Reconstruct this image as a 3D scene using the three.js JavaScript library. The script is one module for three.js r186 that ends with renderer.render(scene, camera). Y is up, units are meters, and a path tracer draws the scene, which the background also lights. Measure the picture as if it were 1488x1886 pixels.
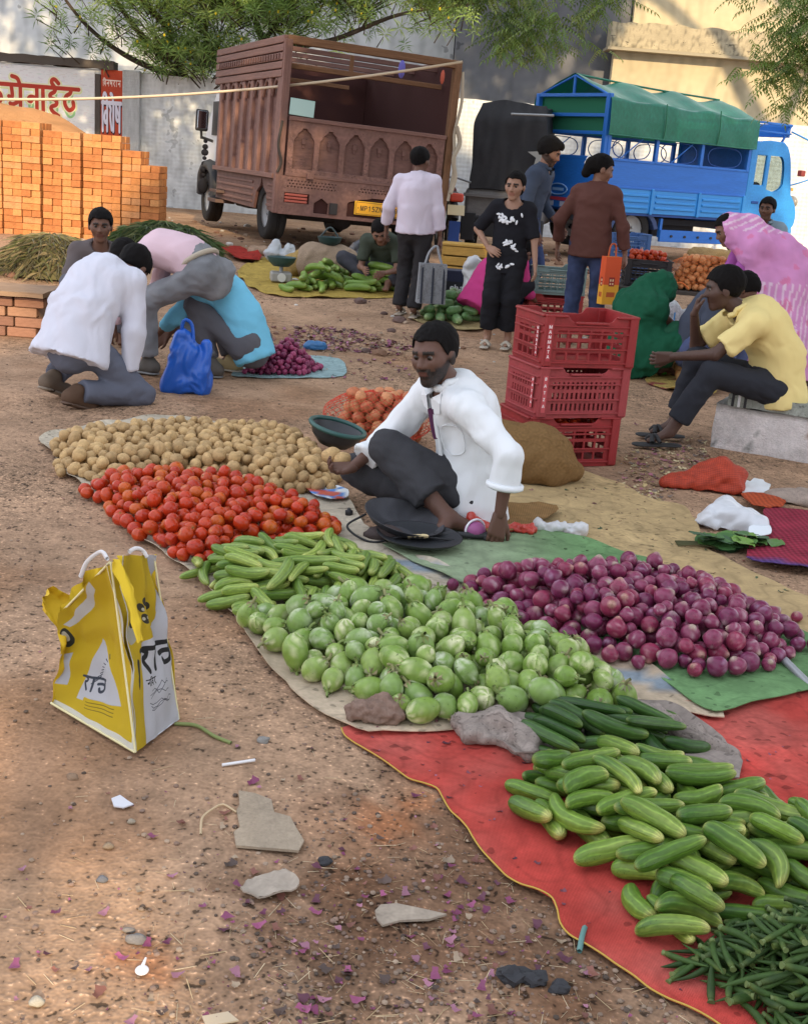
import * as THREE from 'three';
import { ImprovedNoise } from 'three/addons/math/ImprovedNoise.js';
import { RoundedBoxGeometry } from 'three/addons/geometries/RoundedBoxGeometry.js';
import { mergeGeometries, mergeVertices } from 'three/addons/utils/BufferGeometryUtils.js';

// ---------- camera, sky, sun, exposure ----------
const scene = new THREE.Scene();
const camera = new THREE.PerspectiveCamera(46.4, 807 / 1024, 0.1, 400);
camera.position.set(0, 1.5, 0);
camera.rotation.order = 'YXZ';
camera.rotation.set(THREE.MathUtils.degToRad(-16.3), 0, THREE.MathUtils.degToRad(4.5));
const renderer = new THREE.WebGLRenderer({ antialias: true });
renderer.setSize(807, 1024);
renderer.toneMapping = THREE.LinearToneMapping;
renderer.toneMappingExposure = 1.32;
renderer.shadowMap.enabled = true;

const sunDir = new THREE.Vector3(0.2, 0.4, 0.9).normalize();   // low afternoon sun behind the photographer
{
  const w = 256, h = 128, d = new Float32Array(w * h * 4);
  for (let j = 0; j < h; j++) for (let i = 0; i < w; i++) {
    const lat = (0.5 - (j + 0.5) / h) * Math.PI, t = Math.pow(Math.max(0, Math.sin(-lat)), 0.55);
    const k = (j * w + i) * 4;
    // clear, slightly milky afternoon air: pale at the horizon, soft blue overhead
    d[k] = 1.62 * (1 - t) + 1.1 * t; d[k + 1] = 1.62 * (1 - t) + 1.2 * t; d[k + 2] = 1.66 * (1 - t) + 1.42 * t; d[k + 3] = 1;
  }
  const sky = new THREE.DataTexture(d, w, h, THREE.RGBAFormat, THREE.FloatType);
  sky.mapping = THREE.EquirectangularReflectionMapping; sky.magFilter = THREE.LinearFilter; sky.needsUpdate = true;
  scene.background = sky; scene.environment = sky;
}
const sun = new THREE.DirectionalLight(new THREE.Color().setRGB(1, 0.77, 0.47), 4.2);
sun.position.copy(sunDir).multiplyScalar(40); sun.castShadow = true; sun.shadow.radius = 2;
Object.assign(sun.shadow.camera, { left: -30, right: 30, top: 30, bottom: -30, near: 1, far: 120 });
sun.shadow.mapSize.set(4096, 4096);
scene.add(sun, sun.target);


// ---------- helpers ----------
const V = (x, y, z) => new THREE.Vector3(x, y, z), PI = Math.PI, D2R = PI / 180;
function rng(s) { return () => { s |= 0; s = s + 0x6D2B79F5 | 0; let t = Math.imul(s ^ s >>> 15, 1 | s); t = t + Math.imul(t ^ t >>> 7, 61 | t) ^ t; return ((t ^ t >>> 14) >>> 0) / 4294967296; }; }
const PN = new ImprovedNoise(), ns = (x, y, z) => PN.noise(x + 31.7, y + 11.3, z + 57.1);
const fbm = (x, y, z, o = 3) => { let s = 0, a = 1; for (let i = 0; i < o; i++) { s += a * ns(x, y, z); x *= 2.03; y *= 2.03; z *= 2.03; a *= 0.5; } return s; };
const clamp = (v, a = 0, b = 1) => Math.min(b, Math.max(a, v)), lerp = (a, b, t) => a + (b - a) * t;
const sstep = (a, b, v) => { const t = clamp((v - a) / (b - a)); return t * t * (3 - 2 * t); };
const rise = z => 0.28 * sstep(9, 15.5, -z);
const gy = (x, z) => rise(z) + 0.005 * ns(x * 2.2, 0, z * 2.2) + 0.006 * ns(x * 5.5, 4, z * 5.5);   // height of the trodden earth

const used = {};
const numbered = n => { const k = used[n] = (used[n] ?? -1) + 1; return k ? n + '_' + String(k).padStart(3, '0') : n; };
function tag(o, label, category, group, kind) {
  o.userData.label = label; if (category) o.userData.category = category;
  if (group) o.userData.group = group; if (kind) o.userData.kind = kind; return o;
}
function thing(name, label, category, [x, y, z] = [0, 0, 0], yaw = 0, group) {
  const o = new THREE.Group(); o.name = numbered(name); o.position.set(x, y, z); o.rotation.y = yaw; scene.add(o);
  return tag(o, label, category, group);
}
const strip = g => {
  g = g.index ? g.toNonIndexed() : g.clone();
  for (const k of Object.keys(g.attributes)) if (!['position', 'normal', 'uv', 'color'].includes(k)) g.deleteAttribute(k);
  const n = g.attributes.position.count;
  if (!g.attributes.uv) g.setAttribute('uv', new THREE.BufferAttribute(new Float32Array(n * 2), 2));
  if (!g.attributes.normal) g.computeVertexNormals();
  return g;
};
function mg(list) {
  list = list.flat(9); if (list.length === 1) return list[0];
  const gs = list.map(strip), hasC = gs.some(g => g.attributes.color);
  if (hasC) for (const g of gs) if (!g.attributes.color) g.setAttribute('color', new THREE.BufferAttribute(new Float32Array(g.attributes.position.count * 3).fill(1), 3));
  return mergeGeometries(gs);
}
function obj(name, geos, mat, parent = scene) {
  const m = new THREE.Mesh(mg([geos]), mat); m.name = parent === scene ? numbered(name) : name;
  m.castShadow = m.receiveShadow = true; parent.add(m); return m;
}
const one = (name, label, category, geos, mat, group, kind) => tag(obj(name, geos, mat), label, category, group, kind);
const tf = (g, x = 0, y = 0, z = 0, rx = 0, ry = 0, rz = 0) => g.applyMatrix4(new THREE.Matrix4().compose(V(x, y, z), new THREE.Quaternion().setFromEuler(new THREE.Euler(rx, ry, rz)), V(1, 1, 1)));
const box = (w, h, d, x = 0, y = 0, z = 0, rx = 0, ry = 0, rz = 0) => tf(new THREE.BoxGeometry(w, h, d), x, y, z, rx, ry, rz);
const rbox = (w, h, d, x = 0, y = 0, z = 0, r = 0.006, rx = 0, ry = 0, rz = 0) => tf(new RoundedBoxGeometry(w, h, d, 1, Math.min(r, w / 2.1, h / 2.1, d / 2.1)), x, y, z, rx, ry, rz);
const sph = (r, x, y, z, sx = 1, sy = 1, sz = 1, a = 14, b = 10) => tf(new THREE.SphereGeometry(r, a, b).scale(sx, sy, sz), x, y, z);
function bar(a, b, r, r2 = r, seg = 8) {
  const A = V(...a), B = V(...b), d = B.clone().sub(A), L = d.length();
  const g = new THREE.CylinderGeometry(r2, r, L, seg); g.translate(0, L / 2, 0);
  g.applyQuaternion(new THREE.Quaternion().setFromUnitVectors(V(0, 1, 0), d.normalize())); return g.translate(...a);
}
const tube = (pts, r, n = 24, rs = 6, closed = false) => new THREE.TubeGeometry(new THREE.CatmullRomCurve3(pts.map(p => V(...p)), closed), n, r, rs, closed);
const lathe = (prof, seg = 20) => new THREE.LatheGeometry(prof.map(p => new THREE.Vector2(p[0], p[1])), seg);
const C = (r, g, b) => new THREE.Color().setRGB(r, g, b);
const mat = (r, g, b, rough = 0.85, o = {}) => new THREE.MeshPhysicalMaterial({ color: C(r, g, b), roughness: rough, specularIntensity: rough > 0.75 ? 0.25 : 0.8, side: THREE.DoubleSide, ...o });
function paint(g, f) {                                    // per-vertex base colour
  const p = g.attributes.position, n = g.attributes.normal, c = new Float32Array(p.count * 3);
  for (let i = 0; i < p.count; i++) { const k = f(p.getX(i), p.getY(i), p.getZ(i), n ? [n.getX(i), n.getY(i), n.getZ(i)] : null, i); c[i * 3] = k[0]; c[i * 3 + 1] = k[1]; c[i * 3 + 2] = k[2]; }
  g.setAttribute('color', new THREE.BufferAttribute(c, 3)); return g;
}
function warp(g, f) {
  const p = g.attributes.position;
  for (let i = 0; i < p.count; i++) { const q = f(p.getX(i), p.getY(i), p.getZ(i), i); p.setXYZ(i, q[0], q[1], q[2]); }
  g.computeVertexNormals(); return g;
}
const mix3 = (a, b, t) => [lerp(a[0], b[0], t), lerp(a[1], b[1], t), lerp(a[2], b[2], t)];
// tileable computed texture: f(u, v) -> [r, g, b] sRGB 0..255 (or one grey value)
function tex(n, f, srgb = true) {
  const d = new Uint8Array(n * n * 4);
  for (let j = 0; j < n; j++) for (let i = 0; i < n; i++) { const c = f(i / n, j / n), k = (j * n + i) * 4, a = typeof c === 'number' ? [c, c, c] : c; d[k] = clamp(a[0], 0, 255); d[k + 1] = clamp(a[1], 0, 255); d[k + 2] = clamp(a[2], 0, 255); d[k + 3] = 255; }
  const t = new THREE.DataTexture(d, n, n); t.wrapS = t.wrapT = THREE.RepeatWrapping; t.magFilter = THREE.LinearFilter; t.minFilter = THREE.LinearMipmapLinearFilter; t.generateMipmaps = true;
  if (srgb) t.colorSpace = THREE.SRGBColorSpace; t.needsUpdate = true; return t;
}
const tn = (u, v, f, s = 0) => {                           // tileable noise
  const a = ns(u * f, v * f, s), b = ns((u - 1) * f, v * f, s), c = ns(u * f, (v - 1) * f, s), d = ns((u - 1) * f, (v - 1) * f, s);
  return (a * (1 - u) + b * u) * (1 - v) + (c * (1 - u) + d * u) * v;
};
const rep = (t, u, v = u) => { const c = t.clone(); c.repeat.set(u, v); c.needsUpdate = true; return c; };
function canvasTex(w, h, draw) {
  const c = document.createElement('canvas'); c.width = w; c.height = h; draw(c.getContext('2d'), w, h);
  const t = new THREE.CanvasTexture(c); t.colorSpace = THREE.SRGBColorSpace; t.wrapS = t.wrapT = THREE.ClampToEdgeWrapping; return t;
}
function inPoly(x, z, P) { let r = false; for (let i = 0, j = P.length - 1; i < P.length; j = i++) { const a = P[i], b = P[j]; if ((a[1] > z) !== (b[1] > z) && x < (b[0] - a[0]) * (z - a[1]) / (b[1] - a[1]) + a[0]) r = !r; } return r; }
function edgeDist(x, z, P) { let m = 1e9; for (let i = 0, j = P.length - 1; i < P.length; j = i++) { const a = P[j], b = P[i], dx = b[0] - a[0], dz = b[1] - a[1], t = clamp(((x - a[0]) * dx + (z - a[1]) * dz) / (dx * dx + dz * dz)); m = Math.min(m, Math.hypot(x - a[0] - dx * t, z - a[1] - dz * t)); } return m; }
function smoothPoly(P, step = 0.05, wob = 0.006, seed = 1) {
  const c = new THREE.CatmullRomCurve3(P.map(p => V(p[0], 0, p[1])), true, 'catmullrom', 0.35), n = Math.max(24, Math.round(c.getLength() / step)), o = [];
  for (let i = 0; i < n; i++) { const p = c.getPointAt(i / n); o.push([p.x + wob * ns(i * 0.45, seed, 0), p.z + wob * ns(i * 0.45, seed, 9)]); }
  return o;
}
// a cloth or plastic sheet lying on the ground: thin, with a real edge, following the ground with small ripples
function sheetGeo(P, off, { cell = 0.06, rip = 0.002, fq = 7, curl = 0.01, thick = 0.003, wob = 0.008, seed = 1, hf = null, uvs = 1, nosmooth = false } = {}) {
  const O = nosmooth ? P : smoothPoly(P, 0.04, wob, seed);
  const Y = (x, z) => { const e = edgeDist(x, z, O); return (hf ? hf(x, z) : gy(x, z)) + off + rip * (0.6 + fbm(x * fq, seed, z * fq)) + curl * Math.max(0, ns(x * 4, seed + 5, z * 4) + 0.15) * Math.exp(-e / 0.03); };
  let x0 = 1e9, x1 = -1e9, z0 = 1e9, z1 = -1e9; for (const p of O) { x0 = Math.min(x0, p[0]); x1 = Math.max(x1, p[0]); z0 = Math.min(z0, p[1]); z1 = Math.max(z1, p[1]); }
  const pos = [], uv = [], idx = [], map = new Map();
  const vtx = (x, z) => { const k = Math.round(x * 2e4) + ',' + Math.round(z * 2e4); let i = map.get(k); if (i === undefined) { i = pos.length / 3; map.set(k, i); pos.push(x, Y(x, z), z); uv.push(x * uvs, z * uvs); } return i; };
  const clip = (S, ax, v, s) => { const r = []; for (let i = 0; i < S.length; i++) { const a = S[i], b = S[(i + 1) % S.length], da = (a[ax] - v) * s, db = (b[ax] - v) * s; if (da >= 0) r.push(a); if ((da >= 0) !== (db >= 0)) { const t = da / (da - db); r.push([lerp(a[0], b[0], t), lerp(a[1], b[1], t)]); } } return r; };
  for (let gx = x0; gx < x1; gx += cell) {
    let S = clip(clip(O, 0, gx, 1), 0, gx + cell, -1); if (S.length < 3) continue;
    for (let gz = z0; gz < z1; gz += cell) {
      let T = clip(clip(S, 1, gz, 1), 1, gz + cell, -1); if (T.length < 3) continue;
      const U = []; for (const p of T) { const l = U[U.length - 1]; if (!l || Math.hypot(l[0] - p[0], l[1] - p[1]) > 1e-4) U.push(p); }
      if (U.length > 1 && Math.hypot(U[0][0] - U[U.length - 1][0], U[0][1] - U[U.length - 1][1]) < 1e-4) U.pop();
      if (U.length < 3) continue;
      for (const f of THREE.ShapeUtils.triangulateShape(U.map(p => new THREE.Vector2(...p)), [])) {
        const [a, b, c] = f.map(q => U[q]); const cr = (b[0] - a[0]) * (c[1] - a[1]) - (b[1] - a[1]) * (c[0] - a[0]); if (Math.abs(cr) < 1e-9) continue;
        const i = vtx(...a), j = vtx(...b), k = vtx(...c); cr > 0 ? idx.push(i, k, j) : idx.push(i, j, k);
      }
    }
  }
  for (let i = 0; i < O.length; i++) {                     // the edge
    const a = O[i], b = O[(i + 1) % O.length], k = pos.length / 3;
    for (const p of [a, b]) { const y = Y(...p); pos.push(p[0], y, p[1], p[0], y - thick, p[1]); uv.push(p[0] * uvs, p[1] * uvs, p[0] * uvs, p[1] * uvs); }
    idx.push(k, k + 1, k + 2, k + 2, k + 1, k + 3);
  }
  const g = new THREE.BufferGeometry(); g.setAttribute('position', new THREE.Float32BufferAttribute(pos, 3)); g.setAttribute('uv', new THREE.Float32BufferAttribute(uv, 2)); g.setIndex(idx); g.computeVertexNormals();
  g.userData.Y = Y; return g;
}

// ---------- distance fields meshed with surface nets ----------
// prim: [ax,ay,az, bx,by,bz, ra, rb, k, flatAxis|null, squash, cut(0|1|2)]
const cap = (a, b, ra, rb = ra, o = {}) => ({ a, b, ra, rb, k: o.k ?? 0.02, w: o.w ?? null, s: o.s ?? 1, cut: o.cut ?? 0 });
function capD(c, x, y, z) {
  const px = x - c.a[0], py = y - c.a[1], pz = z - c.a[2], bx = c.b[0] - c.a[0], by = c.b[1] - c.a[1], bz = c.b[2] - c.a[2];
  const bb = bx * bx + by * by + bz * bz, q = bb ? (px * bx + py * by + pz * bz) / bb : 0, h = q < 0 ? 0 : q > 1 ? 1 : q;
  let vx = px - bx * h, vy = py - by * h, vz = pz - bz * h;
  if (c.w) { const t = (vx * c.w[0] + vy * c.w[1] + vz * c.w[2]) * (c.s - 1); vx += c.w[0] * t; vy += c.w[1] * t; vz += c.w[2] * t; }
  let d = Math.sqrt(vx * vx + vy * vy + vz * vz) - (c.ra + (c.rb - c.ra) * h);
  if (c.cut & 1) d = Math.max(d, (q - 1) * Math.sqrt(bb));
  if (c.cut & 2) d = Math.max(d, -q * Math.sqrt(bb));
  return d;
}
function field(list, cutters) {
  return (x, y, z) => {
    let d = 1e9;
    for (const c of list) {
      const e = capD(c, x, y, z), k = c.k;
      if (e > d + k) continue; if (d > e + k) { d = e; continue; }
      const h = Math.max(k - Math.abs(d - e), 0) / k; d = Math.min(d, e) - h * h * k * 0.25;
    }
    if (cutters) for (const c of cutters) d = Math.max(d, (x - c.p[0]) * c.n[0] + (y - c.p[1]) * c.n[1] + (z - c.p[2]) * c.n[2]);
    return d;
  };
}
function boundsOf(list, pad) {
  const lo = [1e9, 1e9, 1e9], hi = [-1e9, -1e9, -1e9];
  for (const c of list) for (const [p, r] of [[c.a, c.ra], [c.b, c.rb]]) for (let i = 0; i < 3; i++) { lo[i] = Math.min(lo[i], p[i] - r - pad); hi[i] = Math.max(hi[i], p[i] + r + pad); }
  return [lo, hi];
}
function nets(sdf, [lo, hi], cell, lip = 1.6) {
  const B = 6, nb = [0, 1, 2].map(i => Math.ceil((hi[i] - lo[i]) / cell / B)), nx = nb[0] * B + 1, ny = nb[1] * B + 1, nz = nb[2] * B + 1;
  const f = new Float32Array(nx * ny * nz).fill(1), done = new Uint8Array(nx * ny * nz), R = cell * B * 0.87 * lip;
  const id = (i, j, k) => (k * ny + j) * nx + i, blocks = [];
  for (let c = 0; c < nb[2]; c++) for (let b = 0; b < nb[1]; b++) for (let a = 0; a < nb[0]; a++) {
    const d = sdf(lo[0] + (a + 0.5) * B * cell, lo[1] + (b + 0.5) * B * cell, lo[2] + (c + 0.5) * B * cell);
    if (Math.abs(d) > R) { if (d < 0) for (let k = c * B + 1; k < c * B + B; k++) for (let j = b * B + 1; j < b * B + B; j++) for (let i = a * B + 1; i < a * B + B; i++) f[id(i, j, k)] = -1; continue; }
    blocks.push([a, b, c]);
    for (let k = c * B; k <= c * B + B; k++) for (let j = b * B; j <= b * B + B; j++) for (let i = a * B; i <= a * B + B; i++) { const q = id(i, j, k); if (!done[q]) { done[q] = 1; f[q] = sdf(lo[0] + i * cell, lo[1] + j * cell, lo[2] + k * cell); } }
  }
  const pos = [], idx = [], vid = new Int32Array(nx * ny * nz).fill(-1);
  for (const [a, b, c] of blocks) for (let k = c * B; k < c * B + B; k++) for (let j = b * B; j < b * B + B; j++) for (let i = a * B; i < a * B + B; i++) {
    let m = 0; const v = [];
    for (let q = 0; q < 8; q++) { v[q] = f[id(i + (q & 1), j + (q >> 1 & 1), k + (q >> 2))]; if (v[q] < 0) m |= 1 << q; }
    if (m === 0 || m === 255) continue;
    let x = 0, y = 0, z = 0, n = 0;
    for (let p = 0; p < 8; p++) for (const s of [1, 2, 4]) { if (p & s) continue; const r = p | s; if ((v[p] < 0) === (v[r] < 0)) continue; const t = v[p] / (v[p] - v[r]); x += (p & 1) + (s === 1 ? t : 0); y += (p >> 1 & 1) + (s === 2 ? t : 0); z += (p >> 2) + (s === 4 ? t : 0); n++; }
    vid[id(i, j, k)] = pos.length / 3; pos.push(lo[0] + (i + x / n) * cell, lo[1] + (j + y / n) * cell, lo[2] + (k + z / n) * cell);
  }
  const quad = (a, b, c, d, fl) => { if (a < 0 || b < 0 || c < 0 || d < 0) return; fl ? idx.push(a, b, c, a, c, d) : idx.push(a, c, b, a, d, c); };
  for (const [a, b, c] of blocks) for (let k = c * B; k < c * B + B; k++) for (let j = b * B; j < b * B + B; j++) for (let i = a * B; i < a * B + B; i++) {
    const s = f[id(i, j, k)] < 0;
    if (j && k && s !== f[id(i + 1, j, k)] < 0) quad(vid[id(i, j - 1, k - 1)], vid[id(i, j, k - 1)], vid[id(i, j, k)], vid[id(i, j - 1, k)], s);
    if (i && k && s !== f[id(i, j + 1, k)] < 0) quad(vid[id(i - 1, j, k - 1)], vid[id(i - 1, j, k)], vid[id(i, j, k)], vid[id(i, j, k - 1)], s);
    if (i && j && s !== f[id(i, j, k + 1)] < 0) quad(vid[id(i - 1, j - 1, k)], vid[id(i, j - 1, k)], vid[id(i, j, k)], vid[id(i - 1, j, k)], s);
  }
  const g = new THREE.BufferGeometry(); g.setAttribute('position', new THREE.Float32BufferAttribute(pos, 3)); g.setAttribute('uv', new THREE.Float32BufferAttribute(new Float32Array(pos.length / 3 * 2), 2)); g.setIndex(idx);
  let vol = 0; for (let i = 0; i < idx.length; i += 3) { const a = idx[i] * 3, b = idx[i + 1] * 3, c = idx[i + 2] * 3; vol += pos[a] * (pos[b + 1] * pos[c + 2] - pos[b + 2] * pos[c + 1]) + pos[a + 1] * (pos[b + 2] * pos[c] - pos[b] * pos[c + 2]) + pos[a + 2] * (pos[b] * pos[c + 1] - pos[b + 1] * pos[c]); }
  if (vol < 0) { for (let i = 0; i < idx.length; i += 3) { const t = idx[i]; idx[i] = idx[i + 1]; idx[i + 1] = t; } g.setIndex(idx); }
  g.computeVertexNormals(); return g;
}
function wrinkle(g, amp, fx, fy, fz, seed = 0) {            // cloth folds along the normal
  const p = g.attributes.position, n = g.attributes.normal;
  for (let i = 0; i < p.count; i++) {
    const x = p.getX(i), y = p.getY(i), z = p.getZ(i), q = 0.25 * ns(x * 5, y * 5, z * 5 + seed);
    const X = x * fx + q * 4, Y = y * fy + q * 4, Z = z * fz + seed, d = amp * (1.25 * ns(X, Y, Z) + 0.55 * ns(X * 2.1, Y * 2.1, Z * 2.1) + 0.8 * ns(X * 0.45, Y * 0.45, Z * 0.45));
    p.setXYZ(i, x + n.getX(i) * d, y + n.getY(i) * d, z + n.getZ(i) * d);
  }
  g.computeVertexNormals(); return g;
}
function triUV(g, s = 1) {                                  // uv in metres by dominant axis
  const p = g.attributes.position, n = g.attributes.normal, u = g.attributes.uv ?? new THREE.BufferAttribute(new Float32Array(p.count * 2), 2);
  for (let i = 0; i < p.count; i++) { const a = Math.abs(n.getX(i)), b = Math.abs(n.getY(i)), c = Math.abs(n.getZ(i)); b > a && b > c ? u.setXY(i, p.getX(i) * s, p.getZ(i) * s) : a > c ? u.setXY(i, p.getZ(i) * s, p.getY(i) * s) : u.setXY(i, p.getX(i) * s, p.getY(i) * s); }
  g.setAttribute('uv', u); return g;
}

class Acc {                                                // gathers many small copies into one geometry
  constructor() { this.p = []; this.n = []; this.c = []; }
  add(g, m, tint) {
    const P = g.attributes.position, N = g.attributes.normal, K = g.attributes.color, v = V(0, 0, 0), nm = new THREE.Matrix3().getNormalMatrix(m);
    for (let i = 0; i < P.count; i++) { v.fromBufferAttribute(P, i).applyMatrix4(m); this.p.push(v.x, v.y, v.z); v.fromBufferAttribute(N, i).applyMatrix3(nm).normalize(); this.n.push(v.x, v.y, v.z); this.c.push(tint[0] * (K ? K.getX(i) : 1), tint[1] * (K ? K.getY(i) : 1), tint[2] * (K ? K.getZ(i) : 1)); }
  }
  geo() { const g = new THREE.BufferGeometry(); g.setAttribute('position', new THREE.Float32BufferAttribute(this.p, 3)); g.setAttribute('normal', new THREE.Float32BufferAttribute(this.n, 3)); g.setAttribute('color', new THREE.Float32BufferAttribute(this.c, 3)); g.setAttribute('uv', new THREE.Float32BufferAttribute(new Float32Array(this.p.length / 3 * 2), 2)); return g; }
}
const M4 = (x, y, z, rx, ry, rz, s = 1) => new THREE.Matrix4().compose(V(x, y, z), new THREE.Quaternion().setFromEuler(new THREE.Euler(rx, ry, rz, 'YXZ')), V(s, s, s));
function blade(L, w, bend = 0.2) {                          // one pointed leaf along +z, creased along its midrib
  const a = [0, 0, 0], t = [0, -L * bend, L], l = [-w / 2, 0.12 * w, L * 0.42], r = [w / 2, 0.12 * w, L * 0.42], m = [0, -L * bend * 0.3, L * 0.45];
  const g = new THREE.BufferGeometry(); g.setAttribute('position', new THREE.Float32BufferAttribute([a, m, l, l, m, t, a, r, m, m, r, t].flat(), 3)); g.computeVertexNormals(); return g;
}
const rectS = (x0, y0, x1, y1, P = THREE.Shape) => { const s = new P(); s.moveTo(x0, y0); s.lineTo(x1, y0); s.lineTo(x1, y1); s.lineTo(x0, y1); s.closePath(); return s; };


// ---------- materials shared by the setting ----------
const soilTex = tex(1024, (u, v) => {
  const a = tn(u, v, 6, 1), b = tn(u, v, 28, 2), c = tn(u, v, 90, 3), d = tn(u, v, 200, 4);
  const k = 1 + 0.16 * a + 0.2 * b + 0.24 * c + 0.2 * d, dark = c + 0.6 * d + 0.5 * b < -0.42 ? 0.62 : 1, pale = d + 0.4 * c > 0.42 ? 1.22 : 1;
  return [155 * k * dark * pale, 126 * k * dark * pale, 102 * k * dark * pale];
});
const soilBump = tex(1024, (u, v) => 128 + 60 * tn(u, v, 28, 2) + 70 * tn(u, v, 90, 3) + 60 * tn(u, v, 200, 4) + 40 * tn(u, v, 9, 5), false);
const clothBump = tex(512, (u, v) => 128 + 50 * Math.sin(u * 2 * PI * 64) + 50 * Math.sin(v * 2 * PI * 64) + 40 * tn(u, v, 20, 7), false);
const blotch = tex(512, (u, v) => { const k = 232 + 26 * tn(u, v, 5, 1) + 24 * tn(u, v, 17, 2) + 22 * tn(u, v, 60, 3); return [k, k, k]; });
const plaster = (s, dirt) => tex(512, (u, v) => {
  const a = tn(u, v, 4, s), b = tn(u, v, 13, s + 1), c = tn(u, v, 60, s + 2), st = Math.max(0, tn(u, v * 0.25, 40, s + 3) + 0.25 * a);
  const k = 238 + 24 * a + 22 * b + 18 * c - dirt * 70 * st - (b + 0.7 * c > 0.5 ? dirt * 60 : 0);
  return [k, k * 0.995, k * 0.985];
});

// ---------- ground ----------
{
  const xs = [], zs = [];
  for (let x = -160; x < -8; x += Math.max(0.4, (-8 - x) * 0.12)) xs.push(x);
  for (let x = -8; x < 8; x += Math.abs(x) < 2.4 ? 0.05 : 0.18) xs.push(x);
  for (let x = 8; x < 160; x += Math.max(0.4, (x - 8) * 0.12)) xs.push(x); xs.push(160);
  for (let z = 60; z > 0; z -= Math.max(0.5, z * 0.12)) zs.push(z);
  for (let z = 0; z > -30; z -= z > -1.4 ? 0.2 : z > -7 ? 0.05 : 0.14) zs.push(z);
  for (let z = -30; z > -200; z -= Math.max(0.5, (-z - 29) * 0.12)) zs.push(z);
  const nx = xs.length, pos = [], uv = [], col = [], idx = [];
  const wet = [[0.15, -2.35, 0.42], [0.35, -2.1, 0.4], [0.0, -2.05, 0.35], [0.3, -2.55, 0.3]], rust = [[0.02, -2.52, 0.12], [0.08, -2.62, 0.08], [-0.42, -1.95, 0.08]];
  zs.forEach((z, j) => xs.forEach((x, i) => {
    const clod = z < -1 && z > -14 && Math.abs(x) < 8 ? 0.0045 * (ns(x * 14, 3, z * 14) + 0.8 * ns(x * 31, 5, z * 31)) : 0;
    pos.push(x, gy(x, z) + clod, z); uv.push(x / 1.7, z / 1.7);
    let k = 1 + 0.22 * fbm(x * 0.9, 7, z * 0.9) + 0.12 * ns(x * 5, 2, z * 5), c = [k, k, k];
    for (const [a, b, r] of wet) { const t = sstep(r * 1.15, r * 0.35, Math.hypot(x - a, z - b) + 0.24 * fbm(x * 9, 1, z * 9)); c = mix3(c, [k * 0.5, k * 0.43, k * 0.4], t * 0.8); }
    for (const [a, b, r] of rust) c = mix3(c, [k * 0.9, k * 0.55, k * 0.36], 0.7 * sstep(r, r * 0.3, Math.hypot(x - a, z - b) + 0.06 * ns(x * 22, 1, z * 22)));
    c = mix3(c, [c[0] * 0.8, c[1] * 0.72, c[2] * 0.66], 0.8 * sstep(0.1, 0.5, fbm(x * 1.3, 4, z * 1.3)));
    col.push(...c);
    if (i && j) { const a = j * nx + i; idx.push(a - nx - 1, a - nx, a - 1, a - 1, a - nx, a); }
  }));
  const g = new THREE.BufferGeometry(); g.setAttribute('position', new THREE.Float32BufferAttribute(pos, 3)); g.setAttribute('uv', new THREE.Float32BufferAttribute(uv, 2)); g.setAttribute('color', new THREE.Float32BufferAttribute(col, 3)); g.setIndex(idx); g.computeVertexNormals();
  one('ground', 'trodden reddish brown earth of the market yard', null, g, new THREE.MeshPhysicalMaterial({ map: soilTex, bumpMap: soilBump, bumpScale: 0.009, roughness: 0.97, specularIntensity: 0.2, vertexColors: true }), null, 'structure');
}

// ---------- painted letters of the wall signs and bags, drawn as brush strokes ----------
const GL = {
  ka: [[[0.5, 0], [0.5, 1]], [[0.5, 0.35], [0.2, 0.3], [0.1, 0.55], [0.35, 0.7], [0.5, 0.45], [0.8, 0.35], [0.95, 0.6], [0.75, 0.8]]],
  dot: [[[0.2, 0.92], [0.24, 0.94]]],
  gre: [[[0.2, 0.05], [0.28, 0.5], [0.12, 0.62], [0.05, 0.5]], [[0.75, 0], [0.75, 1]], [[0.75, 0.62], [0.3, 0.85], [0.12, 0.8]], [[0.72, -0.02], [0.6, -0.3], [0.25, -0.36]]],
  na: [[[0.75, 0], [0.75, 1]], [[0.75, 0.5], [0.35, 0.42], [0.2, 0.58], [0.38, 0.68], [0.5, 0.5]]],
  aa: [[[0.3, 0], [0.34, 1]]],
  ii: [[[0.55, 0], [0.5, 0.18], [0.15, 0.28], [0.2, 0.45], [0.6, 0.5], [0.65, 0.72], [0.2, 0.8], [0.3, 1], [0.75, 1.18]], [[0.5, -0.02], [0.22, -0.25], [0.45, -0.4], [0.75, -0.2]]],
  ta: [[[0.55, 0], [0.5, 0.2], [0.2, 0.3], [0.12, 0.65], [0.4, 0.95], [0.72, 0.78], [0.66, 0.55]]],
  vi: [[[0.05, 0], [0.08, 1]], [[0.05, 0], [0.2, -0.35], [0.6, -0.3], [0.75, 0]], [[0.75, 0], [0.75, 1]], [[0.75, 0.35], [0.45, 0.3], [0.3, 0.55], [0.5, 0.75], [0.75, 0.6]]],
  she: [[[0.1, 0.1], [0.4, 0.2], [0.2, 0.45], [0.5, 0.95]], [[0.78, 0], [0.78, 1]], [[0.75, 0], [0.55, -0.3], [0.3, -0.32]]],
  sha: [[[0.2, 0], [0.2, 0.55], [0.5, 0.65], [0.75, 0.5]], [[0.75, 0], [0.75, 1]], [[0.2, 0.1], [0.75, 0.55]]],
  ra: [[[0.25, 0.02], [0.6, 0.15], [0.5, 0.4], [0.2, 0.42], [0.65, 1]]],
  ja: [[[0.85, 0], [0.85, 0.5], [0.8, 0.85], [0.45, 1], [0.3, 0.75]], [[0.12, 0.45], [0.5, 0.38], [0.85, 0.42]]],
};
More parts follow.
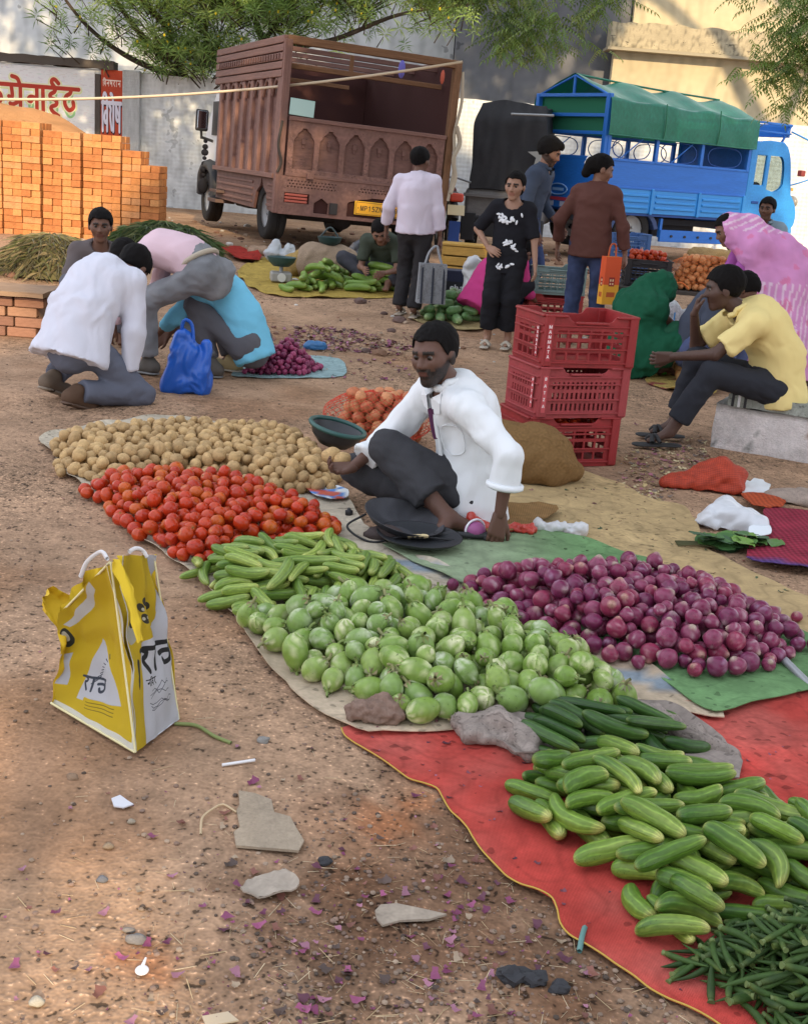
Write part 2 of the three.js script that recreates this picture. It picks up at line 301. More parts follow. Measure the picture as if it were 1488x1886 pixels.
function letters(c, list, x, y, w, h, lw, line = true) {
  c.lineCap = c.lineJoin = 'round'; c.lineWidth = lw; const x0 = x;
  for (const [g, a = 1] of list) {
    for (const s of GL[g]) { c.beginPath(); s.forEach(([u, v], i) => { const X = x + u * w * a, Y = y + v * h; if (!i) c.moveTo(X, Y); else { const p = s[i - 1]; c.quadraticCurveTo(x + p[0] * w * a, y + p[1] * h, x + (p[0] + u) / 2 * w * a, y + (p[1] + v) / 2 * h); if (i === s.length - 1) c.lineTo(X, Y); } }); c.stroke(); }
    x += w * a;
  }
  if (line) { c.beginPath(); c.moveTo(x0 - w * 0.05, y); c.lineTo(x, y); c.stroke(); }
}

// ---------- boundary wall and the buildings behind it ----------
const wallZ = -24.3;
{
  const white = new THREE.MeshStandardMaterial({ color: C(0.74, 0.77, 0.8), map: plaster(11, 0.75), roughness: 0.92, bumpMap: clothBump, bumpScale: 0.01 });
  const w = thing('boundary_wall', 'long whitewashed boundary wall with painted signs behind the brick stack', 'wall', [0, 0, wallZ]);
  const top = 2.74, face = (x0, x1, y0, y1, t, z = 0) => triUV(warp(tf(new THREE.BoxGeometry(x1 - x0, y1 - y0, t, Math.ceil((x1 - x0) * 4), 8, 1), (x0 + x1) / 2, (y0 + y1) / 2, z - t / 2), (x, y, q) => [x, y + (y > y1 - 0.01 ? 0.03 * ns(x * 1.7, 0, 3) + 0.02 * ns(x * 6, 0, 5) : 0), q + 0.02 * ns(x * 1.5, y * 1.5, 2)]), 0.2);
  obj('wall_face', face(-14, 15, -0.2, top, 0.25), white, w);
  obj('pillar', [rbox(0.34, 2.92, 0.12, -5.86, 1.32, 0.05, 0.02), rbox(0.34, 2.9, 0.12, 1.62, 1.3, 0.05, 0.02)], white, w);
  const dark = mat(0.1, 0.085, 0.075, 0.95);
  obj('coping', warp(tf(new THREE.BoxGeometry(8, 0.15, 0.34, 60, 2, 2), -10.2, top + 0.1, -0.08), (x, y, z) => [x, y + 0.03 * ns(x * 4, y * 6, z * 6), z + 0.03 * ns(x * 3, y * 5, 8)]), dark, w);
  obj('dark_strip', rbox(0.1, 1.9, 0.05, -6.52, 1.72, 0.025, 0.01), dark, w);
  const s1 = canvasTex(1024, 512, (c, W, H) => {
    c.fillStyle = '#dfe0e2'; c.fillRect(0, 0, W, H);
    const r = rng(5); for (let i = 0; i < 900; i++) { c.fillStyle = `rgba(${150 + r() * 60},${150 + r() * 50},${150 + r() * 50},.18)`; c.fillRect(r() * W, r() * H, 4 + r() * 40, 2 + r() * 8); }
    const t = [['ka', 0.8], ['dot', 0.35], ['gre'], ['na'], ['aa', 0.4], ['ii', 0.9], ['ta']];
    c.strokeStyle = '#d9dfa0'; letters(c, t, 60, 165, 150, 190, 66); c.strokeStyle = '#93c08a'; letters(c, t, 66, 215, 150, 190, 20, false); c.strokeStyle = '#e6dfc0'; letters(c, t, 60, 160, 150, 190, 52); c.strokeStyle = '#b03a2a'; letters(c, t, 60, 160, 150, 190, 34);
  });
  const s2 = canvasTex(512, 1024, (c, W, H) => {
    c.fillStyle = '#b5472e'; c.fillRect(0, 0, W, H);
    const r = rng(8); for (let i = 0; i < 700; i++) { c.fillStyle = `rgba(${120 + r() * 90},${40 + r() * 50},${20 + r() * 40},.25)`; c.fillRect(r() * W, r() * H, 4 + r() * 30, 3 + r() * 14); }
    c.strokeStyle = '#e9d9cf'; letters(c, [['vi'], ['na'], ['sha'], ['ra'], ['aa', 0.5], ['na']], 50, 110, 76, 60, 12);
    c.strokeStyle = '#3a2430'; letters(c, [['vi', 1.1], ['she'], ['sha', 1.1]], 44, 360, 140, 300, 62); c.strokeStyle = '#d8d6e6'; letters(c, [['vi', 1.1], ['she'], ['sha', 1.1]], 34, 350, 140, 300, 44);
    c.strokeStyle = '#d8d6e6'; letters(c, [['ta'], ['ii']], 190, 860, 90, 90, 14);
  });
  const sg = (name, x0, x1, y0, y1, t) => obj(name, tf(new THREE.BoxGeometry(x1 - x0, y1 - y0, 0.012), (x0 + x1) / 2, (y0 + y1) / 2, 0.026), new THREE.MeshStandardMaterial({ map: t, roughness: 0.9 }), w);
  sg('painted_sign', -8.75, -6.58, 1.55, top - 0.02, s1).userData.label = 'white painted sign panel with red lettering';
  sg('painted_sign', -6.46, -6.04, 1.0, top + 0.02, s2).userData.label = 'narrow red painted sign panel with white lettering';
}
{
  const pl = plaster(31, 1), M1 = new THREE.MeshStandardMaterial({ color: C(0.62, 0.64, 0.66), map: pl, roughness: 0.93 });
  const slab = (x0, x1, y0, y1, z0, z1, s = 0.12) => triUV(box(x1 - x0, y1 - y0, z1 - z0, (x0 + x1) / 2, (y0 + y1) / 2, (z0 + z1) / 2), s);
  const a = thing('white_building', 'tall plain pale plastered building wall behind the flowering tree', 'building', [0, 0, 0]);
  obj('wall', slab(-18, 0.3, 0, 9, -40, -29), M1, a); obj('plinth_band', slab(-18, 0.28, 3.0, 3.12, -29, -28.95), M1, a);
  const b = thing('grey_building', 'dark grey unpainted cement building wall between the two trucks', 'building', [0, 0, 0]);
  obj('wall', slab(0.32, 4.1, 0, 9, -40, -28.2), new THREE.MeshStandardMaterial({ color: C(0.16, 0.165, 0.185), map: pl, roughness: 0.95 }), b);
  obj('parapet_band', slab(0.32, 3.6, 8.8, 9.1, -40, -28.1), M1, b);
  const c = thing('yellow_building', 'stained cream yellow building wall with a ledge above the green tarpaulin', 'building', [0, 0, 0]);
  const Y = new THREE.MeshStandardMaterial({ color: C(0.58, 0.5, 0.34), map: plaster(41, 0.9), roughness: 0.92 });
  obj('wall', slab(4.12, 8.75, 0, 9, -36, -28), Y, c);
  obj('lower_wall', slab(3.75, 8.6, 0, 4.15, -28, -27.7), Y, c);
  obj('ledge', warp(tf(new THREE.BoxGeometry(5.2, 0.5, 0.6, 80, 3, 1), 6.2, 4.45, -27.72), (x, y, z) => [x, y + (y > 4.6 ? 0.06 * ns(x * 3, 1, 2) : 0), z + 0.02 * ns(x * 4, y * 5, 1)]), new THREE.MeshStandardMaterial({ color: C(0.46, 0.4, 0.28), map: rep(plaster(51, 1.6), 2, 0.4), roughness: 0.95 }), c);
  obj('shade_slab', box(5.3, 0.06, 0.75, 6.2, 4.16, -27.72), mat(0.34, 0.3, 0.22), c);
}

// ---------- brick stack and sand heap ----------
{
  const st = thing('brick_stack', 'large sunlit stack of loose orange bricks at the edge of the yard', 'brick stack', [0, 0, 0]);
  const g = [new THREE.ExtrudeGeometry(rectS(-0.107, -0.034, 0.107, 0.034), { depth: 0.1, bevelEnabled: true, bevelSize: 0.004, bevelThickness: 0.004, bevelSegments: 1 }).translate(0, 0, -0.05)];
  const bm = [[0.66, 0.29, 0.11], [0.62, 0.26, 0.095], [0.7, 0.33, 0.13], [0.54, 0.21, 0.08], [0.64, 0.31, 0.14]].map(c => mat(c[0], c[1], c[2], 0.95, { map: blotch }));
  const r = rng(77), hid = []; let front = 0;
  const z0 = -15.0, y0 = rise(z0) - 0.01, H = [17, 17, 17, 17, 16, 16, 14];
  for (let b = 0; b < 7; b++) {
    const bx = -6.64 + b * 0.484 + 0.006 * (b % 3), rows = H[b];
    for (let k = 0; k < rows; k++) for (let d = 0; d < 2; d++) {
      const y = y0 + 0.04 + k * 0.0795, stret = (k + b + d) % 3 !== 0 && (k * 7 + b * 3) % 5 !== 0, n = stret ? 2 : 4;
      for (let i = 0; i < n; i++) {
        if (b === 6 && k > rows - 3 && i >= n / 2) continue;
        const x = bx + (stret ? 0.115 + i * 0.231 : 0.058 + i * 0.1155) + (r() - 0.5) * 0.006, z = z0 - d * 0.24 - (stret ? 0.055 : 0.112) + (r() - 0.5) * 0.04;
        const add = (zz, show) => {
          const yaw = (stret ? 0 : PI / 2) + (r() - 0.5) * 0.05, m = bm[Math.floor(r() * 4.99)];
          if (show) { const o = new THREE.Mesh(g[0], m); o.name = 'brick'; o.position.set(x, y, zz); o.rotation.y = yaw; o.castShadow = o.receiveShadow = true; st.add(o); front++; }
          else hid.push(tf(g[0].clone(), x, y, zz, 0, yaw));
        };
        add(z, front < 298 && (d === 0 || k === rows - 1) && x > -5.9); if (stret) add(z - 0.115, false);
      }
    }
  }
  const hb = obj('inner_bricks', hid, bm[1], st); hb.userData.kind = 'stuff'; hb.userData.label = 'mass of further bricks behind the front rows';
  const sand = tf(new THREE.SphereGeometry(1, 64, 32, 0, 2 * PI, 0, PI / 2), 0, 0, 0);
  warp(sand, (x, y, z) => { const X = x * 2.35, Z = z * 1.25, Y = y * 1.62 + 0.06 * fbm(X * 2, 3, Z * 2) * (y > 0.05 ? 1 : 0); return [X - 6.0, Y + 0.24, Z - 16.55]; });
  paint(sand, (x, y, z) => { const k = 1 + 0.2 * fbm(x * 5, y * 5, z * 5); return [k, k, k]; });
  one('sand_heap', 'smooth heap of orange brown sand behind the bricks', 'sand heap', sand, mat(0.6, 0.31, 0.14, 0.97, { vertexColors: true, bumpMap: rep(soilBump, 3), bumpScale: 0.05 }));
}


// ---------- trees ----------
const leafMat = new THREE.MeshPhysicalMaterial({ color: 0xffffff, vertexColors: true, roughness: 0.75, transmission: 0.35, thickness: 0, side: THREE.DoubleSide });
const barkMat = mat(0.11, 0.085, 0.065, 0.95, { bumpMap: rep(soilBump, 3, 6), bumpScale: 0.03 });
// neem leaf: a drooping midrib with paired leaflets
const neemLeaf = (() => { const a = new Acc(), b = blade(0.075, 0.024, 0.25); for (let i = 0; i < 7; i++) { const t = 0.05 + i * 0.04; for (const s of [-1, 1]) a.add(b, M4(0, -0.3 * t * t, t, 0.2, s * 1.0, 0, 1 - 0.05 * i), [1, 1, 1]); } a.add(blade(0.08, 0.02), M4(0, -0.03, 0.3, 0.3, 0, 0), [1, 1, 1]); return a.geo(); })();
const bigLeaf = (() => { const a = new Acc(), b = blade(0.16, 0.065, 0.25); for (let i = 0; i < 4; i++) { const t = 0.06 + i * 0.1; for (const s of [-1, 1]) a.add(b, M4(0, -0.3 * t * t, t, 0.2, s * 1.0, 0, 1), [1, 1, 1]); } return a.geo(); })();
const clump = (() => { const a = new Acc(), b = blade(0.34, 0.15, 0.2); for (let i = 0; i < 4; i++) a.add(b, M4(0, 0, 0.05 * i, 0.2, i * 1.6 - 2.2, 0.3, 1), [1, 1, 1]); return a.geo(); })();
const whorl = (() => { const a = new Acc(), r = rng(4); for (let i = 0; i < 16; i++) a.add(blade(0.15, 0.013, 0.25), M4(0, i * 0.006, 0, -0.9 + 0.085 * (16 - i) * (0.6 + 0.6 * r()), i * 2.4, 0, 0.75 + 0.5 * r()), [1, 1, 1]); return a.geo(); })();
function limb(pts, r0, r1) {
  const c = new THREE.CatmullRomCurve3(pts.map(p => V(...p))), n = Math.max(6, pts.length * 5), g = new THREE.TubeGeometry(c, n, 1, 7);
  const p = g.attributes.position; let k = 0;
  for (let i = 0; i <= n; i++) { const q = c.getPointAt(i / n), r = lerp(r0, r1, i / n) * (1 + 0.12 * ns(i, r0 * 50, 0)); for (let j = 0; j <= 7; j++, k++) p.setXYZ(k, q.x + (p.getX(k) - q.x) * r, q.y + (p.getY(k) - q.y) * r, q.z + (p.getZ(k) - q.z) * r); }
  g.computeVertexNormals(); return g;
}
function crownOf(blobs, leaf, seed, cols, droop = 0.5, size = 1) {
  const r = rng(seed), a = new Acc(), twigs = [];
  for (const [x, y, z, rx, ry, rz, n] of blobs) for (let i = 0; i < n; i++) {
    const th = r() * 2 * PI, ph = Math.acos(2 * r() - 1), q = Math.pow(r(), 0.45), px = x + rx * q * Math.sin(ph) * Math.cos(th), py = y + ry * q * Math.cos(ph), pz = z + rz * q * Math.sin(ph) * Math.sin(th);
    if (fbm(px * 1.1, py * 1.1, pz * 1.1 + seed, 2) < -0.16) continue;
    const c = cols[Math.floor(r() * cols.length)], k = 0.8 + 0.4 * r();
    a.add(leaf, M4(px, py, pz, droop * (0.4 + r()), r() * 2 * PI, (r() - 0.5) * 0.8, size * (0.75 + 0.5 * r())), [c[0] * k, c[1] * k, c[2] * k]);
  }
  return a.geo();
}
const neemCols = [[0.15, 0.26, 0.045], [0.21, 0.34, 0.065], [0.26, 0.37, 0.08], [0.1, 0.18, 0.035], [0.29, 0.36, 0.09]];
function neem(label, trunk, limbs, blobs, seed, leaf = neemLeaf, size = 1, droop = 0.5) {
  const t = thing('neem_tree', label, 'tree', [0, 0, 0]);
  obj('trunk', trunk.map(([p, a, b]) => limb(p, a, b)), barkMat, t);
  const b = obj('branch', limbs.map(([p, a, c]) => limb(p, a, c)), barkMat, t);
  obj('crown', crownOf(blobs, leaf, seed, neemCols, droop, size), leafMat, t); return t;
}
// the tree at the side of the yard whose branches hang into the top of the picture
neem('big neem tree whose leafy branches hang over the trucks', [[[[6.4, 0.1, -10], [6.3, 1.6, -10.1], [6.0, 3.6, -10.4]], 0.36, 0.24]],
  [[[[6.0, 3.5, -10.4], [4.6, 4.9, -11.6], [3.0, 5.3, -13.2], [1.6, 4.5, -14.6], [0.6, 3.9, -15.2], [-0.2, 3.75, -15.3]], 0.17, 0.025], [[[1.6, 4.5, -14.6], [1.35, 4.0, -15], [1.3, 3.6, -15.1]], 0.04, 0.012], [[[1.0, 4.1, -15], [1.15, 3.72, -15.1], [1.0, 3.3, -15.2]], 0.035, 0.01],
    [[[6.0, 3.5, -10.4], [6.4, 5.4, -12], [6.2, 5.2, -14], [5.4, 4.0, -15.2]], 0.15, 0.03], [[[6.0, 3.5, -10.4], [4.0, 5.6, -8.6], [2.0, 6.4, -7.4]], 0.16, 0.04], [[[6.0, 3.5, -10.4], [7.4, 6, -9], [8.6, 7, -8]], 0.15, 0.04], [[[5.4, 4.0, -15.2], [5.1, 3.5, -15.4], [4.6, 3.2, -15.5]], 0.03, 0.008]],
  [[0.9, 3.85, -15.2, 1.5, 0.4, 0.5, 700], [-0.3, 3.7, -15.3, 1.0, 0.42, 0.4, 480], [0.95, 3.2, -15.2, 0.55, 0.45, 0.3, 230], [1.85, 3.4, -15.1, 0.4, 0.5, 0.3, 150], [2.0, 4.6, -14.6, 1.3, 0.45, 0.9, 300], [-1.3, 3.9, -15.4, 0.8, 0.35, 0.4, 200],
    [4.55, 3.6, -15.4, 0.6, 0.7, 0.5, 520], [5.1, 3.9, -15, 0.8, 0.9, 0.8, 560], [3.95, 3.15, -15.5, 0.45, 0.4, 0.3, 150], [3.7, 3.65, -15.4, 0.4, 0.4, 0.3, 130], [4.9, 2.9, -15.4, 0.35, 0.5, 0.3, 220], [4.3, 2.75, -15.5, 0.35, 0.35, 0.25, 90], [5.3, 3.1, -15.3, 0.4, 0.7, 0.4, 260]], 21);
neem('big neem tree whose crown shades the middle of the yard', [[[[7.2, 0, -6.2], [7.1, 1.8, -6.3], [6.4, 3.6, -6.6]], 0.33, 0.22]],
  [[[[6.4, 3.6, -6.6], [4.4, 5.4, -7.2], [2.2, 6.2, -7.6]], 0.18, 0.05], [[[6.4, 3.6, -6.6], [6.6, 6, -8], [6.4, 7.5, -9]], 0.16, 0.05], [[[4.4, 5.4, -7.2], [3.2, 6.4, -9.4]], 0.1, 0.03], [[[2.2, 6.2, -7.6], [0.6, 6.8, -9.2], [-1.6, 7.1, -10.2]], 0.06, 0.03]],
  [[2.6, 6.4, -7.0, 3.2, 1.5, 2.3, 1500], [5.8, 7.2, -8.5, 3, 1.8, 3, 1100], [2.4, 6.8, -10.2, 2.8, 1.5, 1.8, 1300], [5.5, 5.5, -5.6, 2.4, 1.2, 2, 600], [-1.5, 7.0, -10.2, 1.7, 1.0, 1.0, 750]], 22, clump, 1.1);
neem('wide neem tree behind the photographer shading the stalls', [[[[6.6, 0, 5.2], [6.5, 2.2, 5.2], [6.0, 4.4, 5]], 0.42, 0.28]],
  [[[[6.0, 4.4, 5], [4.2, 5.8, 4.6], [2.2, 6.3, 4.2]], 0.2, 0.05], [[[6.0, 4.4, 5], [7.6, 6.6, 4], [9, 7, 3]], 0.2, 0.05], [[[6.0, 4.4, 5], [5.6, 7, 6], [5, 8.6, 6]], 0.2, 0.05], [[[4.2, 5.8, 4.6], [3, 7.4, 4.8]], 0.1, 0.04]],
  [[2.5, 4.9, 4.2, 3.0, 1.4, 2.2, 2400], [3.0, 7.0, 4.6, 2.9, 1.9, 2.4, 2600], [6.5, 6.8, 4.6, 3.2, 2.6, 2.8, 1800], [2.65, 3.4, 3.4, 2.35, 1.0, 1.6, 1800], [6.4, 3.9, 3.4, 2.0, 0.9, 1.6, 500], [2.7, 9.3, 5.2, 2.2, 1.0, 2, 900]], 23, clump, 1.2);
neem('neem tree standing near the brick stack with its crown above the wall', [[[[-10.6, 0.2, -17.4], [-10.5, 2, -17.4], [-9.6, 4, -17.8]], 0.3, 0.2]],
  [[[[-9.6, 4, -17.8], [-7.4, 5.4, -18.2], [-4.2, 5.6, -18.4]], 0.15, 0.04], [[[-9.6, 4, -17.8], [-10.6, 6.4, -18.4]], 0.14, 0.05]],
  [[-4.6, 5.3, -18.4, 3.0, 1.0, 1.4, 1500], [-8.4, 5.9, -18.2, 2.4, 1.3, 1.8, 800], [-1.4, 6.0, -18.6, 2.4, 0.9, 1.4, 500]], 24, clump, 0.8);
neem('tall neem tree beside the blue carrier with its crown high above the grey wall', [[[[10.4, 0.3, -19.6], [10.2, 3, -19.6], [9.2, 6, -19.8]], 0.34, 0.24]],
  [[[[9.2, 6, -19.8], [6.6, 8.6, -20.2], [3.0, 9.4, -20.4], [0.4, 9.6, -20.4]], 0.18, 0.05], [[[9.2, 6, -19.8], [10.2, 9, -20]], 0.16, 0.05]],
  [[3.4, 9.2, -20.4, 2.4, 2.8, 1.4, 2600], [0.4, 9.2, -20.4, 2.6, 2.6, 1.4, 2300], [10.4, 9.6, -20, 2, 1.6, 1.6, 500]], 25, clump, 1.0);
neem('tall neem tree beyond the brick stack with its crown above the pale building', [[[[-12.4, 0.3, -20.4], [-12.2, 3, -20.4], [-11, 6, -20.4]], 0.34, 0.24]],
  [[[[-11, 6, -20.4], [-8.6, 8.4, -20.4], [-4, 9.2, -20.4], [-2, 9.4, -20.4]], 0.18, 0.05]],
  [[-3.0, 9.2, -20.4, 2.4, 2.4, 1.4, 1400], [-7.0, 9.0, -20.4, 2.6, 2.2, 1.4, 1200]], 26, clump, 1.0);
{ // yellow oleander growing from behind the wall, over the truck
  const t = thing('yellow_oleander_tree', 'yellow flowering oleander tree leaning over the white wall beside the brown truck', 'tree', [0, 0, 0]);
  const B = [[-5.2, 0, -24.9], [-5.1, 1.6, -24.85], [-4.9, 2.7, -24.7]];
  obj('trunk', [limb(B, 0.13, 0.09), limb([[-4.5, 0, -24.95], [-4.4, 1.8, -24.9], [-4.2, 2.8, -24.7]], 0.1, 0.07)], barkMat, t);
  const ends = [], L = [[[-4.9, 2.7, -24.7], [-5.7, 3.4, -24.5], [-6.5, 4.3, -24.3], [-7.6, 5.0, -24.1]], [[-4.9, 2.7, -24.7], [-5.2, 3.6, -24.4], [-5.1, 4.9, -24.2]], [[-4.2, 2.8, -24.7], [-4.5, 3.6, -24.4], [-4.0, 4.9, -24.2]], [[-4.2, 2.8, -24.7], [-3.4, 3.5, -24.4], [-2.7, 4.3, -24.2], [-1.4, 4.9, -24]], [[-4.2, 2.8, -24.7], [-3.2, 3.3, -24.3], [-2.0, 3.6, -24], [-0.8, 4.1, -23.8], [0.6, 4.4, -23.8]], [[-4.9, 2.7, -24.7], [-5.9, 3.0, -24.3], [-6.7, 3.5, -24.2], [-7.4, 4.3, -24.1]], [[-5.2, 3.6, -24.4], [-5.8, 4.2, -24.2], [-6.0, 5, -24.1]], [[-3.4, 3.5, -24.4], [-3.6, 4.2, -24.1], [-3.2, 5, -24]]];
  obj('branch', L.map((p, i) => limb(p, 0.07, 0.02)), barkMat, t);
  const r = rng(91), lf = new Acc(), fl = new Acc(), tw = [];
  const spots = [];
  for (const p of L) { const c = new THREE.CatmullRomCurve3(p.map(q => V(...q))); for (let i = 0; i < 44; i++) { const u = 0.25 + 0.75 * Math.sqrt(r()), q = c.getPoint(u); spots.push([q.x, q.y, q.z, 0.8]); } }
  for (const [x, y, n, s] of [[-5.2, 3.3, 120, 0.6], [-4.4, 3.2, 120, 0.6], [-4.2, 4.2, 200, 0.95], [-5.4, 4.4, 200, 1.0], [-6.6, 4.6, 120, 0.9], [-3.0, 4.1, 160, 0.8], [-1.6, 4.5, 160, 0.8], [-0.2, 4.5, 70, 0.7], [-3.3, 3.2, 40, 0.45], [-2.4, 4.8, 70, 0.7]]) for (let i = 0; i < n; i++) spots.push([x, y, -24.2, s]);
  for (const [x, y, z, s] of spots) {
    const px = x + (r() + r() - 1) * s * 1.1, py = Math.max(2.75, y + (r() + r() - 1) * s * 0.8 - 0.1), pz = z + (r() + r() - 1) * 0.8, k = 0.8 + 0.5 * r();
    const c = [[0.19, 0.31, 0.06], [0.26, 0.4, 0.1], [0.14, 0.25, 0.06], [0.32, 0.44, 0.12]][Math.floor(r() * 4)];
    lf.add(whorl, M4(px, py, pz, (r() - 0.5) * 1.6, r() * 6.3, (r() - 0.5) * 1.6, 0.9 + 0.6 * r()), [c[0] * k, c[1] * k, c[2] * k]);
    if (r() < 0.13) { const f = blade(0.06, 0.035, -0.3); for (let j = 0; j < 5; j++) fl.add(f, M4(px, py + 0.04, pz + 0.08, -1.0, j * 1.257, 0, 1), [0.75, 0.6, 0.03]); }
    if (r() < 0.5) tw.push(bar([px, py, pz], [lerp(px, x, 0.6), py - 0.2, lerp(pz, z, 0.6)], 0.008, 0.012, 4));
  }
  obj('twigs', tw, barkMat, t).userData.kind = 'stuff'; obj('crown', lf.geo(), leafMat, t);
  const f = obj('flowers', fl.geo(), mat(1, 1, 1, 0.7, { vertexColors: true }), t); f.userData.label = 'small yellow trumpet flowers'; f.userData.kind = 'stuff';
}
{ // far tree past the end of the yellow building
  const t = thing('distant_tree', 'small distant green tree beyond the end of the yellow building', 'tree', [0, 0, 0]);
  obj('trunk', limb([[14.6, 0, -42], [14.6, 2.4, -42]], 0.2, 0.12), barkMat, t);
  obj('crown', crownOf([[14.6, 3.4, -42, 1.6, 1.2, 1.4, 500]], bigLeaf, 61, neemCols), leafMat, t);
}


// ---------- vehicles ----------
const rubber = mat(0.035, 0.034, 0.034, 0.9, { bumpMap: rep(soilBump, 4), bumpScale: 0.006 }), steel = mat(0.32, 0.33, 0.34, 0.55, { metalness: 0.4 }), black = mat(0.025, 0.025, 0.028, 0.6);
const glassM = new THREE.MeshPhysicalMaterial({ color: C(0.8, 0.85, 0.85), roughness: 0.05, transmission: 1, thickness: 0, side: THREE.DoubleSide });
function wheel(parent, x, y, z, R, w, axis = 'x', rimMat = steel) {
  const g = new THREE.Group(); g.name = 'wheel'; g.position.set(x, y, z); if (axis === 'z') g.rotation.y = PI / 2; parent.add(g);
  const tyre = lathe([[R * 0.6, -w * 0.36], [R * 0.62, -w * 0.46], [R * 0.85, -w * 0.5], [R * 0.95, -w * 0.46], [R, -w * 0.34], [R, -w * 0.1], [R * 0.975, -w * 0.09], [R * 0.975, -w * 0.03], [R, -w * 0.02], [R, w * 0.02], [R * 0.975, w * 0.03], [R * 0.975, w * 0.09], [R, w * 0.1], [R, w * 0.34], [R * 0.95, w * 0.46], [R * 0.85, w * 0.5], [R * 0.62, w * 0.46], [R * 0.6, w * 0.36]], 36).rotateZ(PI / 2);
  obj('tyre', tyre, rubber, g);
  const rim = [lathe([[0, -0.02], [R * 0.3, -0.02], [R * 0.42, -w * 0.2], [R * 0.55, -w * 0.24], [R * 0.62, -w * 0.4], [R * 0.62, w * 0.4], [R * 0.55, w * 0.24], [R * 0.42, w * 0.2], [R * 0.3, 0.02], [0, 0.02]], 24).rotateZ(PI / 2)];
  for (let i = 0; i < 6; i++) rim.push(bar([-w * 0.26, Math.cos(i * PI / 3) * R * 0.2, Math.sin(i * PI / 3) * R * 0.2], [w * 0.26, Math.cos(i * PI / 3) * R * 0.2, Math.sin(i * PI / 3) * R * 0.2], R * 0.05, R * 0.05, 6));
  obj('rim', rim, rimMat, g); return g;
}
function plate(shape, holes, t, bevel = 0.004) { for (const h of holes) shape.holes.push(h); return new THREE.ExtrudeGeometry(shape, { depth: t, bevelEnabled: bevel > 0, bevelSize: bevel, bevelThickness: bevel, bevelSegments: 1, curveSegments: 5 }); }
function archP(x, y, w, h, P = THREE.Path) { // cusped arch
  const s = new P(), q = w / 2; s.moveTo(x - q, y); s.lineTo(x - q, y + h * 0.62); s.quadraticCurveTo(x - q * 0.98, y + h * 0.75, x - q * 0.72, y + h * 0.8); s.lineTo(x - q * 0.62, y + h * 0.88); s.quadraticCurveTo(x - q * 0.3, y + h * 0.93, x - q * 0.22, y + h); s.lineTo(x + q * 0.22, y + h); s.quadraticCurveTo(x + q * 0.3, y + h * 0.93, x + q * 0.62, y + h * 0.88); s.lineTo(x + q * 0.72, y + h * 0.8); s.quadraticCurveTo(x + q * 0.98, y + h * 0.75, x + q, y + h * 0.62); s.lineTo(x + q, y); s.closePath(); return s;
}
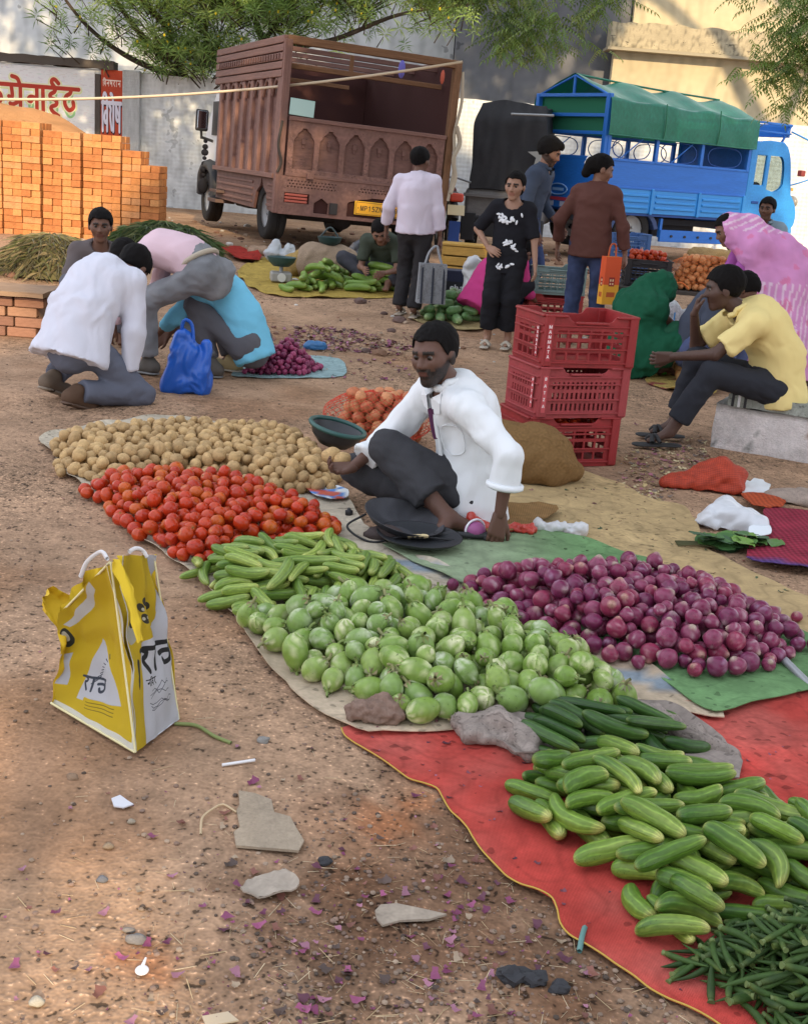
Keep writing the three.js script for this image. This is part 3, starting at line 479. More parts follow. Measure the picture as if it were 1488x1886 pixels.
{ // brown goods truck seen from behind
  const TW = 2.24, TL = 3.3, H0 = 0.38, H1 = 2.46, th = 23 * D2R, hw = TW / 2;
  const c = [-1.92, 0.714, -15.6], t = thing('goods_truck', 'tall brown goods truck with arched tailgate and white cab parked by the white wall', 'truck', [c[0] + hw * Math.cos(th), c[1] - H0, c[2] - hw * Math.sin(th)], th);
  t.rotation.order = 'YXZ'; t.rotation.z = -2 * D2R;
  const wear = tex(512, (u, v) => { const k = 215 + 40 * tn(u, v, 6, 21) + 44 * tn(u, v, 24, 22) + (tn(u, v, 60, 23) > 0.36 ? 50 : 0) - (tn(u, v, 40, 24) > 0.4 ? 60 : 0); return [k, k * 0.98, k * 0.96]; });
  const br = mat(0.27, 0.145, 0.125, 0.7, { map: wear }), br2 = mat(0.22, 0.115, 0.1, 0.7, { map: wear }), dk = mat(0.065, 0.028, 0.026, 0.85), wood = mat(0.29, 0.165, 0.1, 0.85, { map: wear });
  obj('floor', box(TW - 0.1, 0.08, TL - 0.1, 0, H0 + 0.42, -TL / 2), dk, t);
  // tailgate with six cusped arches
  const tg = new THREE.Group(); tg.name = 'tailgate'; t.add(tg);
  const holes = [], n = 6, pw = (TW - 0.2) / n; for (let i = 0; i < n; i++) holes.push(archP(-hw + 0.1 + pw * (i + 0.5), 0.94, pw * 0.82, 0.5));
  obj('arched_plate', plate(rectS(-hw + 0.06, 0.88, hw - 0.06, 1.52), holes, 0.03).translate(0, 0, 0.02), br, tg);
  obj('back_sheet', box(TW - 0.12, 0.62, 0.02, 0, 1.2, 0), br2, tg);
  for (let i = 0; i < n; i++) { const x = -hw + 0.1 + pw * (i + 0.5); obj('boss', [rbox(0.05, 0.07, 0.03, x, 1.28, 0.02, 0.008), rbox(0.03, 0.12, 0.02, x, 1.26, 0.015, 0.006)], br2, tg); }
  obj('rim_rail', [rbox(TW - 0.1, 0.05, 0.09, 0, 1.545, 0.03), rbox(TW - 0.1, 0.04, 0.07, 0, 0.87, 0.03)], br, tg);
  obj('latch', [rbox(0.09, 0.07, 0.05, -0.75, 0.87, 0.09), bar([0.35, 0.83, 0.1], [0.52, 0.86, 0.1], 0.018)], br, tg);
  // lower rear panel
  const jali = (x0, x1, y0, y1) => { const hs = []; const s = 0.045; let q = 0; for (let y = y0 + s; y < y1 - s * 0.6; y += s * 0.8, q++) for (let x = x0 + s * (q % 2 ? 1 : 0.5) + 0.02; x < x1 - s * 0.6; x += s) { const p = new THREE.Path(); p.moveTo(x - s * 0.36, y); p.lineTo(x, y - s * 0.32); p.lineTo(x + s * 0.36, y); p.lineTo(x, y + s * 0.32); p.closePath(); hs.push(p); } return hs; };
  const house = new THREE.Path(); house.moveTo(-0.66, 0.42); house.lineTo(-0.46, 0.42); house.lineTo(-0.46, 0.55); house.lineTo(-0.56, 0.62); house.lineTo(-0.66, 0.55); house.closePath();
  obj('lower_panel', plate(rectS(-hw, H0, hw, 0.85), [...jali(-hw + 0.06, -0.36, 0.68, 0.83), ...jali(-0.1, 0.8, 0.7, 0.82), house, rectS(-hw + 0.06, 0.52, -0.72, 0.65, THREE.Path), archP(0.22, 0.42, 0.86, 0.26), rectS(0.8, 0.5, 1.02, 0.64, THREE.Path)], 0.03, 0.003).translate(0, 0, 0.02), br, t);
  obj('lower_backing', box(TW - 0.06, 0.44, 0.02, 0, 0.615, 0), dk, t);
  for (const s of [-1, 1]) obj('tail_lamp', [0, 1, 2].map(i => rbox(0.3, 0.03, 0.04, s * 0.9, 0.545 + i * 0.04, 0.03)), mat(0.42, 0.1, 0.07, 0.35), t);
  const lp = new THREE.Group(); lp.name = 'licence_plate'; t.add(lp);
  obj('plate', rbox(0.62, 0.175, 0.02, 0.2, 0.545, 0.06, 0.008), mat(0.78, 0.42, 0.02, 0.5), lp);
  const pt = canvasTex(1024, 288, (g, W, H) => { g.fillStyle = '#e0a21d'; g.fillRect(0, 0, W, H); g.strokeStyle = '#2a1c10'; g.lineWidth = 10; g.strokeRect(12, 12, W - 24, H - 24); g.fillStyle = '#1c1510'; g.font = 'bold 158px monospace'; g.fillText('·MP15ZN4239', 20, 200, W - 40); });
  obj('plate_face', tf(new THREE.PlaneGeometry(0.6, 0.16), 0.2, 0.545, 0.0725), new THREE.MeshStandardMaterial({ map: pt, roughness: 0.5 }), lp);
  obj('rear_post', rbox(0.1, H1 - H0, 0.1, -hw - 0.02, (H0 + H1) / 2, 0.0, 0.012), br, t); obj('rear_post', rbox(0.1, H1 - H0, 0.1, hw + 0.02, (H0 + H1) / 2, 0.0, 0.012), wood, t);
  obj('top_beam', rbox(TW + 0.1, 0.1, 0.09, 0.02, H1 + 0.0, 0, 0.012), wood, t);
  obj('slat', rbox(TW - 0.1, 0.06, 0.05, 0, H1 - 0.28, -0.3), wood, t); obj('slat', rbox(0.95, 0.05, 0.05, -0.55, H1 - 0.42, -0.7), wood, t); obj('slat', rbox(0.05, 0.22, 0.04, -0.2, H1 - 0.16, -0.3), wood, t);
  for (let i = 0; i < 4; i++) obj('roof_bar', rbox(TW, 0.06, 0.05, 0, H1 - 0.05, -0.6 - i * 0.8), br2, t);
  // sides
  for (const s of [-1, 1]) {
    const sd = new THREE.Group(); sd.name = 'side_wall'; t.add(sd); const x = s * hw;
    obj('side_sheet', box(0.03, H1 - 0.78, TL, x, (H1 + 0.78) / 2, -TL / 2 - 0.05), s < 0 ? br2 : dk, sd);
    
    for (let i = 0; i <= 7; i++) { const z = -0.12 - i * (TL - 0.2) / 7; obj('rib', rbox(0.06, 1.2, 0.13, x + s * 0.035, 1.42, z, 0.015), br, sd); if (i < 7) obj('rib_arch', tube([[x + s * 0.045, 1.96, z - 0.03], [x + s * 0.05, 2.0, z - 0.14], [x + s * 0.05, 1.9, z - 0.24], [x + s * 0.045, 1.8, z - 0.31]], 0.022, 10, 5), br2, sd); }
    for (let i = 0; i < 5; i++) obj('upper_slat', rbox(0.07, 0.088, TL + 0.25, x + s * 0.045, 2.06 + i * 0.1, -TL / 2 - 0.12, 0.012), br, sd);
    for (let i = 0; i < 26; i++) obj('carved_stud', rbox(0.02, 0.07, 0.05, x + s * 0.088, 2.26, -0.15 - i * 0.125, 0.01), br2, sd);
    obj('rail', rbox(0.08, 0.06, TL, x + s * 0.05, 0.83, -TL / 2 - 0.05), br, sd);
    const sk = new THREE.Shape(); sk.moveTo(0.05, H0); sk.lineTo(0.42, H0 + 0.02); sk.lineTo(0.5, 0.6); sk.lineTo(0.68, 0.68); sk.lineTo(0.76, 0.8); sk.lineTo(0.84, 0.68); sk.lineTo(1.0, 0.6); sk.lineTo(1.1, 0.38); sk.lineTo(TL, 0.4); sk.lineTo(TL, 0.8); sk.lineTo(0.05, 0.8); sk.closePath();
    obj('skirt', plate(sk, [], 0.03).rotateY(PI / 2).translate(x - 0.015, 0, 0), br2, sd);
    for (let i = 0; i < 4; i++) obj('skirt_groove', [rbox(0.02, 0.03, TL - 1.25, x + s * 0.025, 0.46 + i * 0.085, -TL / 2 - 0.55), rbox(0.02, 0.03, 0.4, x + s * 0.025, 0.46 + i * 0.085, -0.24)], br, sd);
  }
  obj('front_bulkhead', box(TW - 0.04, H1 - 0.9, 0.04, 0, (H1 + 0.75) / 2, -TL - 0.02), dk, t);
  obj('mudflap_mirror', rbox(0.32, 0.2, 0.012, -0.92, 1.68, 0.07, 0.01, 0, 0, -0.03), new THREE.MeshPhysicalMaterial({ color: C(0.25, 0.42, 0.38), roughness: 0.15, clearcoat: 1 }), t).userData.label = 'small green glass pane propped on the tailgate';
  obj('rope_bundle', [tube([[hw + 0.09, 2.38, 0.03], [hw + 0.11, 2.0, 0.06], [hw + 0.05, 1.6, 0.08], [hw + 0.1, 1.2, 0.08], [hw + 0.06, 0.75, 0.09]], 0.022, 40), tube([[hw + 0.06, 1.7, 0.1], [hw + 0.13, 1.5, 0.1], [hw + 0.06, 1.3, 0.12], [hw + 0.12, 1.05, 0.1], [hw + 0.07, 0.85, 0.12]], 0.03, 40)], mat(0.42, 0.36, 0.28, 0.95), t);
  obj('chain', tube([[-hw - 0.04, 1.5, 0.07], [-hw - 0.07, 1.2, 0.08], [-hw - 0.02, 1.0, 0.08], [-hw - 0.06, 0.88, 0.08]], 0.018, 24), mat(0.06, 0.05, 0.045, 0.8), t);
  obj('tied_cloth', [tf(new THREE.SphereGeometry(0.07, 8, 6).scale(0.7, 1.6, 0.5), 0.35, 2.3, 0.06)], mat(0.16, 0.15, 0.5, 0.9), t); obj('tied_cloth', [tf(new THREE.SphereGeometry(0.06, 8, 6).scale(0.5, 1.5, 0.5), 0.92, 2.28, 0.06)], mat(0.5, 0.12, 0.08, 0.9), t);
  // chassis, wheels, cab
  obj('chassis', [rbox(0.1, 0.14, TL + 1.2, -0.4, 0.5, -TL / 2 - 0.5), rbox(0.1, 0.14, TL + 1.2, 0.4, 0.5, -TL / 2 - 0.5), bar([-0.9, 0.36, -0.72], [0.9, 0.36, -0.72], 0.07), sph(0.15, 0, 0.36, -0.72), bar([-0.8, 0.36, -4.0], [0.8, 0.36, -4.0], 0.05), rbox(0.5, 0.3, 0.7, -0.75, 0.48, -2.3, 0.03)], mat(0.05, 0.045, 0.045, 0.8), t);
  wheel(t, -0.98, 0.37, -0.72, 0.37, 0.24); wheel(t, 0.98, 0.37, -0.72, 0.37, 0.24); wheel(t, -1.02, 0.37, -4.0, 0.37, 0.22); wheel(t, 1.02, 0.37, -4.0, 0.37, 0.22);
  const cab = new THREE.Group(); cab.name = 'cab'; t.add(cab); const wp = mat(0.7, 0.72, 0.74, 0.4);
  const cs = new THREE.Shape(); cs.moveTo(3.42, 0.55); cs.lineTo(3.42, 1.95); cs.lineTo(4.1, 1.95); cs.lineTo(4.75, 1.25); cs.lineTo(4.9, 0.55); cs.closePath();
  obj('shell', plate(cs, [], 1.96, 0.05).rotateY(PI / 2).translate(-0.98, 0, 0), wp, cab);
  obj('side_window', box(0.02, 0.5, 0.6, -1.045, 1.55, -3.9), black, cab);
  obj('mudguard', [tube([[-1.08, 0.35, -3.5], [-1.1, 0.72, -3.6], [-1.1, 0.85, -4.0], [-1.1, 0.72, -4.4], [-1.08, 0.4, -4.5]], 0.09, 24, 8)], black, cab);
  obj('step', [rbox(0.3, 0.05, 0.5, -1.1, 0.36, -3.1), rbox(0.28, 0.04, 0.45, -1.12, 0.5, -3.0)], mat(0.12, 0.08, 0.07, 0.8), cab);
  obj('mirror', [rbox(0.2, 0.32, 0.06, -1.24, 1.5, -4.1, 0.04), bar([-0.98, 1.2, -4.2], [-1.22, 1.25, -4.15], 0.022), bar([-1.22, 1.23, -4.15], [-1.24, 1.37, -4.12], 0.02)], black, cab);
  obj('mirror_glass', rbox(0.15, 0.26, 0.012, -1.24, 1.51, -4.065, 0.005), mat(0.6, 0.65, 0.7, 0.08, { metalness: 1 }), cab);
  const ts = []; for (let i = 0; i < 9; i++) ts.push(sph(0.035 + (i === 8 ? 0.05 : 0.012 * (i % 3)), -1.16, 1.2 - i * 0.085, -4.12, 1, i === 8 ? 1.4 : 0.9, 1, 8, 6)); obj('tassel', ts, mat(0.015, 0.015, 0.02, 0.95), cab);
}
{ // blue three-wheel goods carrier under a green tarpaulin
  const ph = 33 * D2R, c = [2.521, 0.994, -18.4], bw = 1.7, bl = 2.95;
  const t = thing('blue_goods_carrier', 'bright blue goods carrier with a green tarpaulin roof parked by the wall', 'truck', [c[0], c[1] - 0.72, c[2]], ph);
  // local: x forward, z towards the camera side; near rear bottom corner at origin
  const bt = tex(256, (u, v) => { const k = 240 + 18 * tn(u, v, 5, 71) + 18 * tn(u, v, 30, 72); return [k, k, k]; });
  const bl1 = mat(0.02, 0.17, 0.62, 0.5, { map: bt }), bl2 = mat(0.035, 0.3, 0.75, 0.45, { map: bt }), dkb = mat(0.015, 0.08, 0.32, 0.6, { map: bt });
  const F = 0.72;
  obj('bed_floor', box(bl, 0.08, bw, bl / 2, F + 0.02, -bw / 2), dkb, t);
  for (const [z, s] of [[0, 1], [-bw, -1]]) {
    const sd = new THREE.Group(); sd.name = 'side_panel'; t.add(sd);
    obj('lower_board', box(bl, 0.42, 0.04, bl / 2, F + 0.24, z), bl2, sd); obj('upper_board', box(bl, 0.46, 0.035, bl / 2, F + 0.68, z - 0.003 * s), bl1, sd);
    for (let k = 0; k < 3; k++) for (let i = 0; i < 3; i++) obj('pressed_rib', rbox(0.82, 0.045, 0.03, 0.52 + k * 0.96, F + 0.13 + i * 0.105, z + 0.025 * s, 0.012), bl2, sd);
    for (let k = 0; k < 4; k++) obj('stake', rbox(0.05, 0.46, 0.03, 0.03 + k * 0.963, F + 0.24, z + 0.03 * s, 0.01), bl2, sd);
    obj('seam_rail', rbox(bl, 0.035, 0.05, bl / 2, F + 0.46, z + 0.005 * s), bl1, sd); obj('top_rail', rbox(bl, 0.045, 0.05, bl / 2, F + 0.93, z), bl1, sd); obj('eave_rail', rbox(bl, 0.05, 0.05, bl / 2, F + 1.36, z), bl1, sd);
    for (const x of [0.05, 0.98, 1.9, bl - 0.04]) obj('side_post', rbox(0.06, 0.46, 0.06, x, F + 1.15, z), bl1, sd);
    for (const x of [0.5, 1.44, 2.4]) obj('oval_rail', tube([[x - 0.36, F + 1.14, z], [x - 0.28, F + 1.27, z], [x + 0.28, F + 1.27, z], [x + 0.36, F + 1.14, z], [x + 0.28, F + 1.0, z], [x - 0.28, F + 1.0, z]], 0.009, 40, 6, true), dkb, sd);
    for (const x of [0.3, 1.3]) obj('cross_stay', bar([x, F + 0.95, z], [x + 0.4, F + 1.32, z], 0.01), bl1, sd);
  }
  // rear gate and upper frame
  const rg = new THREE.Group(); rg.name = 'rear_gate'; t.add(rg);
  obj('gate_board', box(0.04, 0.88, bw - 0.05, -0.005, F + 0.46, -bw / 2), bl1, rg);
  for (const z of [-0.02, -bw + 0.02]) obj('gate_post', rbox(0.08, 2.02, 0.08, 0, F + 1.02, z, 0.012), bl1, rg);
  for (const y of [0.93, 1.36, 1.66, 2.0]) obj('gate_rail', rbox(0.06, 0.06, bw, 0, F + y, -bw / 2), bl1, rg);
  obj('badge', [tube([[-0.035, F + 0.34, -0.72], [-0.035, F + 0.42, -0.82], [-0.035, F + 0.42, -1.08], [-0.035, F + 0.34, -1.18], [-0.035, F + 0.26, -1.08], [-0.035, F + 0.26, -0.82]], 0.012, 36, 5, true), box(0.01, 0.05, 0.26, -0.032, F + 0.34, -0.95)], mat(0.25, 0.45, 0.75, 0.5), rg);
  obj('sticker', box(0.006, 0.06, 1.2, -0.03, F + 0.17, -0.95), mat(0.5, 0.05, 0.08, 0.4), rg); obj('sticker', [box(0.006, 0.09, 0.34, -0.03, F + 0.08, -0.7), box(0.006, 0.09, 0.34, -0.03, F + 0.08, -1.2)], mat(0.5, 0.55, 0.7, 0.4), rg);
  // tarpaulin
  const tn2 = tex(256, (u, v) => { const k = 215 + 30 * Math.sin(u * 2 * PI * 80) * Math.sin(v * 2 * PI * 80) + 26 * tn(u, v, 6, 81) + 20 * tn(u, v, 30, 82); return [k, k, k]; });
  const gm = new THREE.MeshPhysicalMaterial({ color: C(0.012, 0.28, 0.17), map: rep(tn2, 4, 2), roughness: 0.6, transmission: 0.25, thickness: 0, side: THREE.DoubleSide });
  const prof = [[0.06, 1.34], [0.07, 1.62], [0.05, 1.96], [-0.42, 2.2], [-0.85, 2.36], [-1.28, 2.2], [-1.75, 1.96], [-1.77, 1.62], [-1.76, 1.34]];
  const nu = 40, tp = [], ti = [], tu = [];
  const curve = new THREE.CatmullRomCurve3(prof.map(p => V(0, p[1], p[0])), false, 'catmullrom', 0.12);
  for (let i = 0; i <= nu; i++) for (let j = 0; j <= 36; j++) {
    const q = curve.getPoint(j / 36), x = lerp(-0.02, bl + 0.05, i / nu), roof = q.y > 1.9 ? 1 : 0.4, sag = -0.1 * Math.pow(Math.sin((x / bl) * PI * 3), 2) * (q.y > 1.98 ? 1 : 0), slope = q.y > 1.98 ? -0.04 * x : -0.08 * (q.y - 1.34) * x * 0.6;
    tp.push(x, F + q.y + sag + slope + 0.03 * ns(x * 3, q.z * 3, 1), q.z + 0.04 * roof * ns(x * 4, q.y * 3, 2)); tu.push(x, j / 12);
    if (i && j) { const a = i * 37 + j; ti.push(a - 38, a - 37, a - 1, a - 1, a - 37, a); }
  }
  const tgm = new THREE.BufferGeometry(); tgm.setAttribute('position', new THREE.Float32BufferAttribute(tp, 3)); tgm.setAttribute('uv', new THREE.Float32BufferAttribute(tu, 2)); tgm.setIndex(ti); tgm.computeVertexNormals();
  const tarp = obj('tarpaulin', tgm, gm, t); tarp.userData.label = 'green woven tarpaulin over a ridge';
  obj('tarp_hem', [tube(Array.from({ length: 12 }, (_, i) => [i / 11 * bl, F + 1.34 + 0.012 * ns(i, 0, 0), 0.065]), 0.012, 40, 5)], gm, tarp); obj('ridge_seam', [tube([[0, F + 2.36, -0.85], [bl / 2, F + 2.28, -0.85], [bl, F + 2.24, -0.85]], 0.02, 20, 6)], gm, tarp);
  obj('ridge_post', [bar([0, F + 2.0, -0.85], [0, F + 2.34, -0.85], 0.025), bar([bl, F + 1.36, -0.85], [bl, F + 2.22, -0.85], 0.025), bar([0, F + 2.0, -0.04], [0, F + 2.34, -0.85], 0.02), bar([0, F + 2.0, -bw], [0, F + 2.34, -0.85], 0.02)], bl1, t);
  obj('netting', [box(0.006, 0.26, bw - 0.2, 0.04, F + 1.83, -bw / 2), box(0.006, 0.24, bw - 0.2, 0.04, F + 1.51, -bw / 2)], mat(0.03, 0.16, 0.09, 0.9), t).userData.label = 'dark green netting behind the rear frame';
  for (const x of [1.0, 2.1]) obj('tie_rope', tube([[x, F + 1.95, 0.09], [x + 0.02, F + 1.6, 0.1], [x + 0.03, F + 1.36, 0.075]], 0.01, 12, 5), mat(0.05, 0.2, 0.12, 0.9), t);
  // chassis and wheels
  obj('chassis', [rbox(bl + 0.4, 0.12, 0.08, bl / 2, F - 0.12, -0.35), rbox(bl + 0.4, 0.12, 0.08, bl / 2, F - 0.12, -bw + 0.35), bar([0.75, 0.36, 0], [0.75, 0.36, -bw], 0.05), rbox(0.9, 0.3, 0.7, 2.0, F - 0.26, -0.85, 0.03)], mat(0.02, 0.022, 0.03, 0.7), t);
  obj('step_board', [rbox(1.35, 0.22, 0.05, 1.95, F - 0.36, -0.02, 0.01), rbox(0.05, 0.35, 0.05, 1.3, F - 0.22, -0.05), rbox(0.05, 0.35, 0.05, 2.6, F - 0.22, -0.05)], bl1, t);
  for (let i = 0; i < 4; i++) obj('bolt', bar([1.5 + i * 0.28, F - 0.36, 0], [1.5 + i * 0.28, F - 0.36, 0.018], 0.025, 0.025, 8), black, t);
  for (const z of [-0.16, -bw + 0.16]) { wheel(t, 0.75, 0.36, z, 0.36, 0.2, 'z'); const ms = new THREE.Shape(); ms.absarc(0, 0, 0.5, 0.25, PI - 0.15); ms.absarc(0, 0, 0.43, PI - 0.15, 0.25, true); obj('mudguard', plate(ms, [], 0.26, 0.008).translate(0.75, 0.36, z - 0.13), mat(0.03, 0.06, 0.16, 0.55), t); }
  wheel(t, bl + 0.95, 0.34, -bw / 2, 0.34, 0.18, 'z');
  // cab
  const cb = new THREE.Group(); cb.name = 'cab'; t.add(cb); const X = bl + 0.05;
  const cs = new THREE.Shape(); cs.moveTo(X, 0.5); cs.lineTo(X, F + 1.42); cs.quadraticCurveTo(X + 0.3, F + 1.58, X + 0.72, F + 1.5); cs.quadraticCurveTo(X + 0.86, F + 1.42, X + 0.92, F + 1.1); cs.lineTo(X + 1.02, F + 0.55); cs.quadraticCurveTo(X + 1.26, F + 0.3, X + 1.2, 0.7); cs.quadraticCurveTo(X + 1.1, 0.5, X + 0.8, 0.5); cs.closePath();
  const w1 = rectS(X + 0.13, F + 0.68, X + 0.37, F + 1.26, THREE.Path), w2 = new THREE.Path(); w2.moveTo(X + 0.43, F + 0.62); w2.lineTo(X + 0.43, F + 1.26); w2.lineTo(X + 0.68, F + 1.26); w2.quadraticCurveTo(X + 0.8, F + 1.2, X + 0.8, F + 0.75); w2.quadraticCurveTo(X + 0.78, F + 0.62, X + 0.6, F + 0.58); w2.closePath();
  for (const z of [-0.06, -bw + 0.03]) obj('door_panel', plate(cs.clone(), [w1.clone(), w2.clone()], 0.03, 0.012).translate(0, 0, z), bl2, cb);
  const roofP = []; for (const [x, y] of [[X, F + 1.42], [X + 0.3, F + 1.53], [X + 0.72, F + 1.5]]) roofP.push([x, y]);
  obj('roof', [rbox(0.75, 0.06, bw - 0.08, X + 0.38, F + 1.49, -bw / 2, 0.03, 0, 0, 0.05)], bl2, cb); obj('cab_back', box(0.03, 1.9, bw - 0.1, X + 0.02, 1.45, -bw / 2), bl1, cb);
  obj('front_panel', [rbox(0.06, 0.62, bw - 0.1, X + 1.05, F + 0.28, -bw / 2, 0.03, 0, 0, 0.1), rbox(0.06, 0.08, bw - 0.1, X + 0.82, F + 1.42, -bw / 2, 0.02)], bl2, cb);
  obj('windscreen', box(0.012, 0.84, bw - 0.16, X + 0.9, F + 0.98, -bw / 2, 0, 0, 0.16), glassM, cb);
  obj('side_glass', [box(0.24, 0.58, 0.006, X + 0.25, F + 0.97, -0.045), box(0.36, 0.64, 0.006, X + 0.61, F + 0.93, -0.045)], glassM, cb);
  obj('door_handle', rbox(0.16, 0.05, 0.03, X + 0.22, F + 0.36, -0.02, 0.012), dkb, cb);
  obj('door_seam', [box(0.012, 1.3, 0.012, X + 0.08, F + 0.5, -0.025), box(0.012, 1.0, 0.012, X + 0.86, F + 0.36, -0.025)], dkb, cb);
  obj('headlight', [tf(new THREE.SphereGeometry(0.12, 16, 10).scale(0.6, 1, 1), X + 1.18, F + 0.42, -0.12)], mat(0.25, 0.24, 0.22, 0.25), cb); obj('headlight', [tf(new THREE.SphereGeometry(0.12, 16, 10).scale(0.6, 1, 1), X + 1.18, F + 0.42, -bw + 0.2)], mat(0.25, 0.24, 0.22, 0.25), cb);
  obj('indicator', rbox(0.06, 0.06, 0.1, X + 1.08, F + 0.66, -0.1, 0.015), mat(0.8, 0.45, 0.1, 0.3), cb);
  const fm = new THREE.Shape(); fm.absarc(0, 0, 0.5, 0.0, PI * 0.75); fm.absarc(0, 0, 0.42, PI * 0.75, 0, true); obj('front_mudguard', plate(fm, [], 0.5, 0.02).translate(X + 0.98, 0.34, -bw / 2 - 0.25), bl2, cb); obj('front_mudguard', tf(new THREE.SphereGeometry(0.3, 16, 10).scale(1.2, 0.9, 0.8), X + 1.05, 0.55, -0.3), bl2, cb);
  obj('roof_carrier', [rbox(0.9, 0.04, 0.04, X + 0.45, F + 1.86, -0.1), rbox(0.9, 0.04, 0.04, X + 0.45, F + 1.86, -bw + 0.1), rbox(0.04, 0.04, bw - 0.2, X + 0.88, F + 1.86, -bw / 2), rbox(0.04, 0.04, bw - 0.2, X + 0.05, F + 1.86, -bw / 2), rbox(0.9, 0.03, 0.03, X + 0.45, F + 1.7, -0.1), rbox(0.06, 0.22, bw - 0.25, X + 0.88, F + 1.74, -bw / 2, 0.01), bar([X + 0.15, F + 1.5, -0.15], [X + 0.05, F + 1.86, -0.1], 0.02), bar([X + 0.75, F + 1.5, -0.15], [X + 0.88, F + 1.86, -0.1], 0.02), bar([X + 0.75, F + 1.5, -bw + 0.15], [X + 0.88, F + 1.86, -bw + 0.1], 0.02)], bl1, cb);
  obj('seat', [rbox(0.4, 0.5, bw - 0.4, X + 0.3, F + 0.5, -bw / 2, 0.05), rbox(0.12, 0.6, bw - 0.4, X + 0.12, F + 0.9, -bw / 2, 0.05)], black, cb);
  const mr = new THREE.Group(); mr.name = 'mirror'; cb.add(mr);
  obj('mirror_arm', [tube([[X + 0.9, F + 1.75, -0.1], [X + 1.25, F + 1.55, 0.1], [X + 1.45, F + 1.3, 0.22]], 0.016, 14, 6), tube([[X + 0.95, F + 0.7, -0.1], [X + 1.2, F + 0.85, 0.1], [X + 1.4, F + 1.0, 0.2]], 0.014, 14, 6)], bl2, mr);
  obj('mirror_frame', rbox(0.05, 0.46, 0.24, X + 1.46, F + 1.1, 0.26, 0.02, 0, -0.35), black, mr); obj('mirror_glass', rbox(0.012, 0.4, 0.19, X + 1.432, F + 1.1, 0.25, 0.004, 0, -0.35), mat(0.6, 0.68, 0.66, 0.08, { metalness: 1 }), mr);
  obj('marker_lamp', rbox(0.1, 0.12, 0.1, X + 1.15, F + 0.98, 0.02, 0.02), mat(0.25, 0.05, 0.04, 0.4), mr);
}
{ const t = scene.getObjectByName('blue_goods_carrier'), k = 0.83; t.scale.set(1.03, k, 1); t.position.y += 0.72 * (1 - k); for (const w of t.children) if (w.name === 'wheel') { w.scale.y = 1 / k; w.position.y /= k; } }
{ // black covered auto rickshaw beside the blue carrier
  const c = [1.253, 0.859, -19.2], t = thing('covered_rickshaw', 'auto rickshaw under a sagging black canvas hood beside the blue carrier', 'rickshaw', [c[0], rise(-19), c[2]], -0.18);
  const canvas = mat(0.03, 0.03, 0.034, 0.7, { map: blotch }), gp = mat(0.2, 0.19, 0.185, 0.7, { map: rep(blotch, 0.6) });
  const hood = new THREE.BoxGeometry(1.05, 1.25, 1.5, 24, 20, 20);
  warp(hood, (x, y, z) => { const f = 1 - 0.12 * sstep(0.3, 0.68, y), b = 0.05 * Math.abs(ns(x * 5 + z * 5, y * 1.2, 1)) + 0.03 * ns(x * 9, y * 2, z * 9); return [x * f * (1 + b) + 0.03 * ns(y * 3, 2, 1), y + 1.55 - 0.1 * Math.pow(Math.abs(x), 2) - (y > 0.6 ? 0.05 * ns(x * 3, 1, z * 3) : 0.05 * ns(x * 4, 3, z * 4)), z * f * (1 + b)]; });
  obj('canvas_hood', hood, canvas, t);
  obj('rear_body', [rbox(1.2, 0.5, 1.5, 0, 0.68, 0, 0.08), rbox(1.22, 0.05, 0.06, 0, 0.82, 0.76)], gp, t);
  obj('bumper', [rbox(1.25, 0.3, 0.12, 0, 0.38, 0.72, 0.03), rbox(0.2, 0.4, 0.1, -0.5, 0.36, 0.78)], black, t);
  obj('engine_opening', rbox(0.42, 0.6, 0.04, 0.36, 0.66, 0.76, 0.02), black, t);
  obj('yellow_strip', rbox(0.4, 0.04, 0.03, 0.35, 1.0, 0.79), mat(0.6, 0.42, 0.06, 0.5), t);
  wheel(t, -0.5, 0.27, 0.35, 0.27, 0.14); wheel(t, 0.5, 0.27, 0.35, 0.27, 0.14); wheel(t, 0, 0.27, -1.0, 0.27, 0.14);
  const ss = new THREE.Shape(); for (let i = 0; i < 10; i++) { const r = i % 2 ? 0.08 : 0.21, a = PI / 2 + i * PI / 5 + 0.1; i ? ss.lineTo(r * Math.cos(a), r * Math.sin(a)) : ss.moveTo(r * Math.cos(a), r * Math.sin(a)); } ss.closePath();
  obj('star_patch', new THREE.ExtrudeGeometry(ss, { depth: 0.012, bevelEnabled: false }).translate(0.5, 1.45, 0.86), mat(0.34, 0.34, 0.32, 0.8), t);
  obj('roof_pipe', bar([0.0, 2.0, 0.86], [0.62, 2.02, 0.84], 0.018), steel, t);
}
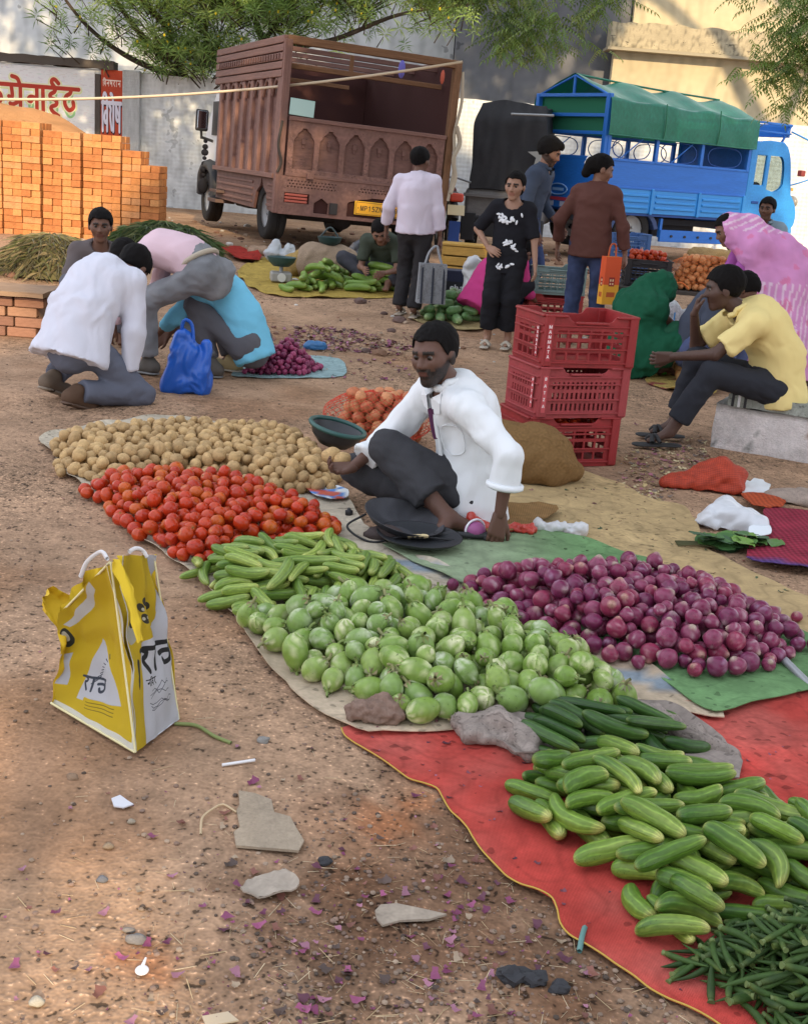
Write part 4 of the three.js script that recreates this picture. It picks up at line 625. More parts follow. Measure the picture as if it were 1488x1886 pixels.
{ // motorcycle mostly hidden behind the standing man
  const c = [0.346, -17.479], t = thing('motorcycle', 'parked motorcycle with red tail lamp behind the man in the lilac shirt', 'motorcycle', [c[0], gy(c[0], c[1]), c[1]], 0.12);
  wheel(t, 0, 0.3, 0, 0.3, 0.1); wheel(t, 0, 0.3, -1.25, 0.3, 0.09);
  obj('frame', [tube([[0, 0.3, 0], [0, 0.55, -0.4], [0, 0.75, -0.75], [0, 0.85, -1.05], [0, 0.3, -1.25]], 0.03, 24), tube([[0.08, 0.32, 0], [0.08, 0.35, -0.45], [0, 0.3, -0.8], [0, 0.75, -1.0]], 0.025, 20)], black, t);
  obj('seat', rbox(0.26, 0.1, 0.7, 0, 0.8, -0.15, 0.04, 0.06), black, t); obj('fuel_tank', sph(0.17, 0, 0.85, -0.68, 0.8, 0.7, 1.5), mat(0.1, 0.02, 0.02, 0.3), t);
  obj('mudguard', tube([[0, 0.5, 0.28], [0, 0.66, 0.2], [0, 0.7, 0.0], [0, 0.66, -0.2]], 0.06, 16, 8), black, t); obj('mudflap', rbox(0.16, 0.3, 0.012, 0, 0.33, 0.34, 0.004), mat(0.02, 0.06, 0.25, 0.7), t);
  obj('tail_lamp', rbox(0.2, 0.12, 0.08, 0, 0.8, 0.3, 0.03), mat(0.55, 0.06, 0.03, 0.25), t); obj('number_plate', rbox(0.24, 0.14, 0.012, 0, 0.63, 0.36, 0.004, -0.2), mat(0.66, 0.58, 0.38, 0.6), t);
  obj('handlebar', [tube([[-0.36, 1.0, -0.85], [-0.15, 1.05, -0.98], [0.15, 1.05, -0.98], [0.36, 1.0, -0.85]], 0.016, 16), sph(0.1, 0, 0.95, -1.12)], steel, t);
}
{ // rope
  const a = [-6.016, 1.869, -16.5], b = [0.28, 2.707, -15.4], p = [];
  for (let i = 0; i <= 20; i++) { const u = i / 20; p.push([lerp(a[0], b[0], u), lerp(a[1], b[1], u) - 0.55 * u * (1 - u), lerp(a[2], b[2], u)]); }
  one('rope', 'pale rope stretched from the truck top across the white wall', 'rope', tube(p, 0.017, 80, 6), mat(0.55, 0.45, 0.33, 0.9));
}


// ---------- people ----------
const foldBump = tex(512, (u, v) => { const w = 0.35 * tn(u, v, 4, 3), a = tn((u + w + 2) % 1, v, 9, 5), b = tn((u + v * 1 + 2) % 1, (v + w + 2) % 1, 16, 6); return 128 + 150 * (0.5 - Math.sqrt(0.004 + a * a)) * 0.8 + 90 * b * 0.5; }, false);
const add3 = (a, b, s = 1) => [a[0] + b[0] * s, a[1] + b[1] * s, a[2] + b[2] * s], sub3 = (a, b) => [a[0] - b[0], a[1] - b[1], a[2] - b[2]];
const dot3 = (a, b) => a[0] * b[0] + a[1] * b[1] + a[2] * b[2], len3 = a => Math.hypot(...a), nrm = a => { const l = len3(a) || 1; return [a[0] / l, a[1] / l, a[2] / l]; };
const cross3 = (a, b) => [a[1] * b[2] - a[2] * b[1], a[2] * b[0] - a[0] * b[2], a[0] * b[1] - a[1] * b[0]], lerp3 = (a, b, t) => mix3(a, b, t);
const orth = (f, u) => nrm(add3(f, u, -dot3(f, u)));
function ik(a, c, l1, l2, pole) {                           // middle joint of a two-bone limb; the end is pulled in when out of reach
  let d = sub3(c, a), L = len3(d); const mx = (l1 + l2) * 0.995; if (L > mx) { d = nrm(d); c = add3(a, d, mx); L = mx; d = sub3(c, a); }
  const n = nrm(d), q = clamp((l1 * l1 - l2 * l2 + L * L) / (2 * L), -l1, l1), h = Math.sqrt(Math.max(0, l1 * l1 - q * q)), p = orth(pole, n);
  return [add3(add3(a, n, q), p, h), c];
}
const frame = (o, x, y, z, p) => [o[0] + x[0] * p[0] + y[0] * p[1] + z[0] * p[2], o[1] + x[1] * p[0] + y[1] * p[1] + z[1] * p[2], o[2] + x[2] * p[0] + y[2] * p[1] + z[2] * p[2]];
function handPrims(w, d, n, side, curl, S, spread = 0.12) { // w wrist, d along the hand, n palm normal, side +1/-1: thumb direction
  const P = []; let s = nrm(cross3(d, n)); if (side < 0) s = s.map(v => -v);
  const at = (u, v, t) => add3(add3(add3(w, d, u * S), s, v * S), n, t * S);
  const fing = [[0.028, 0.07, 0.0088], [0.0095, 0.079, 0.0092], [-0.0095, 0.073, 0.0088], [-0.027, 0.057, 0.0078]];
  fing.forEach(([v, L, r], i) => {
    P.push(cap(at(0, v * 0.55, 0), at(0.088 - 0.004 * i, v, 0), 0.015 * S, 0.0115 * S, { k: 0.012 * S }));
    let p = at(0.088 - 0.004 * i, v, 0), a = curl * 0.55, dir = d; const sp = spread * (1.2 - i * 0.8);
    for (let j = 0; j < 3; j++) {
      dir = nrm(add3(add3(d.map(q => q * Math.cos(a)), n, Math.sin(a)), s, sp * 0.5)); const q = add3(p, dir, L * [0.45, 0.3, 0.25][j] * S);
      P.push(cap(p, q, r * S * [1, 0.95, 0.86][j], r * S * [0.95, 0.86, 0.72][j], { k: 0.004 * S })); p = q; a += curl * (j === 0 ? 0.9 : 0.6);
    }
  });
  const t1 = at(0.045, 0.036, 0.008), t2 = add3(t1, nrm(add3(add3(d, s, 0.55), n, 0.35 * curl)), 0.036 * S), t3 = add3(t2, nrm(add3(add3(d, s, 0.1), n, 0.5 * curl)), 0.028 * S);
  P.push(cap(at(0.01, 0.014, 0.003), t1, 0.015 * S, 0.012 * S, { k: 0.012 * S }), cap(t1, t2, 0.0115 * S, 0.0095 * S, { k: 0.008 * S }), cap(t2, t3, 0.0095 * S, 0.0075 * S, { k: 0.004 * S }));
  return P;
}
const sm = (a, b, k) => { const h = Math.max(k - Math.abs(a - b), 0) / k; return Math.min(a, b) - h * h * k / 4; }, sM = (a, b, k) => -sm(-a, -b, k);
const ell = (x, y, z, c, r) => { const a = (x - c[0]) / r[0], b = (y - c[1]) / r[1], d = (z - c[2]) / r[2], k = Math.sqrt(a * a + b * b + d * d); return (k - 1) * Math.min(r[0], r[1], r[2]) * (k > 1 ? 1.15 : 1); };
const faceCaps = [cap([0, 0.018, 0.082], [0, -0.022, 0.101], 0.008, 0.0125, { k: 0.016 }), cap([0.011, -0.027, 0.09], [-0.011, -0.027, 0.09], 0.0085, 0.0085, { k: 0.01 }), cap([0.016, 0.03, 0.082], [0.046, 0.027, 0.066], 0.011, 0.009, { k: 0.02 }), cap([-0.016, 0.03, 0.082], [-0.046, 0.027, 0.066], 0.011, 0.009, { k: 0.02 }), cap([0.018, -0.048, 0.084], [-0.018, -0.048, 0.084], 0.0085, 0.0085, { k: 0.01 }), cap([0.014, -0.06, 0.083], [-0.014, -0.06, 0.083], 0.0085, 0.0085, { k: 0.01 }), cap([0.04, -0.018, 0.055], [0.048, -0.012, 0.04], 0.026, 0.024, { k: 0.03 }), cap([-0.04, -0.018, 0.055], [-0.048, -0.012, 0.04], 0.026, 0.024, { k: 0.03 }), cap([0.008, -0.094, 0.066], [-0.008, -0.094, 0.066], 0.02, 0.02, { k: 0.03 })];
function headD(x, y, z) {
  let d = sm(ell(x, y, z, [0, 0.035, -0.014], [0.076, 0.085, 0.096]), ell(x, y, z, [0, -0.036, 0.02], [0.06, 0.076, 0.068]), 0.03);
  for (const c of faceCaps) d = sm(d, capD(c, x, y, z), c.k);
  const ax = Math.abs(x);
  d = sM(d, -ell(ax, y, z, [0.032, 0.008, 0.096], [0.019, 0.0115, 0.02]), 0.01);
  d = sM(d, -(Math.hypot(y + 0.0535, z - 0.097) - 0.004), 0.003);
  return sm(d, ell(ax, y, z, [0.079, -0.006, -0.004], [0.011, 0.033, 0.02]), 0.008);
}
const skinTone = { d: [0.13, 0.062, 0.04], m: [0.2, 0.1, 0.066], l: [0.3, 0.165, 0.11] };
/* o: name,label, at [x,z] ground, yaw, S size, P pelvis, up spine dir, fw torso forward, headF/headU head axes, arms/legs {w|a, pole, ...}, shirt, pants, hair */
function person(o) {
  const S = o.S ?? 1, t = thing('person', o.label, 'person', [o.at[0], o.y ?? gy(o.at[0], o.at[1]), o.at[1]], o.yaw * D2R, o.group);
  const cell = o.cell ?? 0.017, up = nrm(o.up ?? [0, 1, 0]), fw = orth(o.fw ?? [0, 0, 1], up), lf = cross3(up, fw), P = o.P;
  const hu0 = nrm(o.pelUp ?? up), hf0 = orth(o.fw ?? [0, 0, 1], hu0), hl = cross3(hu0, hf0), bend = o.bend ?? 0.02, sw = o.sw ?? 1;
  const loc = (u, v, w) => add3(add3(add3(P, up, u * S), lf, v * S), fw, w * S);
  const belly = loc(0.17, 0, -bend), chest = loc(0.34, 0, -bend * 0.8), nb = loc(0.485, 0, o.neckF ?? 0.01);
  const sh = { L: loc(0.425, 0.168 * sw, o.shF ?? 0), R: loc(0.425, -0.168 * sw, o.shF ?? 0) };
  const hip = { L: add3(add3(P, hl, 0.09 * S), hu0, -0.02 * S), R: add3(add3(P, hl, -0.09 * S), hu0, -0.02 * S) };
  const hF = nrm(o.headF ?? fw), hU = orth(o.headU ?? up, hF), hL = cross3(hU, hF), hs = S * (o.headS ?? 1) * 1.03;
  const hc = add3(add3(nb, nrm(o.neckD ?? lerp3(up, [0, 1, 0], 0.4)), 0.15 * S), hF, 0.02 * S);
  const J = { P, belly, chest, nb, hc, sh, hip, el: {}, wr: {}, kn: {}, an: {}, up, fw, lf, S };
  for (const s of ['L', 'R']) {
    const A = o.arms[s]; [J.el[s], J.wr[s]] = ik(sh[s], A.w, 0.285 * S, 0.255 * S, A.pole ?? [s === 'L' ? 0.4 : -0.4, -0.5, -0.8]);
    const G = o.legs[s]; [J.kn[s], J.an[s]] = ik(hip[s], G.a, 0.43 * S, 0.41 * S, G.pole ?? [0, 0, 1]);
  }
  const sk = o.skin ?? skinTone.d, W = fw;
  const rB = [cap(P, belly, 0.15 * S, 0.135 * S, { w: W, s: 1.45, k: 0.06 * S }), cap(belly, chest, 0.135 * S, 0.155 * S, { w: W, s: 1.45, k: 0.06 * S }), cap(sh.L, sh.R, 0.055 * S, 0.055 * S, { k: 0.05 * S }), cap(chest, nb, 0.13 * S, 0.055 * S, { w: W, s: 1.3, k: 0.04 * S })];
  const body = [...rB, cap(nb, add3(hc, hU, -0.05 * S), 0.052 * S * (o.neckS ?? 1), 0.05 * S * (o.neckS ?? 1), { k: 0.03 * S })], hands = [], cuts = [];
  for (const s of ['L', 'R']) {
    const A = o.arms[s], G = o.legs[s];
    body.push(cap(sh[s], J.el[s], 0.047 * S, 0.037 * S, { k: 0.03 * S }), cap(J.el[s], J.wr[s], 0.036 * S, 0.025 * S, { k: 0.015 * S }), cap(hip[s], J.kn[s], 0.078 * S, 0.053 * S, { k: 0.03 * S }), cap(J.kn[s], J.an[s], 0.05 * S, 0.036 * S, { k: 0.02 * S }), cap(add3(lerp3(J.kn[s], J.an[s], 0.3), nrm(sub3(J.kn[s], G.pole ? add3(J.kn[s], G.pole, 1) : [0, 0, 1])), 0.0), lerp3(J.kn[s], J.an[s], 0.55), 0.054 * S, 0.044 * S, { k: 0.03 * S }));
    const fa = nrm(sub3(J.wr[s], J.el[s])), hd = nrm(A.hd ?? fa), pn = orth(A.pn ?? [s === 'L' ? -1 : 1, 0, 0], hd), thumbSide = A.th ?? (s === 'L' ? 1 : -1);
    hands.push(handPrims(J.wr[s], hd, pn, thumbSide, A.curl ?? 0.5, S, A.spread));
    J['hand' + s] = add3(J.wr[s], hd, 0.09 * S);
    const td = nrm(G.toe ?? [0, 0, 1]), sole = add3(J.an[s], G.su ?? [0, -1, 0], 0.045 * S), heel = add3(sole, td, -0.045 * S), ball = add3(add3(sole, td, 0.12 * S), G.su ?? [0, -1, 0], 0.012 * S), toe = add3(ball, td, 0.06 * S), sd = nrm(cross3(td, G.su ?? [0, -1, 0]));
    J['foot' + s] = { heel, ball, toe, sd, td, su: G.su ?? [0, -1, 0] };
    if (!G.shoe) body.push(cap(J.an[s], heel, 0.036 * S, 0.03 * S, { k: 0.02 * S }), cap(J.an[s], ball, 0.036 * S, 0.026 * S, { k: 0.02 * S }), cap(add3(ball, sd, 0.018 * S), add3(toe, sd, 0.02 * S), 0.02 * S, 0.015 * S, { k: 0.02 * S }), cap(add3(ball, sd, -0.018 * S), add3(toe, sd, -0.018 * S, ), 0.019 * S, 0.012 * S, { k: 0.02 * S }));
    else body.push(cap(J.an[s], ball, 0.03 * S, 0.02 * S));
  }
  // skin: body, head and hands in one mesh
  const bg = nets(field(body), boundsOf(body, 0.03), o.fine ? 0.014 : 0.02), geos = [paint(bg, (x, y, z) => { const k = 1 + 0.1 * ns(x * 9, y * 9, z * 9); return [sk[0] * k, sk[1] * k, sk[2] * k]; })];
  for (const h of hands) geos.push(paint(nets(field(h), boundsOf(h, 0.012), o.fine ? 0.0042 : 0.0068), () => sk));
  const HC = o.fine ? 0.0042 : 0.0062, beard = o.beard ?? 0, lip = [sk[0] * 0.8, sk[1] * 0.6, sk[2] * 0.62];
  const hg = nets(headD, [[-0.11, -0.13, -0.13], [0.11, 0.14, 0.13]], HC);
  paint(hg, (x, y, z) => {
    let c = sk, k = 1 + 0.08 * ns(x * 30, y * 30, z * 30), ax = Math.abs(x); c = [c[0] * k, c[1] * k, c[2] * k];
    if (z > 0.06 && Math.abs(y + 0.054) < 0.011 && ax < 0.026) c = lip;
    if (z > 0.05 && Math.abs(y - 0.031 + ax * 0.08 + 0.001) < 0.0075 && ax > 0.011 && ax < 0.052) c = [0.018, 0.014, 0.012];
    if (beard) { const m = sstep(-0.026, -0.042, y + 0.55 * Math.max(0, 0.055 - z) * -1 - 0.16 * Math.max(0, ax - 0.045)) * (z > -0.045 ? 1 : 0), hole = z > 0.07 && y > -0.063 && y < -0.046 && ax < 0.022 ? 0 : 1, mou = z > 0.07 && y < -0.034 && y > -0.049 && ax < 0.034 ? 1 : 0, cheek = z > 0.035 && y > -0.045 && ax < 0.05 && !mou ? 0.15 : 1; c = mix3(c, [0.016, 0.013, 0.012], clamp(Math.max(m * cheek, mou * 0.9) * hole * beard * (0.9 + 0.5 * ns(x * 200, y * 200, z * 200)))); }
    return c;
  });
  const HM = new THREE.Matrix4().makeBasis(V(...hL), V(...hU), V(...hF)).scale(V(hs, hs, hs)).setPosition(...hc);
  geos.push(hg.applyMatrix4(HM));
  const bm = obj('body', geos, mat(1, 1, 1, 0.58, { vertexColors: true }), t);
  for (const s of [-1, 1]) { const e = paint(tf(new THREE.SphereGeometry(0.0128, 14, 10), s * 0.032, 0.0085, 0.0735), (x, y, z) => { const q = Math.hypot(x - s * 0.032, y - 0.0085); return z > 0.078 && q < 0.009 ? [0.012, 0.008, 0.006] : y > 0.0125 || y < 0.0045 ? [sk[0] * 0.8, sk[1] * 0.8, sk[2] * 0.8] : [0.2, 0.17, 0.15]; }); obj('eye', e.applyMatrix4(HM), mat(1, 1, 1, 0.3, { vertexColors: true }), t); }
  // hair
  if (o.hair !== false) {
    const h = o.hair ?? {}, th = h.t ?? 0.014, extra = h.caps ?? [];
    const hf = (x, y, z) => {
      let d = ell(x, y, z, [0, 0.036, -0.015], [0.077 + th, 0.086 + th, 0.097 + th]) + 0.004 * ns(x * 70, y * 26, z * 70) + 0.005 * ns(x * 25, y * 12, z * 25);
      const line = Math.min(-(y - 0.068 + 0.018 * Math.sin(Math.abs(x) * 45)), 0) ;
      let c = z > 0.01 ? (h.line ?? 0.062) + 0.006 * ns(x * 50, 1, 2) - y + (Math.abs(x) > 0.05 ? -0.9 * (Math.abs(x) - 0.05) : 0) : -0.01 - 0.7 * (-(z - 0.01)) * 0.9 - y - (h.nape ?? 0); if (z > 0.01) c = Math.max(c, -1) - Math.max(0, 0.045 - z) * 1.6;
      d = sM(d, c, 0.008); for (const e of extra) d = sm(d, capD(e, x, y, z) + 0.003 * ns(x * 60, y * 20, z * 60), e.k);
      return d;
    };
    const hb = boundsOf([cap([0, 0.03, -0.01], [0, 0.03, -0.01], 0.13), ...extra], 0.02), g = nets(hf, hb, o.fine ? 0.0055 : 0.0075);
    obj('hair', g.applyMatrix4(HM), mat(...(h.col ?? [0.006, 0.005, 0.005]), 0.8, { bumpMap: rep(soilBump, 8), bumpScale: 0.01 }), t);
  }
  // trousers
  const clothBoth = (col, extra = {}) => mat(col[0], col[1], col[2], 0.9, { ...extra });
  let pantsF = null;
  if (o.pants) {
    const q = o.pants, l = q.loose ?? 1, L = [cap(add3(P, hu0, -0.03 * S), add3(P, hu0, 0.09 * S), 0.165 * S, 0.15 * S, { w: hf0, s: 1.3, k: 0.05 * S })];
    for (const s of ['L', 'R']) { const e = lerp3(J.kn[s], J.an[s], q.len ?? 0.93); L.push(cap(hip[s], J.kn[s], 0.098 * S * l, 0.074 * S * l, { k: 0.035 * S }), cap(J.kn[s], e, 0.073 * S * l, (q.cuff ?? 0.066) * S * l, { k: 0.03 * S, cut: 1 })); if (q.seat) L.push(cap(add3(hip[s], hf0, -0.05 * S), add3(hip[s], hf0, -0.03 * S), 0.1 * S, 0.1 * S, { k: 0.05 * S })); }
    const g = nets(pantsF = field(L), boundsOf(L, 0.03), q.cell ?? cell); wrinkle(g, (q.wr ?? 0.006) * S, 12, 16, 12, 3); triUV(g, 2);
    if (q.paint) paint(g, q.paint); obj(q.name ?? 'trousers', g, clothBoth(q.paint ? [1, 1, 1] : q.col, q.paint ? { vertexColors: true } : {}), t);
  }
  // shirt
  let shirtF = null;
  if (o.shirt) {
    const q = o.shirt, l = q.loose ?? 1, L = [cap(loc(q.hem ?? -0.1, 0, q.hemF ?? 0), belly, (q.hemR ?? 0.18) * S * l, 0.162 * S * l, { w: W, s: q.flat ?? 1.28, k: 0.06 * S, cut: 2 }), cap(belly, chest, 0.162 * S * l, 0.172 * S * l, { w: W, s: 1.32, k: 0.06 * S }), cap(chest, add3(nb, up, -0.015 * S), 0.15 * S, 0.06 * S, { w: W, s: 1.2, k: 0.05 * S }), cap(sh.L, add3(nb, up, -0.03 * S), 0.062 * S, 0.055 * S, { k: 0.06 * S }), cap(sh.R, add3(nb, up, -0.03 * S), 0.062 * S, 0.055 * S, { k: 0.06 * S }), cap(sh.L, sh.R, 0.06 * S, 0.06 * S, { k: 0.05 * S })];
    for (const s of ['L', 'R']) {
      const f = q['len' + s] ?? q.len ?? 1.9; // 1 = elbow, 2 = wrist
      if (f <= 1) L.push(cap(sh[s], lerp3(sh[s], J.el[s], f), 0.072 * S, (q.cuff ?? 0.066) * S, { k: 0.03 * S, cut: 1 }));
      else L.push(cap(sh[s], J.el[s], 0.064 * S * l, 0.056 * S * l, { k: 0.03 * S }), cap(J.el[s], lerp3(J.el[s], J.wr[s], f - 1), 0.057 * S * l, (q.cuff ?? 0.046) * S * l, { k: 0.02 * S, cut: 1 }));
    }
    for (const e of q.caps?.(J) ?? []) L.push(e);
    const cutters = q.cut?.(J) ?? null, F = field(L, cutters), sf = q.neck === false ? F : (x, y, z) => Math.max(F(x, y, z), -(Math.hypot(x - nb[0] - W[0] * 0.03 * S, y - nb[1] - W[1] * 0.03 * S - (q.vneck ?? 0) * 0, z - nb[2] - W[2] * 0.03 * S) - (q.neckR ?? 0.066) * S));
    shirtF = sf; const g = nets(sf, boundsOf(L, 0.03), q.cell ?? cell); wrinkle(g, (q.wr ?? 0.007) * S, q.wx ?? 9, q.wy ?? 15, q.wx ?? 9, 8); triUV(g, 2);
    if (q.paint) paint(g, (x, y, z, n) => q.paint(x, y, z, J, n)); obj(q.name ?? 'shirt', g, clothBoth(q.paint ? [1, 1, 1] : q.col, q.paint ? { vertexColors: true } : {}), t);
    if (q.collar) { const c = [], cw = W; for (let i = 0; i <= 20; i++) { const a = -2.6 + 5.2 * i / 20, y = 0.0 + (Math.abs(a) > 1.9 ? -0.02 : 0); c.push(add3(add3(add3(nb, up, (0.03 + y) * S), lf, Math.sin(a) * 0.07 * S), cw, (-Math.cos(a) * 0.07 + 0.02) * S)); } obj('collar', tube(c, 0.017 * S, 40, 6), clothBoth(q.collar === true ? q.col : q.collar), t); }
  }
  // footwear
  for (const s of ['L', 'R']) {
    const f = J['foot' + s], k = o.legs[s].shoe; if (!k) continue;
    if (k.type === 'sandal') {
      const L = [cap(add3(f.heel, f.su, 0.034 * S), add3(f.toe, f.su, 0.022 * S), 0.042 * S, 0.046 * S, { w: f.su, s: 4, k: 0.01 })];
      obj('sandal', [nets(field(L), boundsOf(L, 0.02), 0.007), tube([add3(f.ball, f.sd, 0.045 * S), add3(add3(f.ball, f.su, -0.032 * S), f.td, -0.01), add3(f.ball, f.sd, -0.045 * S)], 0.014 * S, 14, 6), tube([add3(add3(f.ball, f.sd, 0.045 * S), f.td, -0.05), add3(add3(f.ball, f.su, -0.036 * S), f.td, -0.03), add3(add3(f.ball, f.sd, -0.045 * S), f.td, -0.02)], 0.013 * S, 14, 6)], mat(...k.col, 0.75), t);
    } else {
      const L = [cap(J.an[s], f.heel, 0.045 * S, 0.043 * S, { k: 0.02 }), cap(f.heel, f.ball, 0.043 * S, 0.042 * S, { k: 0.02 }), cap(f.ball, f.toe, 0.044 * S, 0.032 * S, { k: 0.02 })];
      obj('shoe', nets(field(L), boundsOf(L, 0.02), 0.008), mat(...k.col, 0.8), t);
      const M = [cap(add3(f.heel, f.su, 0.04 * S), add3(f.toe, f.su, 0.03 * S), 0.045 * S, 0.047 * S, { w: f.su, s: 4, k: 0.01 })]; obj('sole', nets(field(M), boundsOf(M, 0.02), 0.008), mat(...(k.sole ?? [0.6, 0.58, 0.55]), 0.8), t);
    }
  }
  return { t, J, shirtF, pantsF, HM, clothBoth };
}
// limb rest defaults
const stand = (S, hx = 0.12, f = 0) => ({ L: { a: [hx * S, 0.085 * S, f], pole: [0.1, 0, 1] }, R: { a: [-hx * S, 0.085 * S, -f], pole: [-0.1, 0, 1] } });


// the vendor sitting cross-legged among the vegetables
{
  const S = 1.0, p = person({ label: 'bearded vendor in a white shirt sitting cross-legged beside the potatoes', at: [0.248, -5.087], yaw: -66, S, fine: true, cell: 0.01, skin: [0.112, 0.054, 0.037], beard: 1, headS: 1.04, neckS: 1.1,
    P: [0, 0.13, 0.0], up: [0.0, 0.97, 0.2], pelUp: [0, 1, 0.1], bend: 0.06, shF: 0.02, neckD: [0, 0.9, 0.45], headF: [0.6, -0.2, 1], headU: [-0.08, 1, 0.1], sw: 1.08,
    arms: { L: { w: [0.4, 0.14, 0.02], pole: [1, 0.1, -0.5], hd: [0.1, -1, 0.16], pn: [-0.9, 0, -0.3], curl: 0.45 }, R: { w: [-0.16, 0.21, 0.46], pole: [-0.7, -0.4, -0.3], hd: [0.1, -0.02, 1], pn: [0.4, 0.9, 0.1], curl: 0.8 } },
    legs: { L: { a: [0.22, 0.075, 0.16], pole: [-0.06, 0.36, 1], toe: [-0.1, -0.1, -0.9], su: [0.75, -0.6, 0] }, R: { a: [0.0, 0.075, 0.1], pole: [-0.5, 0.12, 1], toe: [0.75, -0.1, -0.2], su: [0.1, -0.95, 0.2] } },
    hair: { t: 0.01, line: 0.07 }, pants: { col: [0.045, 0.045, 0.05], len: 0.7, loose: 1.06, cuff: 0.08, wr: 0.008, seat: true },
    shirt: { col: [0.7, 0.72, 0.74], len: 1.55, lenR: 1.7, loose: 1.1, hem: -0.13, hemR: 0.215, wr: 0.011, wx: 11, wy: 7, cuff: 0.06, collar: true, cell: 0.0095, neckR: 0.07 } });
  const { t, J, shirtF } = p, S1 = p.clothBoth([0.7, 0.72, 0.74]), f = J.fw, l = J.lf, u = J.up;
  const at = (uu, ll, ff) => add3(add3(add3(J.P, u, uu), l, ll), f, ff);
  const surf = (uu, ll, out = 0.004) => { let q = 0.4; for (let i = 0; i < 60; i++) { const d = shirtF(...at(uu, ll, q)); if (d < 0.002) break; q -= Math.max(0.003, d * 0.6); } return at(uu, ll, q + out); };
  for (const s of [-1, 1]) { // turned-down collar leaves
    const g = new THREE.BufferGeometry(), A = [[0.49, 0.05], [0.455, 0.028], [0.385, 0.03], [0.395, 0.085], [0.44, 0.1], [0.48, 0.09]].map(([a, b]) => surf(a, s * b, 0.012)), pos = [];
    for (const [a, b, c] of [[0, 1, 5], [1, 4, 5], [1, 3, 4], [1, 2, 3]]) { for (const i of [a, b, c]) pos.push(...A[i]); for (const i of [c, b, a]) pos.push(...add3(A[i], f, -0.012)); }
    g.setAttribute('position', new THREE.Float32BufferAttribute(pos, 3)); g.computeVertexNormals(); obj('collar_leaf', g, S1, t);
  }
  const pk = []; for (let i = 0; i <= 10; i++) pk.push(surf(0.06 + i * 0.032, 0.02, 0.003)); obj('placket', tube(pk, 0.011, 24, 5), S1, t);
  const op = [surf(0.4, 0.0, 0.006), surf(0.36, 0.004, 0.006), surf(0.31, 0.008, 0.006), surf(0.27, 0.012, 0.006)]; obj('undershirt', tube(op, 0.017, 16, 6), mat(0.09, 0.03, 0.07, 0.9), t).userData.label = 'dark patterned undershirt showing at the open collar';
  const pc = []; for (const [a, b] of [[0.33, 0.06], [0.33, 0.15], [0.23, 0.15], [0.21, 0.105], [0.23, 0.06]]) pc.push(surf(a, b, 0.002)); obj('pocket', tube(pc, 0.0022, 40, 4, true), S1, t);
  const cu = nrm(sub3(J.wr.L, J.el.L)), ce = lerp3(J.el.L, J.wr.L, 0.5); obj('cuff', [tube(Array.from({ length: 12 }, (_, i) => { const a = i * PI / 6, x = orth([1, 0, 0.3], cu), y = cross3(cu, x); return add3(add3(ce, x, 0.066 * Math.cos(a)), y, 0.066 * Math.sin(a)); }), 0.014, 40, 6, true)], S1, t);
}

const squat = (o) => person({ S: 0.98, bend: 0.07, neckD: [0, 0.5, 0.8], ...o });
squat({ label: 'man in a loose white shirt crouching with his back turned at the potato heap', at: [-1.912, -6.89], yaw: 152, P: [0.02, 0.36, -0.05], up: [0, 0.8, 0.6], neckD: [0, 0.25, 1], headF: [0.1, -1, 0.5], headU: [0, 0.5, 0.9], S: 1.02, cell: 0.012,
  arms: { L: { w: [0.34, 0.28, 0.28], pole: [1, 0.2, -0.3] }, R: { w: [-0.2, 0.12, 0.14], pole: [-1, 0.2, 0], hd: [0, -0.6, 0.6] } }, legs: { L: { a: [0.2, 0.13, -0.06], pole: [0.35, 0.3, 1], toe: [0, -0.35, 0.9], su: [0, -0.9, -0.3], shoe: { col: [0.16, 0.12, 0.09], sole: [0.3, 0.25, 0.2] } }, R: { a: [-0.08, 0.1, -0.16], pole: [-0.3, 0.1, 1], toe: [0, -0.3, 0.9], su: [0, -0.9, -0.3], shoe: { col: [0.1, 0.06, 0.04], sole: [0.12, 0.08, 0.06] } } },
  pants: { col: [0.12, 0.13, 0.17], seat: true }, shirt: { col: [0.57, 0.57, 0.64], loose: 1.18, hem: -0.12, hemR: 0.205, len: 1.85, wr: 0.011, wx: 12, wy: 5, collar: true } });
